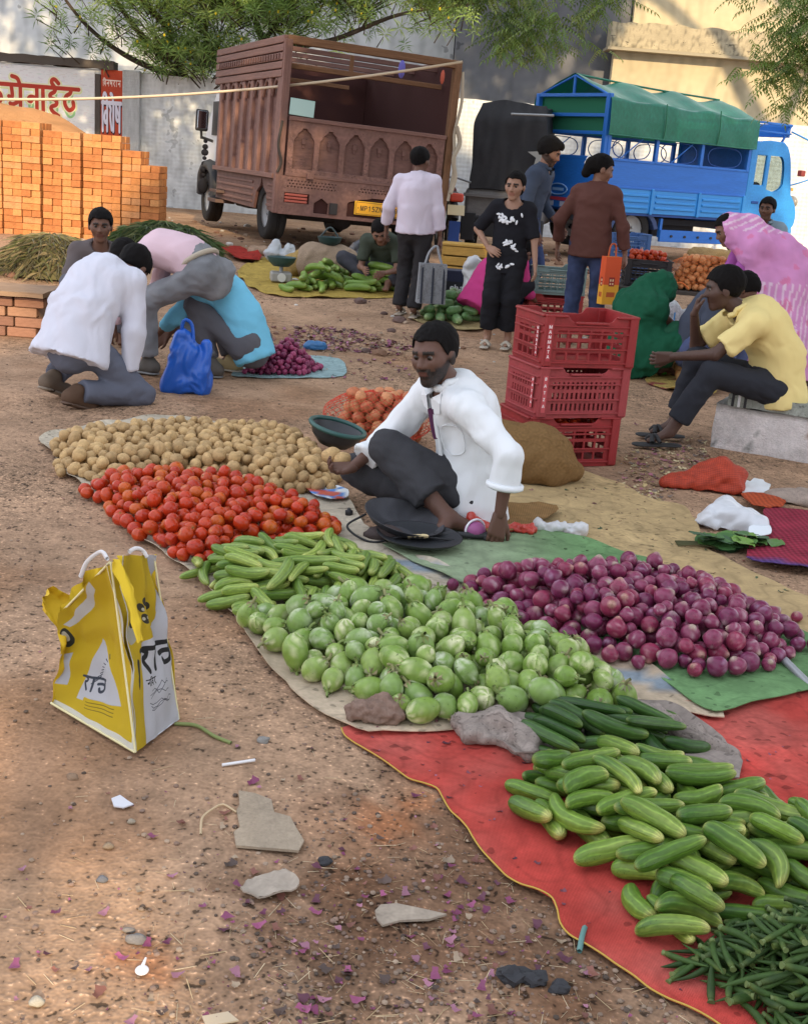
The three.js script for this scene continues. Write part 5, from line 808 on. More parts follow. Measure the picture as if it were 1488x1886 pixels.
{
  const p = squat({ label: 'man in grey jeans and a pale pink shirt bending down over a heap', at: [-1.553, -7.952], yaw: -112, P: [0, 0.7, -0.16], up: [0, 0.22, 1], fw: [0, -1, 0.2], pelUp: [0, 0.75, 0.6], headF: [0, -1, 0.2], headU: [0, 0.2, 1], neckD: [0, -0.2, 1],
    arms: { L: { w: [0.16, 0.2, 0.5], pole: [0.6, 0.3, -0.4] }, R: { w: [-0.16, 0.2, 0.52], pole: [-0.6, 0.3, -0.4] } }, legs: { L: { a: [0.12, 0.1, 0.2], pole: [0.2, 0, 1], shoe: { col: [0.1, 0.09, 0.08], sole: [0.2, 0.2, 0.2] } }, R: { a: [-0.1, 0.1, -0.16], pole: [-0.2, 0, 1], shoe: { col: [0.1, 0.09, 0.08], sole: [0.2, 0.2, 0.2] } } },
    pants: { col: [1, 1, 1], seat: true, loose: 1.02, wr: 0.009, paint: (x, y, z) => { const k = 0.2 + 0.08 * fbm(x * 7, y * 7, z * 7) + 0.05 * sstep(0.25, 0.45, y) * sstep(0.65, 0.5, y); return [k * 0.98, k, k * 1.06]; } }, shirt: { col: [0.62, 0.45, 0.5], hem: 0.02, len: 1.9, hemR: 0.165 } });
  const b = []; for (let i = 0; i < 24; i++) { const a = i / 24 * 2 * PI, u = nrm([0, 0.75, 0.6]), f = orth([0, -1, 0.2], u), l = cross3(u, f); b.push(add3(add3(add3(p.J.P, u, 0.1), l, 0.152 * Math.cos(a)), f, 0.122 * Math.sin(a))); }
  obj('belt', tube(b, 0.018, 60, 6, true), mat(0.4, 0.34, 0.26, 0.7), p.t);
}
squat({ label: 'man in a sky blue shirt squatting beside the small red onion heap', at: [-1.314, -8.149], yaw: -104, P: [0.0, 0.24, -0.16], up: [0, 0.8, 0.6], headF: [0, -0.7, 0.7], headU: [0, 0.7, 0.7],
  arms: { L: { w: [0.1, 0.2, 0.5], pole: [0.8, 0, 0] }, R: { w: [-0.12, 0.2, 0.5], pole: [-0.8, 0, 0] } }, legs: { L: { a: [0.13, 0.1, 0.04], pole: [0.25, 0.5, 1], shoe: { col: [0.5, 0.4, 0.22], sole: [0.62, 0.58, 0.5] } }, R: { a: [-0.13, 0.1, 0.0], pole: [-0.25, 0.5, 1], shoe: { col: [0.5, 0.4, 0.22], sole: [0.62, 0.58, 0.5] } } },
  pants: { col: [0.11, 0.11, 0.125], seat: true }, shirt: { col: [0.18, 0.52, 0.72], loose: 1.1, hem: -0.14, hemR: 0.165, len: 1.5, wr: 0.008 } });
squat({ label: 'dark haired man seen behind the crouching man in front of the bricks', at: [-2.447, 0.768, -9.2].filter((v, i) => i !== 1), yaw: 14, P: [0, 0.26, 0], up: [0, 1, 0.15], headF: [0, -0.1, 1], neckD: [0, 1, 0.1], arms: { L: { w: [0.2, 0.35, 0.4] }, R: { w: [-0.2, 0.35, 0.4] } }, legs: { L: { a: [0.16, 0.09, 0.18], pole: [0.3, 0.7, 0.8] }, R: { a: [-0.16, 0.09, 0.18], pole: [-0.3, 0.7, 0.8] } }, pants: { col: [0.1, 0.1, 0.12] }, shirt: { col: [0.12, 0.1, 0.1], len: 0.8 } });
person({ label: 'man in a lilac white shirt and black trousers standing with a grey bag', at: [-0.099, -11.429], yaw: 168, S: 0.915, skin: skinTone.d, P: [0, 0.855, 0], up: [0.03, 1, -0.02], headF: [-0.45, -0.12, 1], cell: 0.012,
  arms: { L: { w: [0.3, 0.8, 0.08], pole: [0.3, 0, -1], curl: 0.7 }, R: { w: [-0.24, 0.74, 0.02], pole: [-0.4, 0, -1], curl: 1.3 } }, legs: { L: { a: [0.11, 0.09, 0.03], shoe: { type: 'sandal', col: [0.4, 0.33, 0.26] } }, R: { a: [-0.06, 0.09, -0.1], shoe: { type: 'sandal', col: [0.4, 0.33, 0.26] } } },
  hair: { t: 0.015 }, pants: { col: [0.028, 0.026, 0.028], loose: 1.03, cuff: 0.075, wr: 0.008, len: 0.98 }, shirt: { col: [0.6, 0.54, 0.63], hem: -0.07, hemR: 0.19, len: 1.72, wr: 0.01, wx: 11, wy: 5, loose: 1.1, collar: true, cuff: 0.055 } });
squat({ label: 'seated vendor in a dark green tee shirt leaning over the bottle gourds', at: [-0.4, 0.531, -13].filter((v, i) => i !== 1), yaw: -10, P: [0, 0.16, 0], up: [0, 0.8, 0.6], headF: [0.2, -0.6, 0.8], arms: { L: { w: [0.1, 0.2, 0.55] }, R: { w: [-0.12, 0.22, 0.52] } }, legs: { L: { a: [0.1, 0.08, 0.3], pole: [0.9, 0.4, 0.5] }, R: { a: [-0.1, 0.08, 0.3], pole: [-0.9, 0.4, 0.5] } }, pants: { col: [0.05, 0.05, 0.06] }, shirt: { col: [0.05, 0.06, 0.045], len: 0.75 }, skin: skinTone.m });
squat({ label: 'person in a magenta kurta squatting over the gourds beside the girl in black', at: [0.654, -11.469], yaw: 128, S: 0.95, P: [0, 0.28, -0.08], up: [0, 0.72, 0.7], headF: [0, -0.9, 0.4], headU: [0, 0.4, 0.9], arms: { L: { w: [0.12, 0.2, 0.5] }, R: { w: [-0.12, 0.2, 0.5] } }, legs: { L: { a: [0.12, 0.1, 0.0], pole: [0.25, 0.5, 1], shoe: { type: 'sandal', col: [0.3, 0.26, 0.2] } }, R: { a: [-0.12, 0.1, 0.02], pole: [-0.25, 0.5, 1], shoe: { type: 'sandal', col: [0.3, 0.26, 0.2] } } }, pants: { col: [0.02, 0.02, 0.025] }, shirt: { col: [0.5, 0.05, 0.2], loose: 1.12, hem: -0.2, hemR: 0.18, len: 1.4, wr: 0.006 }, hair: { t: 0.014, nape: 0.03 } });
{ // girl in black with white embroidery
  const p = person({ label: 'girl in a black dress with white flower embroidery standing with hand on hip', at: [0.7, -10.294], yaw: -12, S: 0.865, skin: skinTone.l, P: [0, 0.8, 0], up: [0.02, 1, -0.03], headF: [-0.15, -0.12, 1], headS: 1.08, cell: 0.011, sw: 0.92, fine: true,
    arms: { R: { w: [-0.155, 0.84, 0.1], pole: [-1, -0.1, -0.5], hd: [0.8, -0.25, 0.5], pn: [0.3, -0.4, -0.8], curl: 0.35 }, L: { w: [0.27, 0.66, 0.12], pole: [0.6, 0, -0.8], curl: 0.5 } }, legs: { L: { a: [0.07, 0.085, 0], shoe: { type: 'sandal', col: [0.45, 0.4, 0.33] } }, R: { a: [-0.1, 0.085, 0.04], shoe: { type: 'sandal', col: [0.45, 0.4, 0.33] } } },
    hair: { t: 0.013, line: 0.072, caps: [cap([0, 0.0, -0.1], [0, -0.05, -0.11], 0.04, 0.045, { k: 0.03 })] }, pants: { name: 'palazzo', col: [0.014, 0.014, 0.017], loose: 1.12, len: 0.74, cuff: 0.085, wr: 0.008 }, shirt: { name: 'kurta', col: [0.014, 0.014, 0.018], hem: -0.2, hemR: 0.175, len: 0.98, cuff: 0.062, wr: 0.006, neckR: 0.092 } });
  const { J, shirtF: F, t } = p, a = new Acc(), r = rng(12), leaf = strip(new THREE.SphereGeometry(1, 7, 5).scale(0.009, 0.019, 0.005));
  const put = (u, l) => { const o = add3(add3(J.P, J.up, u * 0.865), J.lf, l * 0.865); let q = 0.4; for (let i = 0; i < 80; i++) { const d = F(...add3(o, J.fw, q)); if (d < 0.002 || q < -0.1) break; q -= Math.max(0.003, d * 0.6); } if (q < -0.05) return; const c = add3(o, J.fw, q + 0.008); a.add(leaf, M4(c[0], c[1], c[2], 0, 0, r() * PI, 0.8 + 0.5 * r()), [0.72, 0.74, 0.78]); };
  for (const [u0, l0, l1, n, sag] of [[0.36, -0.13, 0.13, 24, 0.05], [0.11, -0.03, 0.12, 15, -0.02], [-0.1, -0.14, 0.08, 19, 0.03]]) for (let i = 0; i < n; i++) { const v = r(), l = lerp(l0, l1, v); put(u0 - sag * (1 - Math.pow(2 * v - 1, 2)) + (r() - 0.5) * 0.06 - (u0 === 0.11 ? v * 0.08 : 0), l); }
  const e = obj('embroidery', a.geo(), mat(1, 1, 1, 0.8, { vertexColors: true }), t); e.userData.label = 'white flower embroidery on neck, waist and hem';
}
person({ label: 'bearded man in a dark blue shirt standing behind the girl in black', at: [0.958, 1.076, -11.9].filter((v, i) => i !== 1), yaw: 66, S: 1.03, beard: 0.9, skin: skinTone.m, P: [0, 0.94, 0], up: [0, 0.97, 0.22], headF: [0.1, -0.42, 1], arms: { L: { w: [0.24, 0.9, 0.25] }, R: { w: [-0.3, 0.86, 0.2] } }, legs: stand(1.03), hair: { t: 0.024, caps: [cap([0.03, 0.09, 0.07], [-0.03, 0.1, 0.075], 0.025, 0.025, { k: 0.03 })] }, pants: { col: [0.05, 0.07, 0.16] }, shirt: { col: [0.05, 0.065, 0.1], len: 1.6, collar: true } });
{
  const p = person({ label: 'woman in a brown shirt and blue jeans with a white hair clip', at: [1.419, -10.587], yaw: 158, S: 0.965, skin: skinTone.m, P: [0, 0.91, 0], up: [0.0, 1, 0.02], headF: [-0.87, -0.28, 0.42], sw: 0.95, cell: 0.012, fine: true,
    arms: { L: { w: [0.3, 0.86, 0.05], pole: [0.5, 0, -1] }, R: { w: [-0.3, 0.83, 0.06], pole: [-0.8, 0, -0.7], curl: 1.1 } }, legs: stand(0.985), hair: { t: 0.012, nape: 0.02, caps: [cap([0, 0.02, -0.11], [0, -0.07, -0.115], 0.045, 0.042, { k: 0.04 })] },
    pants: { col: [1, 1, 1], loose: 1.0, wr: 0.007, paint: (x, y, z) => { const k = 1 + 0.5 * fbm(x * 8, y * 8, z * 8); return [0.045 * k, 0.062 * k, 0.13 * k]; } }, shirt: { col: [0.105, 0.045, 0.037], hem: -0.12, hemR: 0.2, len: 1.8, wr: 0.009, wy: 12, cuff: 0.05, collar: [0.105, 0.045, 0.037] } });
  obj('hair_clip', [tf(new THREE.TorusGeometry(0.022, 0.008, 8, 16), 0.035, 0.045, -0.13, 0, 0.5, 0), tf(new THREE.TorusGeometry(0.014, 0.007, 8, 14), 0.035, 0.012, -0.14, 0, 0.5, 0)].map(g => g.applyMatrix4(p.HM)), mat(0.7, 0.72, 0.74, 0.5), p.t);
}
function draped(o, name, col, caps, cell, opt = {}) {       // a shawl or sari over the figure
  const p = person(o), L = caps(p.J), F = field(L, opt.cut?.(p.J)), g = nets(opt.face ? (x, y, z) => Math.max(F(x, y, z), -(Math.hypot(x - opt.face(p.J)[0], y - opt.face(p.J)[1], z - opt.face(p.J)[2]) - opt.faceR)) : F, boundsOf(L, 0.03), cell); wrinkle(g, opt.wr ?? 0.012, opt.wx ?? 9, opt.wy ?? 7, opt.wz ?? 9, 4); triUV(g, 2);
  if (opt.paint) paint(g, opt.paint); obj(name, g, p.clothBoth(opt.paint ? [1, 1, 1] : col, opt.paint ? { vertexColors: true } : {}), p.t); return p;
}
draped({ label: 'person wrapped in a dark green shawl sitting behind the red crates', at: [1.716, -9.522], yaw: 118, S: 0.92, P: [0, 0.16, -0.05], up: [0, 1, 0.2], headF: [0, -0.5, 0.85], headU: [0, 0.85, 0.5], neckD: [0, 0.7, 0.7], arms: { L: { w: [0.12, 0.3, 0.45] }, R: { w: [-0.12, 0.28, 0.5], pole: [-0.7, -0.5, 0] } }, legs: { L: { a: [0.1, 0.08, 0.25], pole: [0.6, 0.8, 0.6] }, R: { a: [-0.1, 0.08, 0.25], pole: [-0.6, 0.8, 0.6] } }, pants: { col: [0.02, 0.09, 0.05] }, skin: skinTone.d }, 'shawl', [0.012, 0.085, 0.045],
  J => [cap(J.hc, add3(J.hc, J.fw, -0.03), 0.135, 0.125, { k: 0.06 }), cap(J.hc, J.nb, 0.125, 0.13, { k: 0.08 }), cap(J.sh.L, J.sh.R, 0.12, 0.12, { k: 0.1 }), cap(J.chest, J.P, 0.17, 0.23, { k: 0.1 }), cap(J.P, add3(J.kn.L, [0, -0.1, 0]), 0.2, 0.13, { k: 0.1 }), cap(J.P, add3(J.kn.R, [0, -0.1, 0]), 0.2, 0.13, { k: 0.1 })], 0.014, { cut: J => [{ p: [0, 0.01, 0], n: [0, -1, 0] }], face: J => add3(J.hc, nrm([0, -0.35, 1]), 0.12), faceR: 0.08, wr: 0.02, wx: 12, wy: 9, wz: 12 });
draped({ label: 'woman in a lilac pink sari with covered head bending over the potatoes', at: [2.843, -9.975], yaw: -88, S: 0.97, P: [0, 0.8, -0.1], up: [0, 0.62, 0.8], pelUp: [0, 0.9, 0.4], headF: [0.05, -0.5, 0.85], headU: [0, 0.85, 0.5], neckD: [0, 0.55, 0.85], skin: skinTone.m, arms: { L: { w: [0.1, 0.54, 0.38], pole: [0, 0, 1] }, R: { w: [-0.1, 0.54, 0.38], pole: [0, 0, 1] } }, legs: stand(0.97), hair: { t: 0.012, line: 0.07 }, pants: { col: [0.35, 0.1, 0.35] }, shirt: { col: [0.36, 0.1, 0.36], len: 1.2, hem: 0.02 } }, 'sari', [0.62, 0.24, 0.5],
  J => [cap(add3(J.hc, nrm([0, 0.6, -0.7]), 0.03), add3(J.hc, [0, -0.02, -0.05]), 0.118, 0.11, { k: 0.05 }), cap(add3(J.hc, [0, 0, -0.06]), add3(J.nb, J.fw, -0.05), 0.1, 0.11, { k: 0.08 }), cap(add3(J.nb, J.fw, -0.08), add3(J.belly, J.fw, -0.06), 0.12, 0.2, { k: 0.1 }), cap(J.belly, J.P, 0.2, 0.24, { k: 0.1 }), cap(J.P, [0, 0.06, -0.12], 0.25, 0.38, { k: 0.1 }), cap(add3(J.nb, J.lf, 0.1), [0.24, 0.1, -0.1], 0.09, 0.2, { k: 0.1 }), cap(J.sh.L, J.sh.R, 0.1, 0.1, { k: 0.08 }), cap(J.sh.L, lerp3(J.sh.L, J.el.L, 0.3), 0.1, 0.085, { k: 0.06 })], 0.014,
  { cut: J => [{ p: [0, 0.02, 0], n: [0, -1, 0] }], face: J => add3(J.hc, nrm([0.1, -0.4, 1]), 0.105), faceR: 0.1, wr: 0.015, wx: 10, wy: 3.5, paint: (x, y, z) => { const band = (y > 0.25 && y < 0.78 && z < 0.18 && Math.sin(z * 110 + x * 60 + y * 26) > 0.62 && x > 0.05) || (y > 1.16 && Math.sin(y * 130 + z * 60) > 0.55 && x > 0.02); const k = 1 + 0.18 * fbm(x * 6, y * 6, z * 6); return band ? [0.78 * k, 0.58 * k, 0.72 * k] : ns(x * 9, y * 9, z * 9) > 0.4 ? [0.68 * k, 0.22 * k, 0.42 * k] : [0.66 * k, 0.29 * k, 0.56 * k]; } });
squat({ label: 'man in a pale blue shirt sitting behind the woman in the sari', at: [3.716, 1.099, -13.6].filter((v, i) => i !== 1), yaw: -20, P: [0, 0.46, 0], up: [0, 1, 0.05], neckD: [0, 1, 0.1], headF: [-0.2, -0.05, 1], arms: { L: { w: [0.2, 0.5, 0.4] }, R: { w: [-0.2, 0.5, 0.4] } }, legs: { L: { a: [0.14, 0.09, 0.36], pole: [0.1, 1, 0.5] }, R: { a: [-0.14, 0.09, 0.36], pole: [-0.1, 1, 0.5] } }, pants: { col: [0.08, 0.08, 0.1] }, shirt: { col: [0.2, 0.27, 0.32], len: 0.9, collar: true }, skin: skinTone.d, beard: 0.4 });
person({ label: 'man in a yellow polo shirt sitting on the white kerb with hand on cheek', at: [2.096, -7.028], yaw: -84, y: 0, S: 1.0, cell: 0.011, fine: true, skin: [0.085, 0.045, 0.033], P: [0, 0.41, 0], up: [0, 0.86, 0.5], pelUp: [0, 1, 0.1], bend: 0.1, neckD: [0, 0.75, 0.6], headF: [-0.25, -0.2, 1], headU: [0, 1, 0.2],
  arms: { L: { w: [0.0, 0.53, 0.62], pole: [0.5, -0.8, 0.2], hd: [-0.4, -0.2, 0.8], curl: 0.7 }, R: { w: [-0.06, 0.78, 0.5], pole: [-0.3, -1, 0.6], hd: [0.15, 0.95, -0.1], pn: [0.3, 0.1, -0.9], curl: 0.8 } },
  legs: { L: { a: [0.1, 0.105, 0.6], pole: [0.2, 1, 0.4], toe: [0.1, 0, 1], shoe: { type: 'sandal', col: [0.03, 0.03, 0.032] } }, R: { a: [-0.16, 0.105, 0.5], pole: [-0.1, 1, 0.4], shoe: { type: 'sandal', col: [0.03, 0.03, 0.032] } } },
  hair: { t: 0.014 }, pants: { col: [0.03, 0.032, 0.04], len: 0.8, loose: 0.98, seat: true }, shirt: { name: 'polo_shirt', col: [0.78, 0.63, 0.27], len: 0.78, cuff: 0.076, hem: -0.13, hemR: 0.19, loose: 1.1, wr: 0.01, wx: 10, wy: 8, collar: true } });
squat({ label: 'dark haired person sitting in front of the man in yellow looking at a phone', at: [2.139, -9.333], yaw: 60, S: 0.95, P: [0, 0.3, 0], up: [0, 0.9, 0.4], headF: [0.2, -0.7, 0.7], headU: [0, 0.8, 0.6], arms: { L: { w: [0.05, 0.46, 0.38] }, R: { w: [-0.1, 0.46, 0.36] } }, legs: { L: { a: [0.12, 0.09, 0.32], pole: [0.4, 0.8, 0.6] }, R: { a: [-0.12, 0.09, 0.32], pole: [-0.4, 0.8, 0.6] } }, pants: { col: [0.08, 0.1, 0.2] }, shirt: { col: [0.06, 0.07, 0.1], len: 0.8 }, skin: skinTone.d });


// ---------- cloths and mats on the ground ----------
const cb4 = rep(clothBump, 5), woven = tex(512, (u, v) => { const k = 225 + 4 * Math.sin(u * 2 * PI * 90) * Math.sin(v * 2 * PI * 90) + 26 * tn(u, v, 5, 91) + 28 * tn(u, v, 18, 92) + 22 * tn(u, v, 70, 94) - (tn(u, v, 34, 93) > 0.36 ? 45 : 0) - 40 * Math.max(0, 0.06 - Math.abs(tn(u, v, 7, 95))) / 0.06 * 0.5; return [k, k * 0.99, k * 0.97]; });
const clothM = (r, g, b, { v = 0, ...o } = {}) => mat(r, g, b, 0.9, { map: woven, bumpMap: cb4, bumpScale: 0.002, vertexColors: !!v, ...o });
const spread = (name, label, cat, P, off, m, o = {}, pf = null) => { const g = sheetGeo(P, off, o); if (pf) paint(g, pf); one(name, label, cat, g, m); const f = g.userData.Y; g.userData = {}; return f; };
const strip01 = (x, z, a, b, w) => { const dx = b[0] - a[0], dz = b[1] - a[1], L = Math.hypot(dx, dz), d = ((x - a[0]) * dz - (z - a[1]) * dx) / L; return Math.abs(d) < w; };
const redP = [[-0.122, -2.96], [-0.011, -2.805], [0.078, -2.7], [0.128, -2.686], [0.159, -2.591], [0.216, -2.465], [0.292, -2.306], [0.375, -2.236], [0.401, -2.126], [0.486, -2.033], [0.554, -1.96], [0.647, -1.886], [0.734, -1.794], [1.02, -1.825], [1.476, -2.763], [1.648, -3.683], [1.319, -3.502], [0.867, -3.295], [0.452, -3.22], [0.132, -3.098]];
const redY = spread('red_mat', 'red cloth mat with a thin yellow edge under the cucumbers', 'mat', redP, 0.007, clothM(1, 1, 1, { v: 1, roughness: 0.85 }), { seed: 3, curl: 0.016, rip: 0.0042, fq: 5.5, cell: 0.04 }, (x, y, z) => { const e = edgeDist(x, z, redP) + 0.006 * ns(x * 9, 0, z * 9), k = 1 + 0.2 * fbm(x * 3, 1, z * 3) + 0.1 * ns(x * 20, 1, z * 20); const du = sstep(0.0, 0.5, fbm(x * 2.4 + 5, 9, z * 2.4)) * 0.5; return mix3([0.66 * k, 0.085 * k, 0.07 * k], [0.64 * k, 0.2 * k, 0.17 * k], du); });
{ const O = smoothPoly(redP, 0.04, 0.008, 3), n = Math.round(O.length * 0.42), pts = []; for (let i = 0; i < n; i++) pts.push([O[i][0], redY(...O[i]) + 0.0005, O[i][1]]); one('yellow_piping', 'thin yellow binding along the edge of the red mat', 'piping', tube(pts, 0.0022, n * 3, 5), mat(0.5, 0.32, 0.07, 0.85)); }
const creamP = [[-1.871, -5.975], [-1.7, -5.56], [-1.514, -5.207], [-1.258, -4.834], [-1.041, -4.463], [-0.815, -4.175], [-0.569, -3.759], [-0.427, -3.434], [-0.247, -3.108], [-0.113, -2.968], [-0.03, -2.918], [0.222, -3.006], [0.441, -3.097], [0.716, -3.267], [0.945, -3.192], [0.984, -3.235], [0.863, -3.442], [0.747, -3.686], [0.521, -3.986], [0.298, -4.249], [-0.086, -4.624], [-0.259, -5.216], [-0.427, -5.71], [-0.556, -6.181], [-1.324, -6.678]];
const creamY = spread('cream_sheet', 'long cream plastic sheet with blue stripes under the vegetable heaps', 'sheet', creamP, 0.016, clothM(1, 1, 1, { v: 1 }), { seed: 5, curl: 0.035, rip: 0.0035, cell: 0.045 }, (x, y, z) => {
  const b = strip01(x, z, [-0.076, -4.38], [0.298, -4.249], 0.05) || strip01(x, z, [0.613, -3.485], [0.81, -3.432], 0.045), far = sstep(-3.4, -4.4, z) , k = 1 + 0.18 * fbm(x * 4, 2, z * 4);
  const c = b && x > -0.3 ? [0.33, 0.4, 0.48] : mix3([0.74, 0.6, 0.45], [0.7, 0.62, 0.5], far); return [c[0] * k, c[1] * k, c[2] * k]; });
const yelP = [[0.402, -5.6], [0.582, -5.895], [0.888, -6.149], [1.041, -6.004], [1.193, -5.664], [1.349, -5.555], [1.313, -4.921], [1.411, -4.659], [1.585, -4.38], [1.887, -4.014], [1.728, -3.612], [1.269, -3.887], [0.933, -4.365], [0.705, -4.57], [0.454, -4.755], [0.329, -5.076]];
const yelY = spread('straw_coloured_cloth', 'wide straw coloured cloth spread beyond the red onions', 'cloth', yelP, 0.01, clothM(0.64, 0.47, 0.25), { seed: 8, curl: 0.02, rip: 0.003, fq: 5 });
const grnP = [[-0.086, -4.61], [0.044, -4.799], [0.376, -5.047], [0.763, -4.872], [1.123, -4.472], [1.434, -3.931], [1.627, -3.723], [1.611, -3.582], [1.298, -3.434], [1.064, -3.285], [0.947, -3.214], [0.858, -3.401], [0.755, -3.624], [0.511, -3.879], [0.195, -4.183], [0.029, -4.405]];
const grnY = spread('green_cloth', 'pale green cloth under the red onion heap', 'cloth', grnP, 0.024, clothM(1, 1, 1, { v: 1 }), { seed: 11, curl: 0.02, rip: 0.0036, cell: 0.045 }, (x, y, z) => { const k = 1 + 0.2 * fbm(x * 5, 3, z * 5), t = sstep(0.3, 0.8, x); return mix3([0.36 * k, 0.46 * k, 0.3 * k], [0.2 * k, 0.38 * k, 0.17 * k], t); });
const topY = (x, z) => { let y = gy(x, z) + 0.004; if (inPoly(x, z, redP)) y = Math.max(y, redY(x, z)); if (inPoly(x, z, creamP)) y = Math.max(y, creamY(x, z)); if (inPoly(x, z, yelP)) y = Math.max(y, yelY(x, z)); if (inPoly(x, z, grnP)) y = Math.max(y, grnY(x, z)); return y; };

// ---------- heaps: every piece dropped on those below it ----------
class Heap {
  constructor(base = topY) { this.b = base; this.g = new Map(); this.items = []; }
  near(x, z) { const o = [], i = Math.floor(x / 0.12), k = Math.floor(z / 0.12); for (let a = -1; a <= 1; a++) for (let c = -1; c <= 1; c++) { const q = this.g.get((i + a) + ',' + (k + c)); if (q) o.push(...q); } return o; }
  drop(x, z, r, pk) { let y = this.b(x, z) + r; for (const s of this.near(x, z)) { const d = Math.hypot(x - s[0], z - s[2]), R = (r + s[3]) * pk; if (d < R) y = Math.max(y, s[1] + Math.sqrt(R * R - d * d)); } return y; }
  put(x, y, z, r, it) { const k = Math.floor(x / 0.12) + ',' + Math.floor(z / 0.12); if (!this.g.has(k)) this.g.set(k, []); this.g.get(k).push([x, y, z, r, it]); }
  fill(P, { n, r0, r1, len = 0, lenV = 0, hmax, slope = 0.8, seed, yaw = 0, yawV = PI, pk = 0.93, K = 14, flat = 1, minE = 0.2 }) {
    const R = rng(seed); let x0 = 1e9, x1 = -1e9, z0 = 1e9, z1 = -1e9; for (const p of P) { x0 = Math.min(x0, p[0]); x1 = Math.max(x1, p[0]); z0 = Math.min(z0, p[1]); z1 = Math.max(z1, p[1]); }
    let fails = 0;
    while (this.items.length < n && fails < 40) {
      const r = lerp(r0, r1, R()), L = len ? len + (R() * 2 - 1) * lenV : 0; let best = null;
      for (let k = 0; k < K; k++) {
        const x = lerp(x0, x1, R()), z = lerp(z0, z1, R()), w = yaw + (R() * 2 - 1) * yawV; if (!inPoly(x, z, P)) { k -= 0.7; continue; }
        const e = edgeDist(x, z, P); if (e < r * minE) continue; const lim = Math.min(hmax, slope * e + r * 1.2), b = this.b(x, z);
        if (!len) { const y = this.drop(x, z, r, pk); if (y - b > lim) continue; const s = (y - b) / (lim + 0.03); if (!best || s < best.s) best = { s, x, y, z, r, w, L, p: 0 }; }
        else {
          const dx = Math.sin(w), dz = Math.cos(w), T = [-0.42, -0.21, 0, 0.21, 0.42], ys = T.map(t => this.drop(x + dx * t * L, z + dz * t * L, r * (Math.abs(t) > 0.4 ? 0.8 : 1), pk));
          const sl = clamp((Math.max(ys[3], ys[4]) - Math.max(ys[0], ys[1])) / (0.63 * L), -0.3, 0.3); let y = -1e9; T.forEach((t, i) => y = Math.max(y, ys[i] - sl * t * L));
          if (y - b > lim) continue; const s = (y - b) / (lim + 0.03); if (!best || s < best.s) best = { s, x, y, z, r, w, L, p: Math.atan(sl) };
        }
      }
      if (!best) { fails++; continue; } fails = 0; const it = best; it.i = this.items.length; this.items.push(it);
      if (!len) this.put(it.x, it.y, it.z, it.r, it); else for (const t of [-0.42, -0.21, 0, 0.21, 0.42]) this.put(it.x + Math.sin(it.w) * t * it.L * Math.cos(it.p), it.y + Math.sin(it.p) * t * it.L, it.z + Math.cos(it.w) * t * it.L * Math.cos(it.p), it.r * (Math.abs(t) > 0.4 ? 0.8 : 1), it);
    }
    return this;
  }
  split(max) { // the most exposed pieces, and the rest
    for (const it of this.items) { let c = 0; for (const s of this.near(it.x, it.z)) if (s[4] !== it && s[1] > it.y + it.r * 0.4) { const d = Math.hypot(s[0] - it.x, s[2] - (it.z + 0.02)); if (d < (s[3] + it.r) * 0.75) c += 1 - d / (s[3] + it.r); } it.c = c; }
    const o = [...this.items].sort((a, b) => a.c - b.c); return [o.slice(0, max), o.slice(max)];
  }
}
function lay(heap, name, label, category, group, variants, mats, max, place, coreLabel) {
  const [show, rest] = heap.split(max), zq = heap.items.map(i => i.z).sort((a, b) => a - b), zs = [zq[Math.floor(zq.length / 3)], zq[Math.floor(zq.length * 2 / 3)]], R = rng(name.length * 31 + max), dummy = new THREE.Object3D();
  for (const it of show) {
    const v = variants[Math.floor(R() * variants.length)], m = mats[Math.floor(R() * mats.length)]; let o;
    if (Array.isArray(v)) { o = new THREE.Group(); v.forEach(([n, g, mm]) => { const c = new THREE.Mesh(g, mm ?? m); c.name = n; c.castShadow = c.receiveShadow = true; o.add(c); }); } else { o = new THREE.Mesh(v, m); o.castShadow = o.receiveShadow = true; }
    o.name = numbered(name); place(o, it, R); scene.add(o); tag(o, label + (it.z > zs[1] ? ', front side' : it.z < zs[0] ? ', far side' : ', middle'), category, group);
  }
  if (rest.length) {
    const v0 = variants[0], g = Array.isArray(v0) ? v0[0][1] : v0, im = new THREE.InstancedMesh(g, mats[0], rest.length); im.name = numbered(name + '_heap_core');
    rest.forEach((it, i) => { place(dummy, it, R); dummy.updateMatrix(); im.setMatrixAt(i, dummy.matrix); }); im.castShadow = im.receiveShadow = true; scene.add(im); tag(im, coreLabel, name.replace(/_/g, ' ').split(' ').pop() + ' heap', null, 'stuff');
  }
}
const spots = tex(256, (u, v) => { const k = 226 + 30 * tn(u, v, 4, 61) + 26 * tn(u, v, 14, 62) - (tn(u, v, 26, 63) > 0.4 ? 70 : 0) - (tn(u, v, 60, 64) > 0.44 ? 50 : 0); return [k, k * 0.985, k * 0.95]; });
const streaks = tex(256, (u, v) => { const s = Math.max(0, Math.sin(u * 2 * PI * 10 + 3 * tn(u, v, 5, 66))) ** 2 * (0.45 + 0.8 * tn(u, v, 9, 67)), k = 185 + 75 * s + 22 * tn(u, v, 20, 68) - (tn(u, v, 40, 69) > 0.4 ? 55 : 0); return [k, k, k * 0.95]; });
const vc = (rough, o = {}) => new THREE.MeshPhysicalMaterial({ color: 0xffffff, vertexColors: true, map: spots, roughness: rough, specularIntensity: 0.7, ...o });
const tint = (m, r, g, b) => { const c = m.clone(); c.color.setRGB(r, g, b); return c; };
const tumble = (o, it, R) => { o.position.set(it.x, it.y, it.z); o.rotation.set(R() * 6.3, R() * 6.3, R() * 6.3); o.scale.setScalar(it.r); };
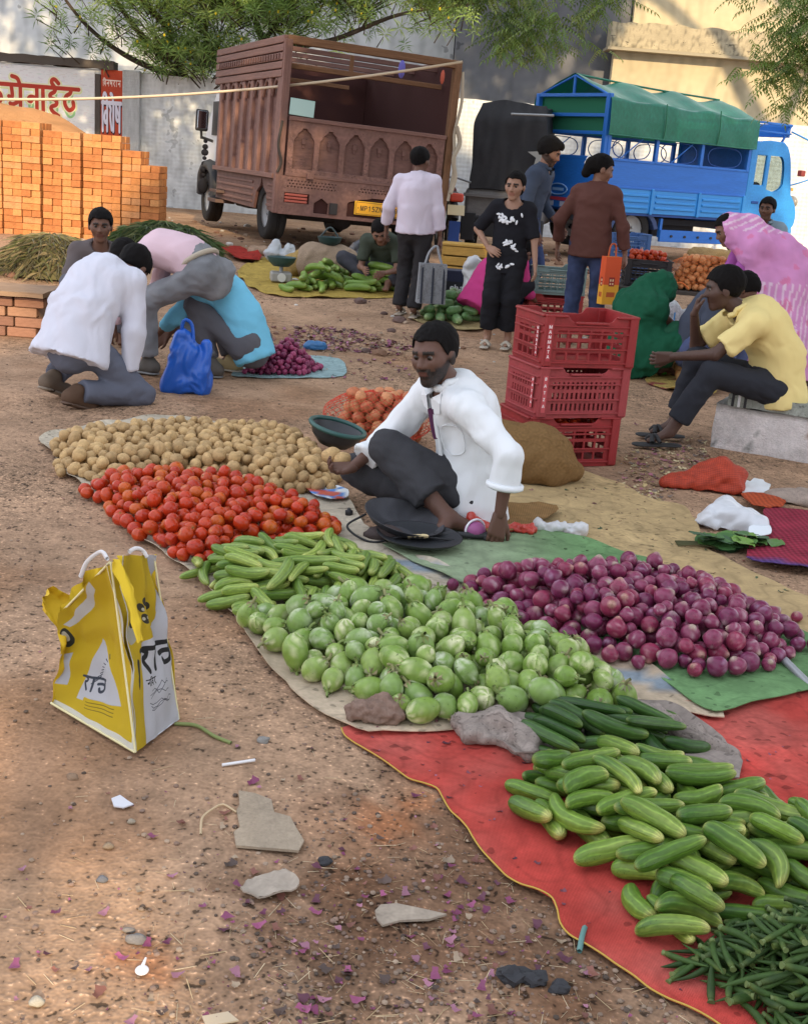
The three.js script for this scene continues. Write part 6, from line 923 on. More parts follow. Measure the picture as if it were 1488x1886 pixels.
const lieAlong = (o, it, R) => { o.position.set(it.x, it.y, it.z); o.rotation.set(-it.p, it.w, (R() - 0.5) * 1.6, 'YXZ'); o.scale.set(it.r, it.r, it.L / 2); };
// potatoes
const potatoG = [0, 1, 2, 3].map(i => paint(warp(new THREE.SphereGeometry(1, 12, 9), (x, y, z) => { const k = 1 + 0.14 * ns(x * 1.3 + i * 7, y * 1.3, z * 1.3) + 0.04 * ns(x * 4, y * 4, z * 4 + i); return [x * k * (1.12 + 0.1 * (i % 3)), y * k * 0.95, z * k * 0.98]; }), (x, y, z) => { const d = ns(x * 3 + i, y * 3, z * 3), k = 0.95 + 0.22 * d + 0.16 * ns(x * 11, y * 11, z * 11 + i); return [0.53 * k, 0.38 * k, 0.21 * k]; }));
const potatoM = [tint(vc(0.85), 1.2, 1.14, 1.05), tint(vc(0.85), 1.02, 0.97, 0.9), tint(vc(0.85), 1.3, 1.24, 1.12)];
const potP = [[-1.757, -5.676], [-1.6, -5.97], [-1.232, -6.229], [-0.805, -6.302], [-0.521, -6.118], [-0.311, -5.661], [-0.333, -5.277], [-0.554, -5.194], [-0.77, -5.318], [-1.121, -5.308], [-1.367, -5.101], [-1.575, -5.246]];
lay(new Heap().fill(potP, { n: 900, r0: 0.021, r1: 0.034, hmax: 0.11, slope: 0.6, seed: 5 }), 'potato', 'pale brown potato in the loose heap beside the tomatoes', 'potato', 'potatoes heaped on the cream sheet', potatoG, potatoM, 296, tumble, 'mass of potatoes lying under the uppermost ones');
// tomatoes
const tomG = [0, 1, 2].map(i => paint(warp(new THREE.SphereGeometry(1, 14, 10), (x, y, z) => { const a = Math.atan2(z, x), q = Math.hypot(x, z), k = 1 + 0.035 * Math.cos(a * (4 + i)) * q; const dim = 0.16 * Math.exp(-q * q * 9) * (y > 0 ? 1 : 0.5); return [x * k, y * (0.86 - dim) * (i === 1 ? 1.12 : 1), z * k]; }), (x, y, z) => { const q = Math.hypot(x, z), k = 1 + 0.12 * ns(x * 2 + i, y * 2, z * 2), t = sstep(0.45, 0.05, q) * (y > 0 ? 0.55 : 0.15); return mix3([0.6 * k, 0.05 * k, 0.012 * k], [0.62, 0.22, 0.04], t); }));
const star = (() => { const a = new Acc(); for (let i = 0; i < 5; i++) a.add(blade(0.42, 0.14, 0.15), M4(0, 0.72, 0, 0.05, i * 1.257, 0), [0.1, 0.2, 0.04]); a.add(strip(new THREE.CylinderGeometry(0.05, 0.06, 0.2, 5)), M4(0, 0.78, 0, 0, 0, 0), [0.16, 0.2, 0.06]); return a.geo(); })(), starM = mat(1, 1, 1, 0.8, { vertexColors: true });
const tomM = [vc(0.28), tint(vc(0.3), 0.95, 1.25, 1), tint(vc(0.28), 0.85, 0.75, 0.9), tint(vc(0.28), 0.95, 1.0, 1.0), tint(vc(0.3), 1.02, 2.2, 1.2)];
const tomP = [[-1.405, -4.981], [-1.239, -5.176], [-0.869, -5.307], [-0.539, -5.073], [-0.261, -4.772], [-0.275, -4.547], [-0.462, -4.431], [-0.61, -4.262], [-0.732, -4.121], [-0.915, -4.264], [-1.175, -4.603]];
lay(new Heap().fill(tomP, { n: 800, r0: 0.024, r1: 0.035, hmax: 0.11, slope: 0.6, seed: 9 }), 'tomato', 'ripe red tomato in the heap between potatoes and pale cucumbers', 'tomato', 'tomatoes heaped on the cream sheet', [tomG[0], tomG[1], tomG[2], [['fruit', tomG[0]], ['calyx', star, starM]]], tomM, 296, tumble, 'mass of tomatoes lying under the uppermost ones');
// cucumbers: unit half length along z
function cukeG(seed, bend, c0, c1, tip, taper = 0.5) {
  const g = new THREE.SphereGeometry(1, 14, 18).rotateX(PI / 2), r = rng(seed), ph = r() * 6;
  warp(g, (x, y, z) => { const q = Math.hypot(x, y), a = Math.atan2(y, x), s = clamp(Math.abs(z)), prof = Math.pow(1 - Math.pow(s, z > 0 ? 5 : 3.4), taper) / (Math.sqrt(1 - s * s) + 1e-3), k = Math.min(prof, 3) * (1 + 0.035 * Math.cos(a * 5 + ph) + 0.06 * ns(z * 2 + seed, 0, 0)) * (1 - 0.13 * z); return [x * k + bend * (z * z - 0.4), y * k + bend * 0.4 * (0.4 - z * z), z]; });
  return paint(g, (x, y, z) => { const a = Math.atan2(y, x - bend * (z * z - 0.4)), st = Math.max(0, Math.cos(a * 8 + ph)) * 0.6 + 0.4 * ns(a * 3, z * 3, seed), k = 1 + 0.12 * ns(x * 2, y * 2, z * 6 + seed); let c = mix3(c0, c1, clamp(0.25 + 0.55 * st + 0.35 * z)); c = mix3(c, tip, sstep(0.72, 1, z) * 0.8 + sstep(0.9, 1, -z) * 0.4); return [c[0] * k, c[1] * k, c[2] * k]; });
}
const pale = [1, 2, 3, 4, 5].map(i => cukeG(i, (i - 3) * 0.5, [0.16, 0.28, 0.05], [0.36, 0.46, 0.14], [0.48, 0.52, 0.2]));
const cv = () => vc(0.42, { map: streaks }), cukM = [tint(cv(), 1.6, 1.5, 1.3), tint(cv(), 1.3, 1.3, 1.1), tint(cv(), 1.9, 1.7, 1.5), tint(cv(), 1.0, 1.08, 0.85)];
const palP = [[-0.784, -4.061], [-0.687, -4.256], [-0.256, -4.524], [-0.052, -4.308], [0.114, -4.049], [-0.018, -3.879], [-0.236, -3.781], [-0.473, -3.632], [-0.618, -3.769]];
lay(new Heap().fill(palP, { n: 200, r0: 0.015, r1: 0.021, len: 0.16, lenV: 0.035, hmax: 0.11, slope: 0.55, seed: 13, yaw: 0.9, yawV: 1.3, K: 30, minE: 0.7, pk: 0.88 }), 'pale_cucumber', 'slim pale green cucumber in the heap between tomatoes and green brinjals', 'cucumber', 'pale cucumbers heaped on the cream sheet', pale, cukM, 290, lieAlong, '');
// green brinjals with dry calyx
const brinG = [0, 1, 2].map(i => paint(warp(new THREE.SphereGeometry(1, 14, 11), (x, y, z) => { const k = 1 + 0.05 * ns(x * 1.5 + i * 5, y * 1.5, z * 1.5) - 0.2 * Math.max(0, y); return [x * k, y * (1.16 + 0.12 * i), z * k]; }), (x, y, z) => { const a = Math.atan2(z, x), s = ns(a * 4.5 + i * 9, y * 1.4, i) + 0.5 * ns(a * 12, y * 3, i + 4), t = sstep(0.0, 0.5, s - 0.15 * y), k = 1 + 0.1 * ns(x * 3, y * 3, z * 3); return mix3([0.22 * k, 0.35 * k, 0.075 * k], [0.56 * k, 0.63 * k, 0.36 * k], t); }));
const calyxG = (() => { const a = new Acc(); for (let i = 0; i < 5; i++) a.add(blade(0.8, 0.6, 0.5), M4(0, 0.08, 0, 0.3, i * 1.257, 0), [0.9 + 0.2 * (i % 2), 1, 1]); a.add(strip(tube([[0, -0.05, 0], [0.04, 0.35, 0.03], [0.22, 0.62, 0.12]], 0.13, 8, 6)), M4(0, 0, 0, 0, 0, 0), [0.9, 0.95, 0.85]); return a.geo(); })();
const calM = [mat(0.28, 0.26, 0.14, 0.9, { vertexColors: true }), mat(0.22, 0.27, 0.1, 0.9, { vertexColors: true })];
const brM = [tint(vc(0.38), 1.15, 1.15, 1.1), tint(vc(0.38), 1.0, 1.06, 0.9), tint(vc(0.38), 1.35, 1.25, 1.4), tint(vc(0.4), 1.1, 1.12, 1.4)];
const brP = [[-0.525, -3.602], [-0.24, -3.831], [0.057, -3.959], [0.228, -3.891], [0.496, -3.71], [0.673, -3.422], [0.753, -3.237], [0.597, -3.104], [0.237, -3.008], [0.035, -2.954], [-0.182, -3.142], [-0.382, -3.351]];
lay(new Heap().fill(brP, { n: 330, r0: 0.028, r1: 0.043, hmax: 0.125, slope: 0.5, seed: 17, K: 18, minE: 0.7 }), 'green_brinjal', 'round pale green brinjal with dry calyx in the heap beside the red onions', 'brinjal', 'green brinjals heaped on the cream sheet', brinG.flatMap((g, i) => [[['fruit', g], ['calyx', calyxG.clone().translate(0, 1.13 + 0.12 * i, 0), calM[i % 2]]], [['fruit', g], ['calyx', calyxG.clone().translate(0, 1.13 + 0.12 * i, 0), calM[(i + 1) % 2]]]]), brM, 290, tumble, '');
// red onions
const oniG = [0, 1, 2, 3].map(i => paint(warp(new THREE.SphereGeometry(1, 14, 11), (x, y, z) => { const q = Math.hypot(x, z), nk = y > 0.75 ? 1 + (y - 0.75) * 1.5 : 1, sq = y > 0.7 ? 1 - 0.5 * (y - 0.7) : 1, w = 1 + 0.04 * ns(x * 2 + i * 3, y * 2, z * 2); return [x * sq * w, y * 0.86 * nk * w, z * sq * w]; }), (x, y, z) => { const a = Math.atan2(z, x), v = Math.abs(Math.sin(a * 9 + 2 * ns(y * 2, a, i))), s = ns(x * 1.6 + i * 6, y * 1.6, z * 1.6), k = 0.9 + 0.16 * v + 0.2 * s; let c = [0.25 * k, 0.035 * k, 0.105 * k]; c = mix3(c, [0.42, 0.2, 0.3], sstep(0.25, 0.55, s)); c = mix3(c, [0.5, 0.34, 0.32], sstep(0.8, 1.0, Math.abs(y)) * 0.7); return c; }));
const oniM = [vc(0.3), tint(vc(0.3), 1.2, 1.1, 0.95), tint(vc(0.32), 0.8, 0.8, 0.95), tint(vc(0.32), 1.15, 1.5, 1.25)];
const oniP = [[0.17, -4.107], [0.338, -4.216], [0.552, -4.326], [0.927, -4.452], [1.149, -4.341], [1.318, -4.072], [1.395, -3.788], [1.252, -3.581], [1.036, -3.458], [0.866, -3.458], [0.574, -3.598], [0.399, -3.757]];
const oh = new Heap().fill(oniP, { n: 900, r0: 0.022, r1: 0.037, hmax: 0.13, slope: 0.5, seed: 23 });
lay(oh, 'red_onion', 'glossy red onion in the big heap on the green cloth', 'onion', 'red onions heaped on the green cloth', oniG, oniM, 296, tumble, 'mass of red onions lying under the uppermost ones');
// dark cucumbers on the grey rag, big cucumbers on the red mat, okra
const darkC = [11, 12, 13].map(i => cukeG(i, (i - 12) * 0.7, [0.03, 0.085, 0.02], [0.07, 0.16, 0.035], [0.16, 0.24, 0.06]));
const dkP = [[0.359, -3.029], [0.571, -3.148], [0.76, -3.153], [0.837, -2.95], [0.782, -2.869], [0.562, -2.845], [0.377, -2.868]];
lay(new Heap().fill(dkP, { n: 40, r0: 0.016, r1: 0.023, len: 0.17, lenV: 0.03, hmax: 0.1, slope: 0.8, seed: 29, yaw: 1.35, yawV: 0.7, K: 20, minE: 0.5 }), 'dark_cucumber', 'dark green cucumber in the small heap on the grey rag', 'cucumber', 'dark cucumbers on the grey rag', darkC, cukM, 290, lieAlong, '');
const bigC = [21, 22, 23, 24, 25, 26, 27, 28].map(i => cukeG(i, (i - 24.5) * 0.4, i % 3 ? [0.1, 0.21, 0.03] : [0.06, 0.15, 0.025], i % 2 ? [0.3, 0.42, 0.1] : [0.21, 0.34, 0.065], [0.58, 0.58, 0.24], 0.48));
const bgP = [[0.34, -2.752], [0.567, -2.881], [0.843, -2.814], [1.052, -2.623], [1.266, -2.51], [1.079, -2.273], [0.844, -2.194], [0.7, -2.117], [0.613, -2.075], [0.529, -2.202], [0.452, -2.375], [0.334, -2.513]];
lay(new Heap().fill(bgP, { n: 240, r0: 0.018, r1: 0.026, len: 0.145, lenV: 0.035, hmax: 0.14, slope: 0.75, seed: 37, yaw: 1.25, yawV: 1.0, K: 40, minE: 0.9, pk: 0.87 }), 'green_cucumber', 'plump striped green cucumber in the front heap on the red mat', 'cucumber', 'plump cucumbers on the red mat', bigC, cukM, 290, lieAlong, '');
function okraG(seed, bend) {
  const g = new THREE.CylinderGeometry(1, 1, 2, 10, 12).rotateX(PI / 2);
  warp(g, (x, y, z) => { const a = Math.atan2(y, x), t = (z + 1) / 2, r = (t < 0.12 ? 0.75 + t * 2 : 1) * Math.pow(1 - Math.pow(t, 1.9), 0.8) + 0.04, q = Math.hypot(x, y) > 0.5 ? r * (1 + 0.12 * Math.cos(a * 5)) : 0; return [Math.cos(a) * q + bend * (z * z - 0.4), Math.sin(a) * q, z]; });
  return paint(g, (x, y, z) => { const k = 1 + 0.25 * ns(x, y, z * 3 + seed); return mix3([0.05 * k, 0.11 * k, 0.02 * k], [0.12, 0.17, 0.04], sstep(-0.7, -1, z)); });
}
const okCap = paint(tf(new THREE.CylinderGeometry(0.95, 0.6, 0.16, 10).rotateX(-PI / 2), 0, 0, -1.06), () => [0.2, 0.27, 0.1]);
const okV = [1, 2, 3, 4].map(i => { const b = (i - 2.5) * 0.9, g = okraG(i, b); return [['pod', g], ['cap', tf(okCap.clone(), b * 0.6, 0, 0)]]; });
const okP = [[0.601, -2.033], [0.737, -2.18], [0.953, -2.296], [1.16, -2.365], [1.077, -1.917], [0.795, -1.801], [0.687, -1.923]];
lay(new Heap().fill(okP, { n: 1100, r0: 0.006, r1: 0.0085, len: 0.1, lenV: 0.03, hmax: 0.14, slope: 0.7, seed: 43, yaw: 0.4, yawV: 3.1, K: 16, minE: 0.8, pk: 0.85 }), 'okra', 'dark green okra pod in the heap at the corner of the red mat', 'okra', 'okra pods on the red mat', okV, [vc(0.65), tint(vc(0.65), 0.8, 0.85, 0.8), tint(vc(0.65), 0.55, 0.6, 0.6)], 296, lieAlong, 'mass of okra pods lying under the uppermost ones');
// stray pieces
{
  const R = rng(3), put = (name, label, cat, g, m, px, r) => { const o = new THREE.Mesh(g, m); o.name = numbered(name); o.castShadow = o.receiveShadow = true; scene.add(o); o.position.set(px[0], topY(px[0], px[1]) + r * 0.85, px[1]); o.rotation.set(R() * 0.5, R() * 6, 0.4); o.scale.setScalar(r); tag(o, label, cat); };
  put('red_onion', 'single red onion lying apart beside the rod on the green cloth', 'onion', oniG[1], oniM[0], [1.418, -3.755], 0.036);
  put('red_onion', 'single small red onion lying on the straw cloth above the heap', 'onion', oniG[2], oniM[1], [1.45, -4.089], 0.022);
}


// ---------- things around the stalls ----------
const onG = (x, z, d = 0) => [x, topY(x, z) + d, z];
// crates: slotted plastic walls, rim and corner posts
function crateWall(w, h, cols, rows, dip, slot) {
  const s = new THREE.Shape(); s.moveTo(-w / 2, 0); s.lineTo(w / 2, 0); s.lineTo(w / 2, h);
  if (dip) { s.lineTo(w * 0.3, h); s.quadraticCurveTo(w * 0.26, h, w * 0.24, h - 0.02); s.quadraticCurveTo(w * 0.22, h - 0.035, w * 0.17, h - 0.035); s.lineTo(-w * 0.17, h - 0.035); s.quadraticCurveTo(-w * 0.22, h - 0.035, -w * 0.24, h - 0.02); s.quadraticCurveTo(-w * 0.26, h, -w * 0.3, h); }
  s.lineTo(-w / 2, h); s.closePath();
  const hs = [], mx = w * 0.13, cw = (w - 2 * mx) / cols, y0 = 0.03, rh = (h - 0.1) / rows;
  for (let i = 0; i < cols; i++) for (let j = 0; j < rows; j++) hs.push(rectS(-w / 2 + mx + i * cw + cw * (1 - slot) / 2, y0 + j * rh + 0.008, -w / 2 + mx + (i + 1) * cw - cw * (1 - slot) / 2, y0 + (j + 1) * rh - 0.008, THREE.Path));
  return plate(s, hs, 0.006, 0.0015);
}
function crate(label, pos, yaw, m, o = {}) {
  const w = o.w ?? 0.53, d = o.d ?? 0.35, h = o.h ?? 0.27, t = thing('plastic_crate', label, 'crate', pos, yaw, o.group);
  const cols = o.cols ?? 5, rows = o.rows ?? 3, slot = o.slot ?? 0.86;
  for (const s of [-1, 1]) {
    obj('long_side', tf(crateWall(w, h, cols, rows, o.dip ?? true, slot), 0, 0, s * d / 2 - 0.003), m, t); obj('short_side', tf(crateWall(d, h, Math.ceil(cols * 0.6), rows, false, slot), s * w / 2 - 0.003, 0, 0, 0, PI / 2), m, t);
    obj('rim', [rbox(w * 0.24, 0.014, 0.022, -w * 0.39, h - 0.005, s * (d / 2 + 0.008)), rbox(w * 0.24, 0.014, 0.022, w * 0.39, h - 0.005, s * (d / 2 + 0.008)), rbox(w * 0.36, 0.014, 0.022, 0, h - 0.038, s * (d / 2 + 0.008)), rbox(0.022, 0.014, d, s * (w / 2 + 0.008), h - 0.005, 0)], m, t);
    obj('rib', [0.025, h * 0.36, h * 0.66, h * 0.8].map(y => rbox(w * 0.98, 0.009, 0.014, 0, y, s * (d / 2 + 0.007), 0.003)).concat([0.025, h * 0.36, h * 0.66, h * 0.8].map(y => rbox(0.014, 0.009, d * 0.98, s * (w / 2 + 0.007), y, 0, 0.003))), m, t);
    for (const q of [-1, 1]) obj('corner_post', rbox(0.05, h - 0.01, 0.03, q * (w / 2 - 0.022), h / 2, s * (d / 2 + 0.003), 0.006), m, t);
  }
  obj('base', box(w - 0.01, 0.01, d - 0.01, 0, 0.008, 0), m, t);
  if (o.text) { const tx = canvasTex(64, 512, (c, W, H) => { c.fillStyle = o.tb; c.fillRect(0, 0, W, H); c.fillStyle = '#e6dedd'; c.font = 'bold 60px sans-serif'; c.textAlign = 'center'; [...o.text].forEach((ch, i) => c.fillText(ch, W / 2, 66 + i * (H - 40) / o.text.length)); }); const mm = new THREE.MeshStandardMaterial({ map: tx, roughness: 0.6 }); obj('lettering', tf(new THREE.PlaneGeometry(0.026, h * 0.72), -w / 2 + 0.022, h * 0.48, d / 2 + 0.0195), mm, t); obj('lettering', tf(new THREE.PlaneGeometry(0.026, h * 0.6), -w / 2 - 0.0165, h * 0.48, d / 2 - 0.05, 0, -PI / 2), mm, t); }
  return t;
}
{
  const red = mat(0.32, 0.024, 0.026, 0.5, { map: blotch }), rose = mat(0.37, 0.05, 0.055, 0.55, { map: blotch }), c = [0.824, -6.247], z = -0.16, y = 22 * D2R, a = gy(c[0], c[1] + z) + 0.005;
  crate('bottom red crate of the stack behind the gunny sack', [c[0] - 0.02, a, c[1] + z], y, red, { group: 'stacked red crates', cols: 6 });
  crate('middle rose red crate of the stack with dense narrow slots', [c[0], a + 0.268, c[1] + z], y + 0.02, rose, { group: 'stacked red crates', cols: 14, slot: 0.55, text: 'BATZA', tb: '#b94a50' });
  crate('top red crate of the stack with an open grid', [c[0] + 0.01, a + 0.536, c[1] + z], y - 0.03, red, { group: 'stacked red crates', cols: 6, text: 'MANMATA', tb: '#a33038' });
  // vegetables showing in the bottom crate
  const hh = new Heap(() => a + 0.17), P = []; for (const [u, v] of [[-0.22, -0.13], [0.22, -0.13], [0.22, 0.13], [-0.22, 0.13]]) P.push([c[0] + u * Math.cos(y) + v * Math.sin(y), c[1] + z - u * Math.sin(y) + v * Math.cos(y)]);
  lay(hh.fill(P, { n: 40, r0: 0.022, r1: 0.03, hmax: 0.06, slope: 3, seed: 71 }), 'small_tomato', 'small orange tomato inside the bottom red crate', 'tomato', 'tomatoes in the bottom red crate', tomG, [tomM[3], tomM[1]], 290, tumble, '');
}
function sack(label, pos, yaw, caps, m, cell = 0.013, wr = 0.008, extra = null) {
  const t = thing('sack', label, 'sack', pos, yaw), g = nets(field(caps, [{ p: [0, 0.002, 0], n: [0, -1, 0] }]), boundsOf(caps, 0.03), cell); wrinkle(g, wr, 9, 9, 9, pos[0] * 7); triUV(g, 3); obj('bag', g, m, t); if (extra) extra(t); return t;
}
const jute = tex(256, (u, v) => { const k = 205 + 36 * Math.sin(u * 2 * PI * 40) * 0.6 + 36 * Math.sin(v * 2 * PI * 40) * 0.6 + 34 * tn(u, v, 9, 5); return [k, k * 0.97, k * 0.9]; });
const jute3 = rep(jute, 3), juteM = mat(0.36, 0.22, 0.105, 0.95, { map: jute3, bumpMap: jute3, bumpScale: 0.003 });
{
  const c = [0.578, -5.916];
  sack('brown gunny sack lying full behind the vendor against the crates', onG(...c), -0.15, [cap([-0.12, 0.13, 0], [0.08, 0.13, 0], 0.165, 0.16, { k: 0.1, w: [0, 1, 0], s: 1.12 }), cap([0.05, 0.11, 0], [0.27, 0.06, 0.02], 0.13, 0.05, { k: 0.08 }), cap([-0.15, 0.08, 0.05], [0.1, 0.07, 0.06], 0.14, 0.13, { k: 0.08 })], juteM, 0.012, 0.01, t => obj('seam', tube([[-0.05, 0.16, 0.175], [0.08, 0.15, 0.17], [0.2, 0.1, 0.1], [0.3, 0.07, 0.03]], 0.006, 20, 5), mat(0.24, 0.15, 0.08, 0.95), t));
  spread('gunny_cloth', 'brown gunny cloth crumpled behind the vendor on the straw cloth', 'cloth', [[0.328, -5.034], [0.463, -5.286], [0.687, -5.278], [0.67, -5.152], [0.458, -4.823], [0.362, -4.739]], 0.036, juteM, { seed: 21, rip: 0.014, fq: 11, curl: 0.02 });
}
// a net sack full of potatoes: the potatoes inside are things of their own
const potSmall = potatoG.slice(0, 2).map((q, i) => paint(warp(new THREE.SphereGeometry(1, 11, 8), (x, y, z) => { const k = 1 + 0.14 * ns(x * 1.3 + i * 7, y * 1.3, z * 1.3); return [x * k * 1.15, y * k * 0.95, z * k]; }), (x, y, z) => { const k = 0.95 + 0.25 * ns(x * 3 + i, y * 3, z * 3); return [0.47 * k, 0.33 * k, 0.185 * k]; })), oniSmall = [0, 1].map(i => paint(warp(new THREE.SphereGeometry(1, 9, 7), (x, y, z) => [x, y * (y > 0.75 ? 1.2 : 0.88), z]), (x, y, z) => { const k = 0.9 + 0.4 * ns(x * 2 + i * 5, y * 2, z * 2); return [0.24 * k, 0.045 * k, 0.12 * k]; }));
function netSack(label, c, yaw, rx, ry, rz, n, r, base, mats, netM, plabel, grp, max = 290, seed = 5) {
  const hf = base, H = new Heap(hf), P = []; for (let i = 0; i < 26; i++) { const a = i / 26 * 2 * PI, u = rx * Math.cos(a) * 0.92, v = rz * Math.sin(a) * 0.92; P.push([c[0] + u * Math.cos(yaw) + v * Math.sin(yaw), c[1] - u * Math.sin(yaw) + v * Math.cos(yaw)]); }
  lay(H.fill(P, { n, r0: r * 0.85, r1: r * 1.12, hmax: ry * 2, slope: 3.2, seed, K: 16 }), 'netted_potato', plabel, 'potato', grp, potSmall, mats, max, tumble, 'mass of potatoes deep inside the net sack');
  const t = thing('net_sack', label, 'net sack', [c[0], hf(c[0], c[1]), c[1]], yaw), th = [], q = (u, v) => { const a = u * 2 * PI, b = v * PI, k = 1.1 + 0.04 * ns(u * 9, v * 9, 2); return [rx * k * Math.sin(b) * Math.cos(a), Math.max(0.004, ry * 1.05 - ry * k * 0.98 * Math.cos(b)), rz * k * Math.sin(b) * Math.sin(a)]; };
  for (let i = 0; i < 30; i++) for (const s of [-1, 1]) { const p = []; for (let j = 0; j <= 16; j++) p.push(q(i / 30 + s * j / 16 * 0.4, 0.04 + 0.92 * j / 16)); th.push(tube(p, 0.0016, 28, 3)); }
  obj('net', th, netM, t); obj('mouth', [tube([[-rx * 1.05, ry * 0.7, rz * 0.2], [-rx * 0.95, ry * 0.35, rz * 0.8], [-rx * 0.7, ry * 0.45, rz * 1.05], [-rx * 0.5, ry * 0.15, rz * 1.1]], 0.008, 24, 6)], netM, t); return t;
}
const redNet = mat(0.6, 0.06, 0.03, 0.6), orangeNet = mat(0.62, 0.16, 0.04, 0.6);
netSack('open red net sack of potatoes standing behind the vendor', [-0.18, -6.442], 0.1, 0.28, 0.135, 0.19, 170, 0.035, topY, [tint(vc(0.6), 1.5, 0.85, 0.75), tint(vc(0.6), 1.6, 1.0, 0.85), tint(vc(0.6), 1.35, 0.65, 0.55)], redNet, 'reddish potato inside the net sack behind the vendor', 'potatoes in the net sack behind the vendor', 290, 51);
// bowls, scale pans
function bowl(r, h, th = 0.006) { return lathe([[0, 0], [r * 0.55, 0.004], [r * 0.85, h * 0.45], [r, h], [r + th, h], [r * 0.85 + th, h * 0.42], [r * 0.58, -th], [0, -th]], 36); }
{
  const blk = mat(0.03, 0.032, 0.036, 0.4), c = [-0.382, -5.88], t = thing('black_bowl', 'black bowl with a dark green rim tilted on the potatoes', 'bowl', onG(c[0], c[1], 0.11), 0.3);
  t.rotation.z = -0.22; t.rotation.x = 0.1; obj('dish', bowl(0.135, 0.085), blk, t); obj('rim', tf(new THREE.TorusGeometry(0.14, 0.012, 8, 40).rotateX(PI / 2), 0, 0.085, 0), mat(0.03, 0.09, 0.08, 0.4), t);
  const spk = paint(bowl(0.165, 0.05), (x, y, z) => { const k = 0.055 + 0.05 * Math.max(0, ns(x * 60, y * 60, z * 60)) + 0.03 * ns(x * 14, 3, z * 14); return [k, k, k * 1.12]; });
  const p1 = [-0.005, -4.733], s1 = thing('scale_pan', 'speckled dark iron scale pan leaning on its edge before the vendor', 'scale pan', onG(p1[0], p1[1], 0.045), 0.2); s1.rotation.x = 0.16; s1.rotation.z = -0.2; obj('pan', spk, mat(1, 1, 1, 0.55, { vertexColors: true, metalness: 0.3 }), s1);
  const p2 = [0.069, -4.606], s2 = thing('scale_pan', 'flat black scale pan with pale crumbs lying before the vendor', 'scale pan', onG(p2[0], p2[1], 0.012), 0); s2.rotation.z = -0.03; obj('pan', bowl(0.17, 0.03), blk, s2);
  for (let i = 0; i < 8; i++) obj('crumb', tf(new THREE.IcosahedronGeometry(0.012, 0).scale(1.6, 0.5, 1), -0.04 + 0.02 * (i % 4), 0.012 + 0.003 * i, 0.02 * (i >> 2)), mat(0.62, 0.5, 0.28, 0.9), s2);
  const wt = [-0.069, -4.643], w = thing('leather_pouch', 'dark brown crumpled pouch beside the scale pans', 'pouch', onG(...wt), 0); obj('pouch_body', warp(new THREE.SphereGeometry(0.075, 20, 14), (x, y, z) => [x * 1.15 + 0.012 * ns(x * 30, y * 30, z * 30), Math.max(0, y * 0.55 + 0.03 + 0.012 * ns(x * 25, y * 25, z * 25 + 3)), z * 0.7]), mat(0.045, 0.03, 0.028, 0.75), w);
  one('black_string', 'black cords of the hand scale looping over the pans', 'string', [tube([[p1[0] - 0.15, p1[1] === 0 ? 0 : topY(...p1) + 0.1, p1[1] + 0.04], [p1[0] - 0.22, topY(...p1) + 0.06, p1[1] + 0.1], [p1[0] - 0.12, topY(...p1) + 0.02, p1[1] + 0.16], [p1[0] + 0.02, topY(...p1) + 0.05, p1[1] + 0.14], [p1[0] + 0.22, topY(...p1) + 0.035, p1[1] + 0.1]], 0.005, 50, 5)], mat(0.015, 0.015, 0.017, 0.7));
  const hb = [0.248, -4.71], b = thing('scale_beam', 'black beam of the hand scale lying by the vendor', 'scale beam', onG(hb[0], hb[1], 0.016), 0.1); obj('beam', bar([-0.12, 0, 0], [0.12, 0.004, 0], 0.012, 0.016), mat(0.025, 0.025, 0.028, 0.6), b); obj('handle', rbox(0.09, 0.03, 0.04, 0.13, 0, 0, 0.01), mat(0.03, 0.03, 0.033, 0.6), b);
}
// potatoes in and by the vendor's hand
for (const [px, h, r, l] of [[[-0.338, 0.243, -5.1], 0, 0.036, 'long'], [[-0.288, 0.232, -5.08], 0, 0.034, 'round']]) { const o = one('potato', `${l} pale potato held in the vendor's hand above the heap`, 'potato', potatoG[l === 'long' ? 2 : 1].clone(), potatoM[2]); o.scale.setScalar(r); o.position.set(...px); o.rotation.set(0.3, 0.4, 0.2); }
{
  const pc = (t, label, P, off, cols) => spread(t, label, 'packet', P, off, mat(1, 1, 1, 0.35, { vertexColors: true }), { seed: 4, rip: 0.006, fq: 20, curl: 0.02, cell: 0.02, wob: 0.004 }, (x, y, z) => cols(ns(x * 16, 1, z * 16)));
  pc('snack_packet', 'crumpled blue and white snack packet beside the tomatoes', [[-0.463, -5.276], [-0.374, -5.398], [-0.262, -5.26], [-0.269, -5.15], [-0.376, -5.137]], 0.034, n => n > 0.12 ? [0.75, 0.78, 0.8] : n < -0.2 ? [0.5, 0.08, 0.05] : [0.03, 0.22, 0.6]);
  pc('snack_packet', 'small pale blue paper packet by the vendor knee', [[-0.423, -5.605], [-0.382, -5.681], [-0.34, -5.487], [-0.39, -5.412]], 0.034, n => n > 0 ? [0.6, 0.68, 0.75] : [0.4, 0.5, 0.2]);
  one('small_weight', 'small black iron weight on the cream sheet', 'weight', tf(lathe([[0, 0], [0.016, 0], [0.017, 0.02], [0.008, 0.024], [0.008, 0.03], [0, 0.031]], 16), ...onG(-0.237, -4.962)), black);
}
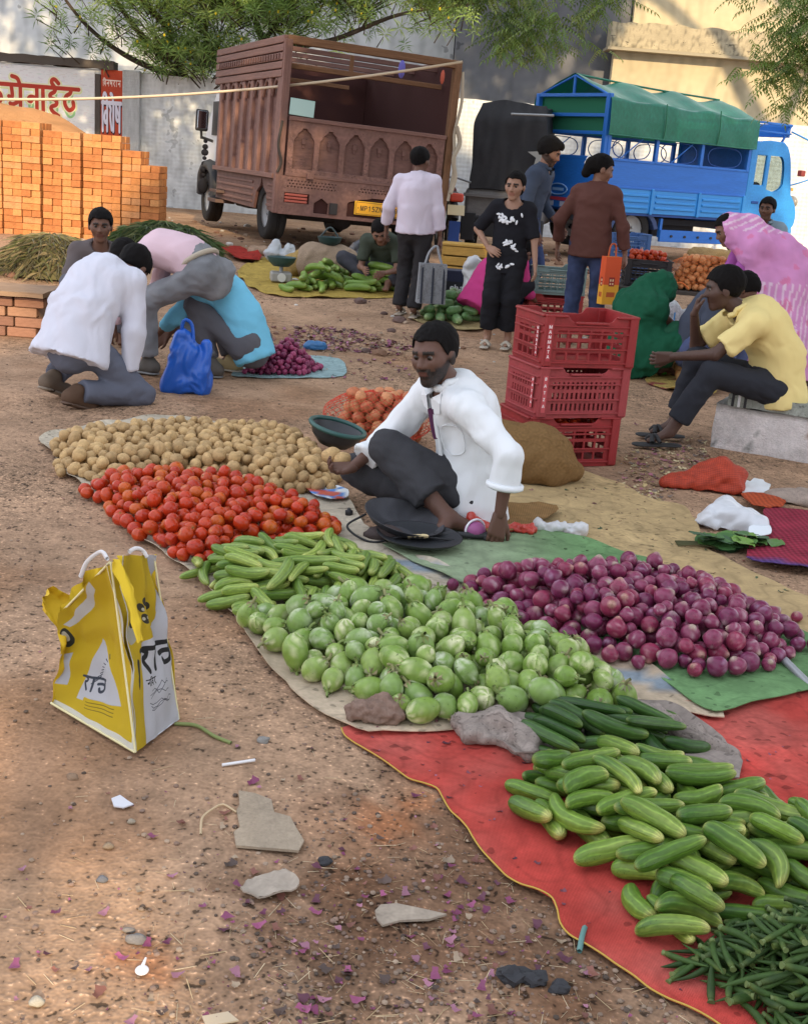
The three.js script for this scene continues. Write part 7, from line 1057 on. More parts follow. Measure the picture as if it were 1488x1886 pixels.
// crumpled cloths and bags
function crumple(name, label, cat, P, off, m, o, pf) { return spread(name, label, cat, P, off, m, { rip: 0.022, fq: 13, curl: 0.03, cell: 0.022, wob: 0.02, thick: 0.004, ...o }, pf); }
const plastic = (r, g, b) => new THREE.MeshPhysicalMaterial({ color: C(r, g, b), roughness: 0.3, transmission: 0.25, thickness: 0, side: THREE.DoubleSide });
function heapBag(name, label, cat, c, yaw, caps, m, wr, cell = 0.011, f = 16) { const t = thing(name, label, cat, onG(...c), yaw), g = nets(field(caps, [{ p: [0, 0.004, 0], n: [0, -1, 0] }]), boundsOf(caps, 0.03), cell); wrinkle(g, wr, f, f, f, c[0] * 9); triUV(g, 3); obj('body', g, m, t); return t; }
heapBag('red_net_bag', 'empty orange red net bag heaped on the ground beyond the straw cloth', 'net bag', [1.546, -5.994], 0, [cap([-0.14, 0.02, 0], [0.05, 0.06, 0], 0.05, 0.09, { k: 0.06 }), cap([0.05, 0.05, -0.02], [0.13, 0.07, 0.02], 0.08, 0.06, { k: 0.05 }), cap([-0.2, 0.01, 0.03], [0.12, 0.01, 0.06], 0.04, 0.05, { k: 0.05 })], mat(0.55, 0.065, 0.03, 0.7, { map: jute }), 0.014);
heapBag('white_plastic_bag', 'crumpled white plastic bag beside the dark red net', 'plastic bag', [1.497, -5.265], 0, [cap([-0.1, 0.03, 0], [0.1, 0.03, 0.02], 0.07, 0.06, { k: 0.05 }), cap([-0.02, 0.05, -0.05], [0.04, 0.06, 0], 0.07, 0.05, { k: 0.05 })], plastic(0.72, 0.74, 0.78), 0.02, 0.008, 13);
{ const P = [[1.434, -4.747], [1.621, -5.214], [1.747, -5.591], [2.021, -5.538], [2.173, -5.235], [1.92, -4.659], [1.625, -4.643]]; spread('crimson_net_sack', 'flat crimson net sack with a purple hem lying on the straw cloth', 'net sack', P, 0.028, mat(1, 1, 1, 0.85, { vertexColors: true, map: jute, bumpMap: jute, bumpScale: 0.006 }), { seed: 31, rip: 0.012, fq: 6, curl: 0.02 }, (x, y, z) => { const e = edgeDist(x, z, P), k = 1 + 0.25 * fbm(x * 8, 1, z * 8); return e < 0.028 && z > -4.75 ? [0.12 * k, 0.07 * k, 0.3 * k] : [0.36 * k, 0.035 * k, 0.085 * k]; }); }
one('white_label', 'small white paper label on the crimson net sack', 'label', sheetGeo([[1.546, -5.153], [1.648, -5.205], [1.616, -5.06], [1.518, -5.004]], 0.05, { rip: 0.003, cell: 0.02, curl: 0.004, wob: 0.001 }), mat(0.7, 0.74, 0.78, 0.6));
spread('orange_net', 'strip of orange netting beside the crimson sack', 'net bag', [[1.665, -5.771], [1.791, -5.858], [1.866, -5.73], [1.816, -5.592], [1.69, -5.575]], 0.03, mat(0.55, 0.1, 0.04, 0.8, { map: jute }), { seed: 3, rip: 0.012, fq: 14 });
spread('white_packet', 'crumpled white packet lying on the earth near the grey stone', 'packet', [[1.741, -6.053], [1.871, -6.203], [1.895, -6.056], [1.821, -5.887], [1.702, -5.832]], 0.02, mat(0.68, 0.7, 0.72, 0.5), { seed: 9, rip: 0.016, fq: 18, cell: 0.02 });
heapBag('grey_boulder', 'rounded grey earth lump at the edge beyond the white packet', 'boulder', [1.986, -5.863], 0, [cap([-0.1, 0, 0], [0.2, 0.01, 0], 0.09, 0.12, { k: 0.05, w: [0, 1, 0], s: 1.6 })], mat(0.38, 0.3, 0.25, 0.95, { map: blotch }), 0.012, 0.014, 9);
{ // wilted greens
  const t = thing('leaf_bunch', 'bunch of wilted green leaves lying on the straw cloth', 'leaves', onG(1.421, -4.948), 0), r = rng(6);
  const lg = [0, 1].map(i => { const g = new THREE.PlaneGeometry(0.075, 0.12, 4, 6).rotateX(-PI / 2); warp(g, (x, y, z) => { const w = Math.sin(clamp((z + 0.06) / 0.12) * PI); return [x * (0.25 + 0.9 * w), 0.006 + 0.012 * Math.abs(x) * 20 * 0.4 + 0.01 * ns(x * 30, i, z * 30), z]; }); return g; });
  const lm = [mat(0.05, 0.13, 0.035, 0.6), mat(0.08, 0.18, 0.04, 0.6), mat(0.04, 0.09, 0.04, 0.65), mat(0.14, 0.26, 0.05, 0.6)];
  for (let i = 0; i < 34; i++) { const m = new THREE.Mesh(lg[i % 2], lm[Math.floor(r() * 3.3)]); m.name = 'leaf'; m.castShadow = m.receiveShadow = true; m.position.set((r() + r() - 1) * 0.2, 0.004 + i * 0.0014, (r() + r() - 1) * 0.07); m.rotation.set((r() - 0.5) * 0.5, r() * 6.3, (r() - 0.5) * 0.6); t.add(m); }
  for (let i = 0; i < 4; i++) obj('stalk', tube([[-0.08, 0.01, 0.01 * i], [-0.16, 0.015, -0.01 + 0.012 * i], [-0.24, 0.008, -0.02 + 0.02 * i]], 0.004, 10, 5), mat(0.1, 0.1, 0.05, 0.8), t);
}
{ // grey rag around the dark cucumbers
  const ragM = mat(0.34, 0.29, 0.265, 0.95, { map: woven, bumpMap: foldBump, bumpScale: 0.006 });
  crumple('grey_rag', 'crumpled grey brown rag under and beside the dark cucumbers', 'rag', [[0.182, -2.993], [0.238, -3.049], [0.316, -3.069], [0.414, -3.052], [0.61, -3.205], [0.745, -3.251], [0.845, -3.182], [0.894, -3.048], [0.957, -2.909], [0.915, -2.82], [0.797, -2.853], [0.64, -2.881], [0.45, -2.874], [0.359, -2.818], [0.313, -2.888], [0.249, -2.94]], 0.022, ragM, { rip: 0.006, fq: 9, curl: 0.05, seed: 61 });
  const t = thing('twisted_rag', 'twisted grey rag bunched against the green brinjals', 'rag', onG(0.324, -2.952), 0); const g = nets(field([cap([-0.12, 0.025, -0.03], [-0.02, 0.035, -0.04], 0.03, 0.04, { k: 0.03 }), cap([-0.02, 0.035, -0.04], [0.06, 0.04, 0.02], 0.04, 0.035, { k: 0.03 }), cap([0.03, 0.03, 0.0], [0.05, 0.025, 0.1], 0.035, 0.025, { k: 0.03 }), cap([-0.1, 0.02, 0.01], [0.02, 0.015, 0.03], 0.025, 0.02, { k: 0.02 })], [{ p: [0, 0, 0], n: [0, -1, 0] }]), [[-0.22, -0.02, -0.13], [0.16, 0.12, 0.18]], 0.007); wrinkle(g, 0.014, 15, 8, 20, 2); triUV(g, 3); obj('folds', g, ragM, t);
  const t2 = thing('twisted_rag', 'twisted grey rag trailing over the red mat beyond the dark cucumbers', 'rag', onG(0.788, -3.011), 0), g2 = nets(field([cap([-0.1, 0.03, -0.12], [-0.02, 0.03, -0.08], 0.03, 0.035, { k: 0.03 }), cap([-0.02, 0.03, -0.08], [0.06, 0.025, 0.0], 0.035, 0.03, { k: 0.03 }), cap([0.06, 0.025, 0.0], [0.15, 0.012, 0.06], 0.03, 0.022, { k: 0.03 })], [{ p: [0, 0, 0], n: [0, -1, 0] }]), [[-0.18, -0.02, -0.2], [0.22, 0.12, 0.14]], 0.007); wrinkle(g2, 0.014, 20, 8, 15, 5); triUV(g2, 3); obj('folds', g2, ragM, t2);
}
heapBag('dried_mud_lump', 'brown dried lump like a stone holding down the cream sheet corner', 'lump', [-0.041, -3.007], 0.2, [cap([-0.04, 0.02, 0], [0.03, 0.028, 0], 0.034, 0.04, { k: 0.02 }), cap([0.0, 0.02, 0.02], [0.05, 0.02, 0.02], 0.03, 0.03, { k: 0.02 })], mat(0.27, 0.18, 0.14, 0.95, { map: blotch }), 0.012, 0.006, 40);
one('grey_rod', 'grey metal rod slanting over the red onions', 'rod', bar([1.177, 0.082, -3.98], [1.321, 0.017, -3.45], 0.013, 0.013, 10), mat(0.34, 0.35, 0.36, 0.5, { metalness: 0.5 }));
heapBag('red_plastic_bag', 'flattened red plastic bag beside the vendor hand', 'plastic bag', [0.437, -4.864], 0.1, [cap([-0.1, 0.012, 0], [0.1, 0.016, 0.01], 0.02, 0.026, { k: 0.03 }), cap([-0.14, 0.03, -0.02], [-0.1, 0.02, 0], 0.03, 0.02, { k: 0.03 })], plastic(0.6, 0.06, 0.04), 0.012, 0.007, 34);
heapBag('white_plastic_bag', 'thin white plastic bag lying beside the brown gunny cloth', 'plastic bag', [0.678, -4.942], -0.1, [cap([-0.09, 0.016, 0], [0.08, 0.02, -0.02], 0.03, 0.032, { k: 0.03 })], plastic(0.74, 0.74, 0.76), 0.016, 0.007, 30);
{ const t = thing('purple_pouch', 'small purple and orange pouch under the vendor hand', 'pouch', onG(0.299, -4.737, 0.0), 0); obj('pouch_body', warp(new THREE.SphereGeometry(0.045, 16, 12), (x, y, z) => [x, y * 0.8 + 0.036, z * 0.8]), mat(0.3, 0.08, 0.22, 0.5), t); obj('tie', tf(new THREE.TorusGeometry(0.045, 0.005, 6, 24).rotateY(0.5), 0, 0.036, 0), mat(0.7, 0.7, 0.75, 0.4), t); }
{ // white kerb with cushion
  const a = [1.798, -7.046], b = [2.511, -6.69], L = Math.hypot(b[0] - a[0], b[1] - a[1]), yaw = Math.atan2(-(b[1] - a[1]), b[0] - a[0]), t = thing('white_kerb', 'broken whitewashed concrete kerb block the man in yellow sits on', 'kerb', [a[0], 0, a[1]], yaw);
  const g = triUV(warp(new THREE.BoxGeometry(L, 0.27, 0.42, 30, 8, 10), (x, y, z) => [x + L / 2 + 0.012 * ns(y * 9, z * 9, x * 9), y + 0.125 + 0.012 * ns(x * 6, 1, z * 6), z - 0.21 + 0.014 * ns(x * 7, y * 9, 4)]), 1.3);
  paint(g, (x, y, z) => { const n = fbm(x * 7, y * 7, z * 7); return y > 0.24 + 0.03 * n || n > 0.55 ? [0.36 + 0.1 * n, 0.35 + 0.1 * n, 0.33 + 0.1 * n] : n < -0.62 ? [0.4, 0.26, 0.2] : [0.84 + 0.1 * n, 0.78 + 0.1 * n, 0.76 + 0.1 * n]; });
  obj('block', g, mat(1, 1, 1, 0.93, { vertexColors: true, map: blotch, bumpMap: soilBump, bumpScale: 0.015 }), t);
  const c = thing('folded_bag', 'flat grey woven bag with a black and white edge used as a seat cushion', 'bag', [a[0] + 0.56 * Math.cos(yaw), 0.262, a[1] - 0.56 * Math.sin(yaw) - 0.2], yaw); obj('bag', triUV(warp(new THREE.BoxGeometry(0.8, 0.075, 0.4, 24, 3, 12), (x, y, z) => [x, y + 0.04 + 0.012 * ns(x * 9, 2, z * 9) - (y > 0 ? 0.02 * Math.abs(x) : 0), z]), 2), mat(0.36, 0.39, 0.36, 0.9, { map: woven }), c); for (let i = 0; i < 3; i++) obj('edge_stripe', rbox(0.018, 0.08, 0.405, -0.37 + i * 0.036, 0.041, 0, 0.005), i === 1 ? mat(0.7, 0.7, 0.7) : black, c);
}
// ---------- yellow and white carry bag ----------
{
  const t = thing('carry_bag', 'yellow and white printed carry bag standing on the earth by the sheet', 'bag', [0, 0, 0]);
  const A = [-0.919, -2.966], B = [-0.632, -2.729], Cc = [-0.562, -2.93], Dd = [-0.83, -3.12];
  const panel = (b0, b1, t0, t1, bulge, nx = 22, ny = 24, wr = 0.024) => { const g = new THREE.PlaneGeometry(1, 1, nx, ny); const dx = b1[0] - b0[0], dz = b1[2] - b0[2], L = Math.hypot(dx, dz), nx_ = -dz / L, nz_ = dx / L; return warp(g, (x, y) => { const u = x + 0.5, v = y + 0.5, p = lerp3(lerp3(b0, b1, u), lerp3(t0, t1, u), v), q = bulge * Math.sin(v * PI) * (0.4 + 0.6 * Math.sin(u * PI)) + wr * ns(u * 5 + b0[0] * 9, v * 5, 1) * Math.sin(v * PI * 0.5 + 0.3); return [p[0] + nx_ * q, p[1], p[2] + nz_ * q]; }); };
  const a3 = [A[0], 0.012, A[1]], b3 = [B[0], 0.012, B[1]], c3 = [Cc[0], 0.012, Cc[1]], d3 = [Dd[0], 0.012, Dd[1]];
  const ta = [-0.897, 0.27, -2.98], tb = [-0.732, 0.472, -2.86], tb2 = [-0.718, 0.478, -2.9], tc = [-0.653, 0.45, -3], td = [-0.849, 0.371, -3.05];
  const left = canvasTex(512, 640, (c, W, H) => {
    c.fillStyle = '#d9b70e'; c.fillRect(0, 0, W, H); c.fillStyle = '#d9d8d6'; c.beginPath(); c.moveTo(30, 95); c.quadraticCurveTo(200, 30, 330, 0); c.lineTo(330, 40); c.quadraticCurveTo(200, 120, 60, 130); c.closePath(); c.fill();
    c.fillStyle = '#cfd0d6'; c.beginPath(); c.moveTo(250, 250); c.quadraticCurveTo(330, 400, 400, 520); c.lineTo(120, 560); c.quadraticCurveTo(140, 380, 250, 250); c.fill(); c.fillStyle = '#c9cbd3'; c.fillRect(0, 300, 60, 200);
    c.strokeStyle = '#39404f'; c.lineWidth = 7; letters(c, [['ra'], ['aa', 0.5], ['ja']], 130, 440, 60, 60, 12); c.lineWidth = 4; for (let i = 0; i < 9; i++) { c.beginPath(); c.moveTo(190 + i * 14, 470 - i * 18); c.lineTo(230 + i * 10, 440 - i * 12); c.stroke(); }
    c.strokeStyle = '#d9b70e'; c.lineWidth = 22; c.strokeRect(180, 545, 190, 40); c.strokeStyle = '#7d6a10'; c.lineWidth = 3; for (let i = 0; i < 3; i++) { c.beginPath(); c.moveTo(190, 552 + i * 14); c.lineTo(360, 540 + i * 14); c.stroke(); }
    c.fillStyle = '#30342c'; c.beginPath(); c.ellipse(30, 190, 26, 70, 0, 0, 7); c.fill(); c.fillStyle = '#c9c7b4'; c.beginPath(); c.ellipse(28, 180, 14, 40, 0, 0, 7); c.fill(); c.fillStyle = '#e6e2d2'; c.fillRect(0, H - 26, W, 26); c.fillRect(W - 16, 0, 16, H);
  });
  const right = canvasTex(512, 1024, (c, W, H) => {
    c.fillStyle = '#d8d7dc'; c.fillRect(0, 0, W, H); c.fillStyle = '#d8b50d'; c.beginPath(); c.moveTo(0, 0); c.lineTo(420, 0); c.quadraticCurveTo(460, 200, 400, 330); c.quadraticCurveTo(330, 460, 160, 480); c.lineTo(120, 1024); c.lineTo(0, 1024); c.closePath(); c.fill();
    c.fillStyle = '#3b3420'; for (const [x, y, r] of [[190, 290, 30], [240, 260, 32], [290, 290, 28], [210, 350, 34], [280, 350, 30]]) { c.beginPath(); c.ellipse(x, y, r, r * 0.8, 0.3, 0, 7); c.fill(); } c.fillStyle = '#cfc9b0'; for (const [x, y] of [[205, 300], [260, 290], [235, 345], [280, 325], [195, 350]]) { c.beginPath(); c.ellipse(x, y, 12, 10, 0, 0, 7); c.fill(); }
    c.fillStyle = '#bdb9a4'; c.beginPath(); c.ellipse(60, 420, 50, 60, 0, 0, 7); c.fill(); c.fillStyle = '#39351f'; c.beginPath(); c.ellipse(60, 350, 30, 40, 0, 0, 7); c.fill(); c.beginPath(); c.ellipse(90, 640, 28, 80, 0.1, 0, 7); c.fill();
    c.strokeStyle = '#1d1b1c'; letters(c, [['ra', 0.9], ['aa', 0.6], ['ja', 1.1]], 140, 520, 145, 130, 30); letters(c, [['na'], ['vi'], ['ra']], 170, 690, 36, 34, 6);
    c.lineWidth = 4; c.strokeStyle = '#4a4a55'; const r = rng(2); for (let k = 0; k < 6; k++) { c.beginPath(); let x = 200 + r() * 30, y = 760 + k * 22; c.moveTo(x, y); for (let i = 0; i < 7; i++) { x += 18 + r() * 22; y += (r() - 0.5) * 44; c.lineTo(x, y); } c.stroke(); } c.fillStyle = '#e8e4d8'; c.fillRect(0, 0, 12, H);
  });
  const pm = (tx) => new THREE.MeshStandardMaterial({ map: tx, roughness: 0.75, side: THREE.DoubleSide, bumpMap: rep(clothBump, 3), bumpScale: 0.003 }), yel = mat(0.62, 0.42, 0.015, 0.75), wht = mat(0.66, 0.65, 0.66, 0.75);
  obj('side_panel', panel(a3, b3, ta, tb, -0.05), pm(left), t).userData.label = 'folded yellow panel with a white print'; obj('front_panel', panel(b3, c3, tb2, tc, 0.01), pm(right), t).userData.label = 'white and yellow panel with black lettering';
  obj('back_panel', panel(d3, a3, td, ta, -0.03), yel, t); obj('back_panel', panel(c3, d3, tc, td, 0.02), yel, t); obj('gusset', panel(add3(b3, [0, 0.3, 0]), add3(b3, [0.01, 0.3, -0.02]), tb, tb2, 0.02, 6, 8), yel, t);
  obj('base', (() => { const g = new THREE.BufferGeometry(); g.setAttribute('position', new THREE.Float32BufferAttribute([...a3, ...b3, ...c3, ...a3, ...c3, ...d3], 3)); g.computeVertexNormals(); return g; })(), wht, t);
  for (const [p, q, r] of [[a3, b3, 0.004], [b3, tb, 0.003], [ta, tb, 0.003], [c3, tc, 0.003]]) obj('piping', tube([p, lerp3(p, q, 0.5), q], r, 20, 5), mat(0.68, 0.62, 0.36, 0.8), t);
  const strap = (p, q, h) => { const g = tube([p, add3(lerp3(p, q, 0.25), [0, h, 0]), add3(lerp3(p, q, 0.75), [0, h, -0.02]), q], 0.006, 20, 6); g.computeBoundingBox(); const m = g.boundingBox.getCenter(V(0, 0, 0)); return warp(g, (x, y, z) => [x, y, m.z + (z - m.z) * 0.3 + (q[2] - p[2]) * 0]); };
  obj('handle', strap(lerp3(tb2, tc, 0.2), lerp3(tb2, tc, 0.85), 0.012), wht, t); obj('handle', strap(td, lerp3(td, tb, 0.7), 0.03), wht, t); obj('folded_flap', panel(lerp3(a3, ta, 0.82), lerp3(d3, td, 0.7), add3(ta, [-0.05, 0.02, 0]), add3(td, [-0.09, -0.04, 0.02]), -0.03, 10, 8), yel, t);
}


// ---------- stalls at the back of the yard ----------
const gG = (x, z, d = 0) => [x, gy(x, z) + d, z];
{ // blue carrier bag
  const c = [-1.425, -7.448], t = thing('blue_bag', 'shiny blue carrier bag standing by the bending man in jeans', 'bag', gG(...c), 0.2);
  const g = nets(field([cap([-0.1, 0.06, 0], [-0.04, 0.36, 0], 0.07, 0.05, { k: 0.05 }), cap([0.08, 0.06, 0.02], [0.12, 0.3, 0], 0.07, 0.03, { k: 0.05 }), cap([0, 0.08, 0], [0.0, 0.24, 0], 0.1, 0.08, { k: 0.06 })], [{ p: [0, 0.004, 0], n: [0, -1, 0] }]), [[-0.22, -0.03, -0.15], [0.24, 0.46, 0.16]], 0.01); wrinkle(g, 0.02, 12, 7, 12, 3); obj('body', g, new THREE.MeshPhysicalMaterial({ color: C(0.012, 0.1, 0.48), roughness: 0.32, side: THREE.DoubleSide }), t); obj('handle', tube([[-0.05, 0.36, 0], [-0.03, 0.46, 0.01], [0.01, 0.44, 0], [0.03, 0.3, 0.02]], 0.012, 16, 5), mat(0.012, 0.1, 0.48, 0.4), t);
}
{ // small onions on pale blue cloth
  const P = [[-1.245, -8.093], [-1.179, -8.731], [-0.948, -9.181], [-0.699, -9.224], [-0.532, -8.895], [-0.508, -8.431], [-0.766, -8.224]];
  const Y = spread('pale_blue_cloth', 'pale blue cloth under the small onion heap beside the squatting man', 'cloth', P, 0.008, clothM(0.4, 0.58, 0.62), { seed: 14, curl: 0.03 });
  lay(new Heap((x, z) => inPoly(x, z, P) ? Y(x, z) : gy(x, z)).fill([[-1.182, -8.166], [-1.129, -8.656], [-0.904, -8.968], [-0.676, -8.583], [-0.77, -8.266]], { n: 330, r0: 0.017, r1: 0.025, hmax: 0.2, slope: 0.85, seed: 41 }), 'small_onion', 'small magenta onion in the heap on the pale blue cloth', 'onion', 'small onions on the pale blue cloth', oniSmall, [tint(vc(0.4), 1.5, 1.1, 1.3), tint(vc(0.4), 1.9, 1.7, 1.7), tint(vc(0.4), 1.1, 0.8, 1.0)], 296, tumble, 'mass of small onions lying under the uppermost ones');
  heapBag('blue_pouch', 'small crumpled blue polythene bag behind the small onions', 'bag', [-0.806, -9.508], 0, [cap([-0.05, 0.03, 0], [0.05, 0.03, 0], 0.04, 0.04, { k: 0.03 })], plastic(0.04, 0.18, 0.42), 0.014, 0.009, 18);
}
// bottle gourds
const yShP = [[-2.03, -13.312], [-1.814, -14.5], [-1.154, -14.389], [-0.249, -14.339], [-0.202, -13.087], [-0.224, -12.457], [-0.737, -12.16], [-1.369, -11.936], [-1.753, -12.341]], yShY = spread('yellow_sheet', 'yellow plastic sheet under the bottle gourds by the truck', 'sheet', yShP, 0.008, clothM(0.56, 0.4, 0.1), { seed: 17, curl: 0.05, cell: 0.1 });
const gourd = [31, 32, 33].map(i => cukeG(i, (i - 32) * 0.8, [0.16, 0.3, 0.045], [0.28, 0.43, 0.1], [0.34, 0.46, 0.14])), gm2 = [vc(0.4), tint(vc(0.4), 0.9, 0.92, 0.8), tint(vc(0.4), 1.15, 1.12, 1.1)];
const yBase = (x, z) => inPoly(x, z, yShP) ? Math.max(gy(x, z), yShY(x, z)) : gy(x, z);
lay(new Heap(yBase).fill([[-1.395, -12.147], [-1.251, -12.864], [-0.814, -13.233], [-0.73, -12.454]], { n: 60, r0: 0.033, r1: 0.042, len: 0.27, lenV: 0.05, hmax: 0.28, slope: 0.9, seed: 53, yaw: 0.5, yawV: 0.9, K: 20, minE: 0.6 }), 'bottle_gourd', 'pale green bottle gourd in the pile before the beige sack', 'gourd', 'bottle gourds before the beige sack', gourd, gm2, 290, lieAlong, '');
lay(new Heap(yBase).fill([[-0.714, -12.462], [-0.705, -13.407], [-0.269, -13.941], [-0.214, -12.694]], { n: 50, r0: 0.033, r1: 0.042, len: 0.34, lenV: 0.05, hmax: 0.26, slope: 0.9, seed: 54, yaw: 1.1, yawV: 0.5, K: 20, minE: 0.6 }), 'bottle_gourd', 'long pale green bottle gourd in the pile beside the standing man', 'gourd', 'bottle gourds beside the standing man', gourd, gm2, 290, lieAlong, '');
const y2P = [[-0.102, -11.317], [0.089, -11.914], [0.591, -12.438], [0.776, -11.63], [0.543, -10.941], [0.295, -10.942]], y2Y = spread('straw_mat', 'yellow straw mat under the short gourds between the standing figures', 'mat', y2P, 0.008, clothM(0.5, 0.4, 0.2), { seed: 18, curl: 0.03 });
const sg2 = [41, 42].map(i => cukeG(i, 0, [0.09, 0.22, 0.07], [0.24, 0.4, 0.2], [0.3, 0.42, 0.2], 0.6));
lay(new Heap((x, z) => inPoly(x, z, y2P) ? y2Y(x, z) : gy(x, z)).fill([[-0.062, -11.389], [0.143, -11.878], [0.529, -12.225], [0.611, -11.423], [0.397, -11.091], [0.145, -11.147]], { n: 60, r0: 0.035, r1: 0.045, len: 0.17, lenV: 0.03, hmax: 0.24, slope: 0.8, seed: 55, K: 18, minE: 0.6 }), 'short_gourd', 'short pale green gourd in the pile between the standing man and the girl', 'gourd', 'short gourds between the standing figures', sg2, gm2, 290, lieAlong, '');
{
  const c = [-1.062, -13.34]; sack('beige cloth sack standing behind the bottle gourds', gG(c[0], c[1]), 0.05, [cap([-0.2, 0.14, 0], [0.2, 0.14, 0], 0.17, 0.17, { k: 0.1 }), cap([-0.16, 0.24, 0], [0.18, 0.22, 0], 0.13, 0.13, { k: 0.1 })], mat(0.46, 0.36, 0.3, 0.95, { map: jute3 }), 0.016, 0.014);
  sack('yellowish sack slumped beside the beige sack', gG(c[0] - 0.34, c[1] + 0.02), 0.1, [cap([-0.04, 0.1, 0], [0.05, 0.16, 0], 0.13, 0.12, { k: 0.08 })], mat(0.5, 0.36, 0.16, 0.95, { map: jute3 }), 0.016, 0.014);
  const b = thing('green_bowl', 'dark green bowl resting on top of the beige sack', 'bowl', [c[0] + 0.02, gy(c[0], c[1]) + 0.355, c[1]], 0); obj('dish', bowl(0.13, 0.09), mat(0.02, 0.045, 0.045, 0.5), b); obj('handle', tube([[-0.1, 0.09, 0], [0, 0.19, 0], [0.1, 0.09, 0]], 0.01, 14, 6), mat(0.05, 0.07, 0.07, 0.5), b);
  const k = [-1.495, -12.816], s = thing('weighing_scale', 'table weighing scale with a dark green pan beside the gourds', 'weighing scale', [k[0], yBase(...k), k[1]], 0.2); obj('base', [rbox(0.22, 0.1, 0.22, 0, 0.055, 0, 0.02)], mat(0.3, 0.29, 0.27, 0.6), s); obj('stem', bar([0, 0.1, 0], [0, 0.17, 0], 0.02), steel, s); obj('pan', tf(bowl(0.15, 0.09), 0, 0.17, 0), mat(0.03, 0.07, 0.07, 0.45), s); obj('dial', tf(new THREE.CylinderGeometry(0.045, 0.045, 0.02, 20).rotateX(PI / 2), 0, 0.055, 0.115), mat(0.6, 0.6, 0.58, 0.4), s);
  heapBag('clear_plastic_bag', 'tied clear plastic bag by the truck wheel', 'plastic bag', [-1.68, -14.257], 0, [cap([-0.08, 0.1, 0], [-0.05, 0.2, 0], 0.1, 0.06, { k: 0.06 }), cap([0.1, 0.09, 0], [0.1, 0.17, 0], 0.1, 0.06, { k: 0.06 })], plastic(0.5, 0.53, 0.56), 0.02, 0.014, 12);
  heapBag('black_plastic_bag', 'dark translucent plastic bag between the sack and the seated vendor', 'plastic bag', [-0.781, -14.015], 0, [cap([-0.1, 0.1, 0], [0.1, 0.12, 0], 0.14, 0.13, { k: 0.08 }), cap([0, 0.2, 0], [0.05, 0.3, 0], 0.1, 0.06, { k: 0.06 })], plastic(0.06, 0.06, 0.07), 0.02, 0.014, 10);
  heapBag('tan_stone', 'tan stone lying beside the truck wheel', 'stone', [-1.995, -14.868], 0.2, [cap([-0.08, 0.03, 0], [0.1, 0.03, 0], 0.09, 0.07, { k: 0.05 })], mat(0.38, 0.26, 0.18, 0.95, { map: blotch }), 0.02, 0.018, 6);
  spread('red_cloth', 'red cloth lying on the earth before the truck wheel', 'cloth', [[-2.518, -15.002], [-2.361, -15.506], [-1.935, -14.531], [-1.936, -13.993], [-2.209, -14.124]], 0.02, clothM(0.42, 0.04, 0.03), { seed: 3, rip: 0.04, fq: 3, cell: 0.08 });
}
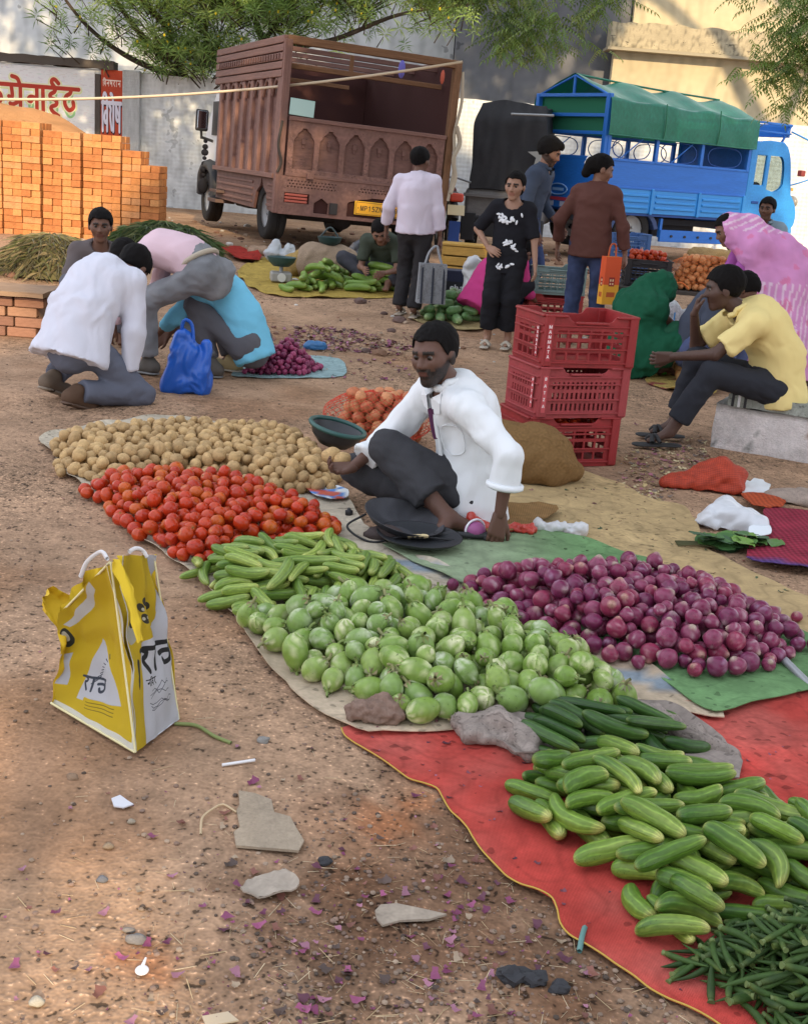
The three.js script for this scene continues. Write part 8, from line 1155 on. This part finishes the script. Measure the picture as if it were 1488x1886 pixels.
{ // yellow box, dark crate, bags
  const w = mat(0.55, 0.33, 0.09, 0.8, { map: blotch }), c = [0.499, -14.396], t = thing('yellow_box', 'yellow wooden box standing behind the person in magenta', 'box', gG(c[0], c[1]), -0.1);
  for (let i = 0; i < 3; i++) obj('plank', rbox(0.56, 0.1, 0.02, 0, 0.06 + i * 0.115, 0.17, 0.006), w, t); for (const s of [-1, 1]) obj('end_panel', rbox(0.02, 0.34, 0.34, s * 0.27, 0.175, 0, 0.006), w, t); obj('lid', rbox(0.6, 0.03, 0.38, 0, 0.36, 0, 0.008), w, t); obj('back_panel', rbox(0.54, 0.34, 0.02, 0, 0.175, -0.165, 0.006), w, t);
  heapBag('white_plastic_bag', 'white plastic bag bulging above the magenta kurta by the yellow box', 'plastic bag', [0.544, -12.355], 0.4, [cap([0, 0.28, 0], [-0.05, 0.4, 0], 0.12, 0.09, { k: 0.06 }), cap([0, 0.1, 0], [0, 0.28, 0], 0.14, 0.13, { k: 0.06 })], plastic(0.66, 0.67, 0.68), 0.02, 0.014, 10);
  const k = [0.344, -12.455], d = thing('navy_box', 'navy blue carton with white lettering behind the grey bag', 'carton', gG(k[0], k[1]), 0.05); obj('carton', rbox(0.34, 0.32, 0.26, 0, 0.165, 0, 0.008), mat(0.015, 0.02, 0.05, 0.6), d);
  const tx = canvasTex(256, 128, (g, W, H) => { g.fillStyle = '#10141f'; g.fillRect(0, 0, W, H); g.fillStyle = '#c4c8cf'; g.font = 'bold 84px sans-serif'; g.fillText('chai', 40, 92); }); obj('lettering', tf(new THREE.PlaneGeometry(0.26, 0.13), 0.02, 0.15, 0.1325), new THREE.MeshStandardMaterial({ map: tx, roughness: 0.6 }), d);
  const h = [0.088, 0.456, -11.15], b = thing('grey_bag', 'grey cloth bag with dark stripes hanging from the standing man hand', 'bag', [h[0], h[1] - 0.19, h[2]], 0.15), gb = warp(new THREE.BoxGeometry(0.26, 0.36, 0.1, 12, 12, 6), (x, y, z) => [x * (1 - 0.1 * (y + 0.18)), y + 0.18, z * (1.2 - 1.2 * (y + 0.1)) + 0.012 * ns(x * 14, y * 9, z * 9)]);
  obj('body', gb, mat(0.3, 0.32, 0.36, 0.85, { map: woven }), b); for (const s of [-0.5, 0, 0.5]) obj('stripe', tf(new THREE.BoxGeometry(0.016, 0.34, 0.012), s * 0.2, 0.175, 0.062, -0.13), mat(0.04, 0.045, 0.06, 0.8), b); obj('handle', [tube([[-0.08, 0.35, 0.02], [-0.04, 0.47, 0.01], [0.02, 0.52, 0], [0.04, 0.46, 0.01], [0.08, 0.35, 0.02]], 0.012, 20, 5)], mat(0.3, 0.31, 0.33, 0.85), b);
  const o = [1.585, 0.684, -10.35], ob = thing('orange_bag', 'orange and yellow printed carry bag held by the woman in brown', 'bag', [o[0], o[1] - 0.22, o[2]], 0.5); const ot = canvasTex(128, 256, (g, W, H) => { g.fillStyle = '#d4511f'; g.fillRect(0, 0, W, H); g.fillStyle = '#e0a326'; g.fillRect(0, 150, W, 106); g.fillStyle = '#8f2414'; g.fillRect(40, 110, 48, 48); g.fillStyle = '#e9c9a0'; g.fillRect(48, 120, 12, 12); g.fillRect(68, 120, 12, 12); g.fillRect(48, 140, 12, 10); g.fillRect(68, 140, 12, 10); g.fillStyle = '#b5541c'; g.fillRect(30, 190, 70, 26); });
  obj('body', tf(new THREE.BoxGeometry(0.16, 0.4, 0.07), 0, 0.2, 0), new THREE.MeshStandardMaterial({ map: ot, roughness: 0.6 }), ob); obj('handle', tube([[-0.04, 0.4, 0], [-0.02, 0.5, 0], [0.02, 0.5, 0], [0.04, 0.4, 0]], 0.008, 14, 5), mat(0.5, 0.1, 0.03, 0.7), ob);
  const teal = mat(0.2, 0.28, 0.27, 0.6), red = mat(0.35, 0.04, 0.04, 0.6), blue = mat(0.05, 0.12, 0.3, 0.6), blk = mat(0.03, 0.028, 0.03, 0.7), e = [1.279, -11.839];
  crate('dull red crate under the grey green crate behind the girl', gG(e[0], e[1]), 0.1, red, { cols: 6 }); crate('grey green crate stacked between the girl and the woman in brown', [e[0], gy(...e) + 0.27, e[1]], 0.14, teal, { cols: 6 });
  const q = [2.422, -14.992]; crate('lower blue crate beside the goods carrier wheel', gG(q[0], q[1]), 0.2, blue, { cols: 7, h: 0.3 }); crate('upper blue crate beside the goods carrier wheel', [q[0], gy(...q) + 0.3, q[1]], 0.22, blue, { cols: 7, h: 0.3 });
}
{ // low plank table with a net sack of potatoes and a black crate of tomatoes
  const c = [2.675, -12.128], ty = gy(c[0], c[1]) + 0.36, t = thing('plank_table', 'low dark plank table carrying the net sack of potatoes', 'table', [c[0], gy(c[0], c[1]), c[1]], -0.05), wd = mat(0.08, 0.07, 0.065, 0.85, { map: blotch });
  for (let i = 0; i < 4; i++) obj('plank', rbox(1.5, 0.035, 0.145, 0, 0.343, -0.22 + i * 0.15, 0.006), wd, t); for (const [x, z] of [[-0.68, -0.22], [0.68, -0.22], [-0.68, 0.22], [0.68, 0.22]]) obj('leg', rbox(0.06, 0.325, 0.06, x, 0.1625, z, 0.006), wd, t);
  netSack('orange net sack full of potatoes lying on the plank table', [c[0] + 0.12, c[1] + 0.02], -0.05, 0.36, 0.16, 0.2, 260, 0.033, () => ty + 0.004, [tint(vc(0.6), 1.5, 0.95, 0.75), tint(vc(0.6), 1.65, 1.1, 0.9), tint(vc(0.6), 1.35, 0.8, 0.6)], orangeNet, 'orange tinted potato inside the net sack on the plank table', 'potatoes in the net sack on the plank table', 290, 52);
  crate('black crate heaped with tomatoes at the end of the plank table', [c[0] - 0.46, ty + 0.003, c[1] - 0.02], -0.05, mat(0.03, 0.028, 0.03, 0.7), { w: 0.44, d: 0.32, h: 0.26, cols: 8, dip: false });
  const P = [[-0.66, -0.15], [-0.26, -0.15], [-0.26, 0.11], [-0.66, 0.11]].map(([x, z]) => [c[0] + x, c[1] + z]); lay(new Heap(() => ty + 0.2).fill(P, { n: 70, r0: 0.026, r1: 0.033, hmax: 0.13, slope: 2, seed: 73 }), 'orange_tomato', 'orange tomato heaped in the black crate', 'tomato', 'tomatoes in the black crate', tomG, [tomM[3], tomM[1]], 290, tumble, '');
  const sc = [2.239, -10.912]; sack('white woven sack with blue stripes standing before the plank table', gG(sc[0], sc[1]), -0.06, [cap([-0.2, 0.12, 0], [-0.2, 0.32, -0.02], 0.1, 0.09, { k: 0.08 }), cap([0.2, 0.12, 0], [0.22, 0.3, -0.02], 0.1, 0.09, { k: 0.08 }), cap([0, 0.12, 0], [0, 0.33, -0.02], 0.13, 0.1, { k: 0.1 }), cap([-0.26, 0.06, 0], [0.26, 0.06, 0], 0.09, 0.09, { k: 0.08 })], mat(0.6, 0.64, 0.68, 0.8, { map: woven }), 0.014, 0.014, tt => { for (const [x, m] of [[-0.06, 0], [0.03, 0], [0.2, 1]]) obj('stripe', tube([[x, 0.05, 0.135], [x + 0.004, 0.2, 0.138], [x + 0.01, 0.33, 0.105]], 0.006, 14, 5), m ? mat(0.35, 0.08, 0.18, 0.8) : mat(0.05, 0.25, 0.55, 0.8), tt); });
  const f = [3.984, -16.858]; heapBag('flour_bag', 'flat tan bag lying on the ground before the goods carrier', 'bag', f, 0, [cap([-0.28, 0.3, 0], [0.28, 0.3, 0], 0.09, 0.09, { k: 0.05 }), cap([-0.28, 0.1, 0], [0.28, 0.1, 0], 0.14, 0.14, { k: 0.1 })], mat(0.5, 0.36, 0.2, 0.9, { map: jute3 }), 0.02, 0.018, 8);
  lay(new Heap(gy).fill([[5.028, -17.087], [5.969, -19.206], [6.971, -19.134], [5.825, -15.884], [4.601, -14.863]], { n: 150, r0: 0.035, r1: 0.045, hmax: 0.4, slope: 1.4, seed: 58 }), 'far_potato', 'pale potato in the far heap behind the woman in the sari', 'potato', 'potatoes in the far heap', potSmall, potatoM, 290, tumble, '');
  const P2 = [[1.771, -9.177], [1.995, -9.867], [2.237, -10.43], [2.336, -9.775], [2.261, -8.891], [2.01, -8.786], [1.871, -8.902]], Y2 = spread('patterned_cloth', 'yellow and dark red cloth before the person in the green shawl', 'cloth', P2, 0.01, clothM(1, 1, 1, { v: 1 }), { seed: 41, rip: 0.01, fq: 6, curl: 0.05 }, (x, y, z) => ns(x * 7, 3, z * 7) > 0.16 ? [0.3, 0.04, 0.07] : [0.52, 0.38, 0.12]);
  lay(new Heap((x, z) => inPoly(x, z, P2) ? Y2(x, z) : gy(x, z)).fill([[2.008, -9.642], [2.27, -10.069], [2.276, -9.66], [2.064, -9.302]], { n: 30, r0: 0.03, r1: 0.04, hmax: 0.2, slope: 1.2, seed: 59 }), 'ginger_piece', 'brown root vegetable in the small heap before the green shawl', 'root', 'root vegetables before the green shawl', potatoG, [tint(vc(0.8), 0.9, 0.7, 0.5), tint(vc(0.8), 1, 0.6, 0.35)], 290, tumble, '');
  heapBag('lime_green_bag', 'small lime green polythene bag beside the green shawl', 'bag', [1.97, -9.627], 0, [cap([0, 0.03, 0], [0.02, 0.14, 0], 0.06, 0.03, { k: 0.03 })], plastic(0.12, 0.5, 0.06), 0.012, 0.01, 16);
}
// fodder heaps
function fodder(label, c, rx, ry, rz, n, cols, seed) {
  const t = thing('fodder_heap', label, 'fodder heap', gG(...c), 0), r = rng(seed), core = warp(new THREE.SphereGeometry(1, 28, 14, 0, 2 * PI, 0, PI / 2), (x, y, z) => { const k = 1 + 0.15 * ns(x * 2, y * 2, z * 2 + seed); return [x * rx * k * 0.93, y * ry * k * 0.9, z * rz * k * 0.93]; });
  obj('core', core, mat(...cols[0], 0.95), t); const a = new Acc(), b = blade(0.2, 0.008, 0.3);
  for (let i = 0; i < n; i++) { const th = r() * 2 * PI, q = Math.sqrt(r()), x = Math.cos(th) * q, z = Math.sin(th) * q, y = Math.sqrt(Math.max(0, 1 - q * q)), c2 = cols[Math.floor(r() * cols.length)], k = 0.7 + 0.6 * r(); a.add(b, M4(x * rx, y * ry * (0.95 + 0.12 * ns(x * 4, z * 4, seed)), z * rz, -0.2 + 0.7 * r(), r() * 6.3, (r() - 0.5), 0.6 + 0.7 * r()), [c2[0] * k, c2[1] * k, c2[2] * k]); }
  const s = obj('blades', a.geo(), leafMat, t); s.userData.kind = 'stuff';
}
fodder('heap of cut green fodder in front of the brick stack', [-2.972, -13.843], 0.62, 0.4, 0.35, 5000, [[0.06, 0.1, 0.03], [0.1, 0.17, 0.05], [0.14, 0.2, 0.06], [0.2, 0.22, 0.09]], 5);
fodder('heap of drying yellowish fodder in front of the bricks', [-3.724, -12.133], 0.45, 0.42, 0.35, 3600, [[0.13, 0.12, 0.06], [0.2, 0.18, 0.08], [0.16, 0.18, 0.06], [0.3, 0.24, 0.13]], 6);
{ // low ledge of bricks with a plank
  const c = [-3.092, -8.974], t = thing('brick_ledge', 'low ledge of rough bricks with a dusty plank top at the picture edge', 'ledge', gG(c[0] - 0.35, c[1] - 0.1), 0.03), bm = [mat(0.36, 0.19, 0.13, 0.95, { map: blotch }), mat(0.28, 0.15, 0.11, 0.95, { map: blotch }), mat(0.42, 0.24, 0.16, 0.95, { map: blotch })], bg = rbox(0.22, 0.072, 0.11, 0, 0, 0, 0.008), r = rng(15);
  for (let k = 0; k < 4; k++) for (let i = 0; i < 5; i++) { const m = new THREE.Mesh(bg, bm[Math.floor(r() * 3)]); m.name = 'brick'; m.position.set(-0.5 + i * 0.235 + (k % 2) * 0.06, 0.04 + k * 0.076, (r() - 0.5) * 0.02); m.rotation.y = (r() - 0.5) * 0.06; m.castShadow = m.receiveShadow = true; t.add(m); }
  obj('core', box(1.1, 0.3, 0.3, 0, 0.15, -0.2), mat(0.3, 0.2, 0.14, 0.95), t); obj('plank', [warp(new THREE.BoxGeometry(1.25, 0.035, 0.55, 20, 1, 6), (x, y, z) => [x, y + 0.335 + 0.006 * ns(x * 6, 1, z * 6), z - 0.14])], mat(0.36, 0.24, 0.16, 0.95, { map: blotch }), t);
}

// ---------- litter ----------
function slabPiece(name, label, cat, P, off, th, m, o = {}) { return one(name, label, cat, sheetGeo(P, off + th, { thick: th, nosmooth: true, rip: 0.001, cell: 0.03, curl: 0, ...o }), m); }
slabPiece('cardboard_piece', 'torn pale grey cardboard piece lying on the earth', 'cardboard', [[-0.345, -2.575], [-0.307, -2.571], [-0.262, -2.547], [-0.248, -2.49], [-0.209, -2.476], [-0.189, -2.429], [-0.167, -2.384], [-0.175, -2.343], [-0.259, -2.338], [-0.314, -2.339], [-0.328, -2.395], [-0.317, -2.415], [-0.336, -2.486], [-0.333, -2.511]], 0.006, 0.006, mat(0.4, 0.32, 0.235, 0.95, { map: rep(blotch, 2), bumpMap: soilBump, bumpScale: 0.006 }));
slabPiece('torn_cardboard', 'long torn cardboard scrap with a pointed end on the dark earth', 'cardboard', [[0.005, -2.138], [0.016, -2.16], [0.049, -2.17], [0.095, -2.161], [0.154, -2.15], [0.118, -2.125], [0.057, -2.112], [0.023, -2.093], [0.01, -2.113]], 0.006, 0.005, mat(0.4, 0.33, 0.26, 0.95, { map: rep(blotch, 2) }));
crumple('crushed_cup', 'flattened dirty white paper cup lying on the earth', 'cup', [[-0.279, -2.181], [-0.264, -2.218], [-0.223, -2.244], [-0.185, -2.241], [-0.16, -2.208], [-0.169, -2.18], [-0.223, -2.157], [-0.266, -2.159]], 0.008, mat(0.44, 0.37, 0.3, 0.85, { map: rep(blotch, 2), bumpMap: foldBump, bumpScale: 0.01 }), { rip: 0.011, fq: 38, cell: 0.009, wob: 0.006, curl: 0.02 });
slabPiece('paper_scrap', 'tan torn paper scrap at the lower picture edge', 'paper', [[-0.289, -1.791], [-0.245, -1.807], [-0.222, -1.785], [-0.277, -1.765]], 0.006, 0.003, mat(0.5, 0.4, 0.28, 0.95));
slabPiece('plastic_bit', 'small crumpled clear plastic bit on the reddish earth', 'plastic bit', [[-0.634, -2.5], [-0.618, -2.518], [-0.594, -2.496], [-0.578, -2.484], [-0.597, -2.466], [-0.62, -2.468]], 0.008, 0.003, mat(0.6, 0.6, 0.64, 0.4));
{ const c = [-0.422, -1.9], t = thing('plastic_spoon', 'white plastic spoon head lying on the earth', 'spoon', gG(c[0], c[1], 0.006), 0.1); obj('bowl', tf(new THREE.SphereGeometry(0.013, 18, 10).scale(1, 0.3, 1.15), 0, 0.003, 0), mat(0.66, 0.65, 0.68, 0.4), t); obj('stem', bar([0, 0.004, -0.012], [0.003, 0.006, -0.032], 0.004, 0.002), mat(0.66, 0.65, 0.68, 0.4), t); }
one('white_stick', 'short white plastic straw lying on the earth', 'straw', bar([...gG(-0.408, -2.714, 0.006)], [...gG(-0.33, -2.75, 0.008)], 0.004), mat(0.7, 0.69, 0.7, 0.5));
one('dry_twig', 'thin pale dry twig bent on the reddish earth', 'twig', tube([gG(-0.402, -2.387, 0.005), gG(-0.409, -2.451, 0.01), gG(-0.393, -2.49, 0.008), gG(-0.374, -2.515, 0.006), gG(-0.336, -2.486, 0.006)], 0.003, 24, 5), mat(0.5, 0.38, 0.24, 0.9));
one('leek_leaf', 'limp green leaf strip lying near the carry bag', 'leaf', tube([gG(-0.57, -2.915, 0.006), gG(-0.514, -2.912, 0.008), gG(-0.453, -2.859, 0.007), gG(-0.404, -2.83, 0.006)], 0.0055, 24, 5), mat(0.22, 0.26, 0.1, 0.8));
one('teal_strap', 'scrap of teal plastic strap at the red mat edge', 'strap', tube([gG(0.442, -2.15, 0.006), gG(0.43, -2.107, 0.012), gG(0.421, -2.069, 0.006)], 0.006, 10, 5), mat(0.12, 0.24, 0.22, 0.7));
for (const [px, s, l] of [[[0.281, -1.966], 0.026, 'largest black coal lump at the foot of the litter'], [[0.323, -1.964], 0.022, 'black coal lump beside the largest one'], [[0.369, -1.948], 0.018, 'small black coal lump nearest the red mat'], [[-0.112, -2.322], 0.014, 'dark grey stone chip below the cardboard piece']]) { const o = one('coal_lump', l, 'coal', warp(new THREE.IcosahedronGeometry(s, 2), (x, y, z) => { const k = 1 + 0.8 * ns(x * 55 + px[0] * 9, y * 55, z * 55); return [x * k * 1.2, y * k * 0.7, z * k * 0.8]; }), mat(0.03, 0.03, 0.034, 0.75)); o.position.set(...gG(px[0], px[1], s * 0.4)); }
for (const [px, s, c, l] of [[[-0.752, -2.59], 0.014, [0.38, 0.26, 0.18], 'round tan pebble on the bare earth below the carry bag'], [[-0.325, -2.862], 0.016, [0.42, 0.4, 0.37], 'flat pale grey stone below the cream sheet'], [[-0.455, -1.997], 0.018, [0.3, 0.28, 0.27], 'oval grey stone with a white chip'], [[-0.476, -2.029], 0.011, [0.34, 0.3, 0.27], 'small grey stone beside the oval one'], [[-0.593, -2.315], 0.011, [0.45, 0.33, 0.22], 'pale tan pebble on the earth'], [[-0.573, -2.192], 0.012, [0.24, 0.24, 0.26], 'angular bluish grey stone chip'], [[-0.587, -1.8], 0.014, [0.6, 0.55, 0.45], 'white shell like chip at the picture corner'], [[-0.568, -2.423], 0.009, [0.5, 0.42, 0.32], 'square pale stone chip above the others']]) { const o = one('pebble', l, 'pebble', warp(new THREE.SphereGeometry(s, 14, 10), (x, y, z) => { const k = 1 + 0.45 * ns(x * 70 + px[0] * 9, y * 70, z * 70); return [x * k * 1.1, y * k * 0.6, z * k * 0.85]; }), mat(c[0] * 0.7, c[1] * 0.7, c[2] * 0.7, 0.92, { map: blotch })); o.position.set(...gG(px[0], px[1], s * 0.3)); }
{ // nobody could count these: specks of gravel, straw and onion skin
  const R = rng(2024), D = new THREE.Object3D(), bare = (x, z) => !inPoly(x, z, redP) && !inPoly(x, z, creamP) && !inPoly(x, z, grnP) && !inPoly(x, z, yelP);
  const scatter = (name, label, g, m, n, pick, put, cols) => { const im = new THREE.InstancedMesh(g, m, n); im.name = name; for (let i = 0; i < n; i++) { let p; do p = pick(); while (!p); put(D, p); D.updateMatrix(); im.setMatrixAt(i, D.matrix); const c = cols[Math.floor(R() * cols.length)], k = 0.75 + 0.5 * R(); im.setColorAt(i, C(c[0] * k, c[1] * k, c[2] * k)); } im.castShadow = im.receiveShadow = true; scene.add(im); tag(im, label, name.replace(/_/g, ' ').split(' ')[0], null, 'stuff'); };
  const field_ = () => { const z = -1.5 - 7 * R() * R() - R() * 3, x = (R() * 2 - 1) * (0.75 - z * 0.36); return bare(x, z) ? [x, z] : null; };
  const low = () => { const x = -0.75 + R() * 1.5, z = -1.6 - 1.2 * Math.sqrt(R()) * R(); const w = sstep(-0.7, 0.0, x) * 0.8 + 0.2; return bare(x, z) && R() < w ? [x, z] : null; };
  const pebG = warp(new THREE.IcosahedronGeometry(1, 1), (x, y, z) => { const k = 1 + 0.3 * ns(x * 2, y * 2, z * 2); return [x * k, y * k * 0.6, z * k]; });
  scatter('gravel', 'scattered fine gravel and clods on the earth', pebG, mat(1, 1, 1, 0.95), 7000, () => R() < 0.45 ? low() : field_(), (o, [x, z]) => { const s = 0.0015 + 0.0055 * R() ** 4; o.position.set(x, gy(x, z) + s * 0.3, z); o.rotation.set(0, R() * 6.3, 0); o.scale.setScalar(s); }, [[0.24, 0.16, 0.12], [0.19, 0.13, 0.1], [0.3, 0.22, 0.16], [0.22, 0.16, 0.12], [0.1, 0.075, 0.06]]);
  const skinG = warp(new THREE.PlaneGeometry(2, 1.3, 5, 4).rotateX(-PI / 2), (x, y, z) => { const j = 1 + 0.5 * ns(x * 1.7 + 3, 5, z * 1.7); return [x * (1 - 0.35 * z) * j, 0.34 * x * x + 0.3 * ns(x * 1.5, 1, z * 1.5), z * (1 - 0.35 * x) * j]; });
  const skinPut = (o, [x, z], s) => { o.position.set(x, topY(x, z) + s * 0.14, z); o.rotation.set((R() - 0.5) * 0.5, R() * 6.3, (R() - 0.5) * 0.5); o.scale.setScalar(s); };
  const skinC = [[0.15, 0.03, 0.075], [0.24, 0.06, 0.13], [0.1, 0.03, 0.05], [0.3, 0.13, 0.18], [0.18, 0.07, 0.05], [0.08, 0.05, 0.04], [0.3, 0.22, 0.15]];
  scatter('onion_skins', 'scattered purple onion skins on the trampled earth', skinG, mat(1, 1, 1, 0.6), 800, () => R() < 0.8 ? low() : field_(), (o, p) => skinPut(o, p, 0.0025 + 0.011 * R() ** 3), skinC);
  const back = [[-1.134, -9.484], [-1.017, -10.648], [-0.626, -10.604], [-0.036, -9.981], [-0.115, -9.545], [-0.637, -9.51]], bb = () => { const x = lerp(-1.3, 0.1, R()), z = lerp(-8.3, -10.6, R()); return inPoly(x, z, back) || R() < 0.1 ? [x, z] : null; };
  scatter('onion_skin_litter', 'red onion skins strewn behind the small onion heap', skinG, mat(1, 1, 1, 0.6), 700, bb, (o, p) => skinPut(o, p, 0.008 + 0.014 * R()), skinC);
  const cart = [[1.24, -6.743], [1.857, -7.397], [1.627, -6.36], [1.248, -5.602], [1.045, -5.844]], cc = () => { const x = lerp(0.8, 2.3, R()), z = lerp(-5, -7.3, R()); return inPoly(x, z, cart) ? [x, z] : null; };
  scatter('vegetable_peelings', 'dry peelings and leaf scraps strewn beside the crates', skinG, mat(1, 1, 1, 0.8), 420, cc, (o, p) => skinPut(o, p, 0.006 + 0.014 * R() * R()), [[0.4, 0.3, 0.15], [0.28, 0.2, 0.14], [0.3, 0.12, 0.16], [0.5, 0.42, 0.25], [0.16, 0.12, 0.1]]);
  scatter('mat_scraps', 'dark onion skin scraps on the red mat', skinG, mat(1, 1, 1, 0.7), 150, () => { const x = lerp(-0.1, 1.3, R()), z = lerp(-1.8, -3.2, R()); return inPoly(x, z, redP) ? [x, z] : null; }, (o, p) => skinPut(o, p, 0.003 + 0.008 * R() * R()), [[0.1, 0.025, 0.04], [0.2, 0.06, 0.08], [0.3, 0.1, 0.14]]);
  scatter('cloth_scraps', 'small dark leaf and skin scraps on the straw cloth', skinG, mat(1, 1, 1, 0.7), 110, () => { const x = lerp(0.3, 2.3, R()), z = lerp(-3.6, -6, R()); return inPoly(x, z, yelP) ? [x, z] : null; }, (o, p) => skinPut(o, p, 0.004 + 0.009 * R() * R()), [[0.1, 0.06, 0.04], [0.2, 0.1, 0.08], [0.06, 0.09, 0.04]]);
  const strawG = new THREE.CylinderGeometry(0.022, 0.016, 2, 4).rotateZ(PI / 2);
  scatter('straw', 'bits of straw and dry stalk on the earth', strawG, mat(1, 1, 1, 0.9), 1100, () => R() < 0.7 ? low() : field_(), (o, [x, z]) => { const s = 0.008 + 0.022 * R() * R(); o.position.set(x, gy(x, z) + 0.004, z); o.rotation.set(0, R() * 6.3, (R() - 0.5) * 0.12); o.scale.setScalar(s); o.scale.y = o.scale.z = s * 1.6; }, [[0.45, 0.34, 0.2], [0.55, 0.45, 0.3], [0.3, 0.2, 0.12]]);
  const far = () => { const z = -9 - 12 * R(), x = lerp(-5, 6, R()); return [x, z]; };
  scatter('rubble', 'loose stones and rubbish on the ground by the trucks', pebG, mat(1, 1, 1, 0.95), 900, far, (o, [x, z]) => { const s = 0.012 + 0.06 * R() ** 5; o.position.set(x, gy(x, z) + s * 0.2, z); o.rotation.set(0, R() * 6.3, 0); o.scale.setScalar(s); }, [[0.26, 0.15, 0.1], [0.2, 0.11, 0.08], [0.4, 0.3, 0.22], [0.12, 0.08, 0.07], [0.5, 0.47, 0.43]]);
}


renderer.render(scene, camera);
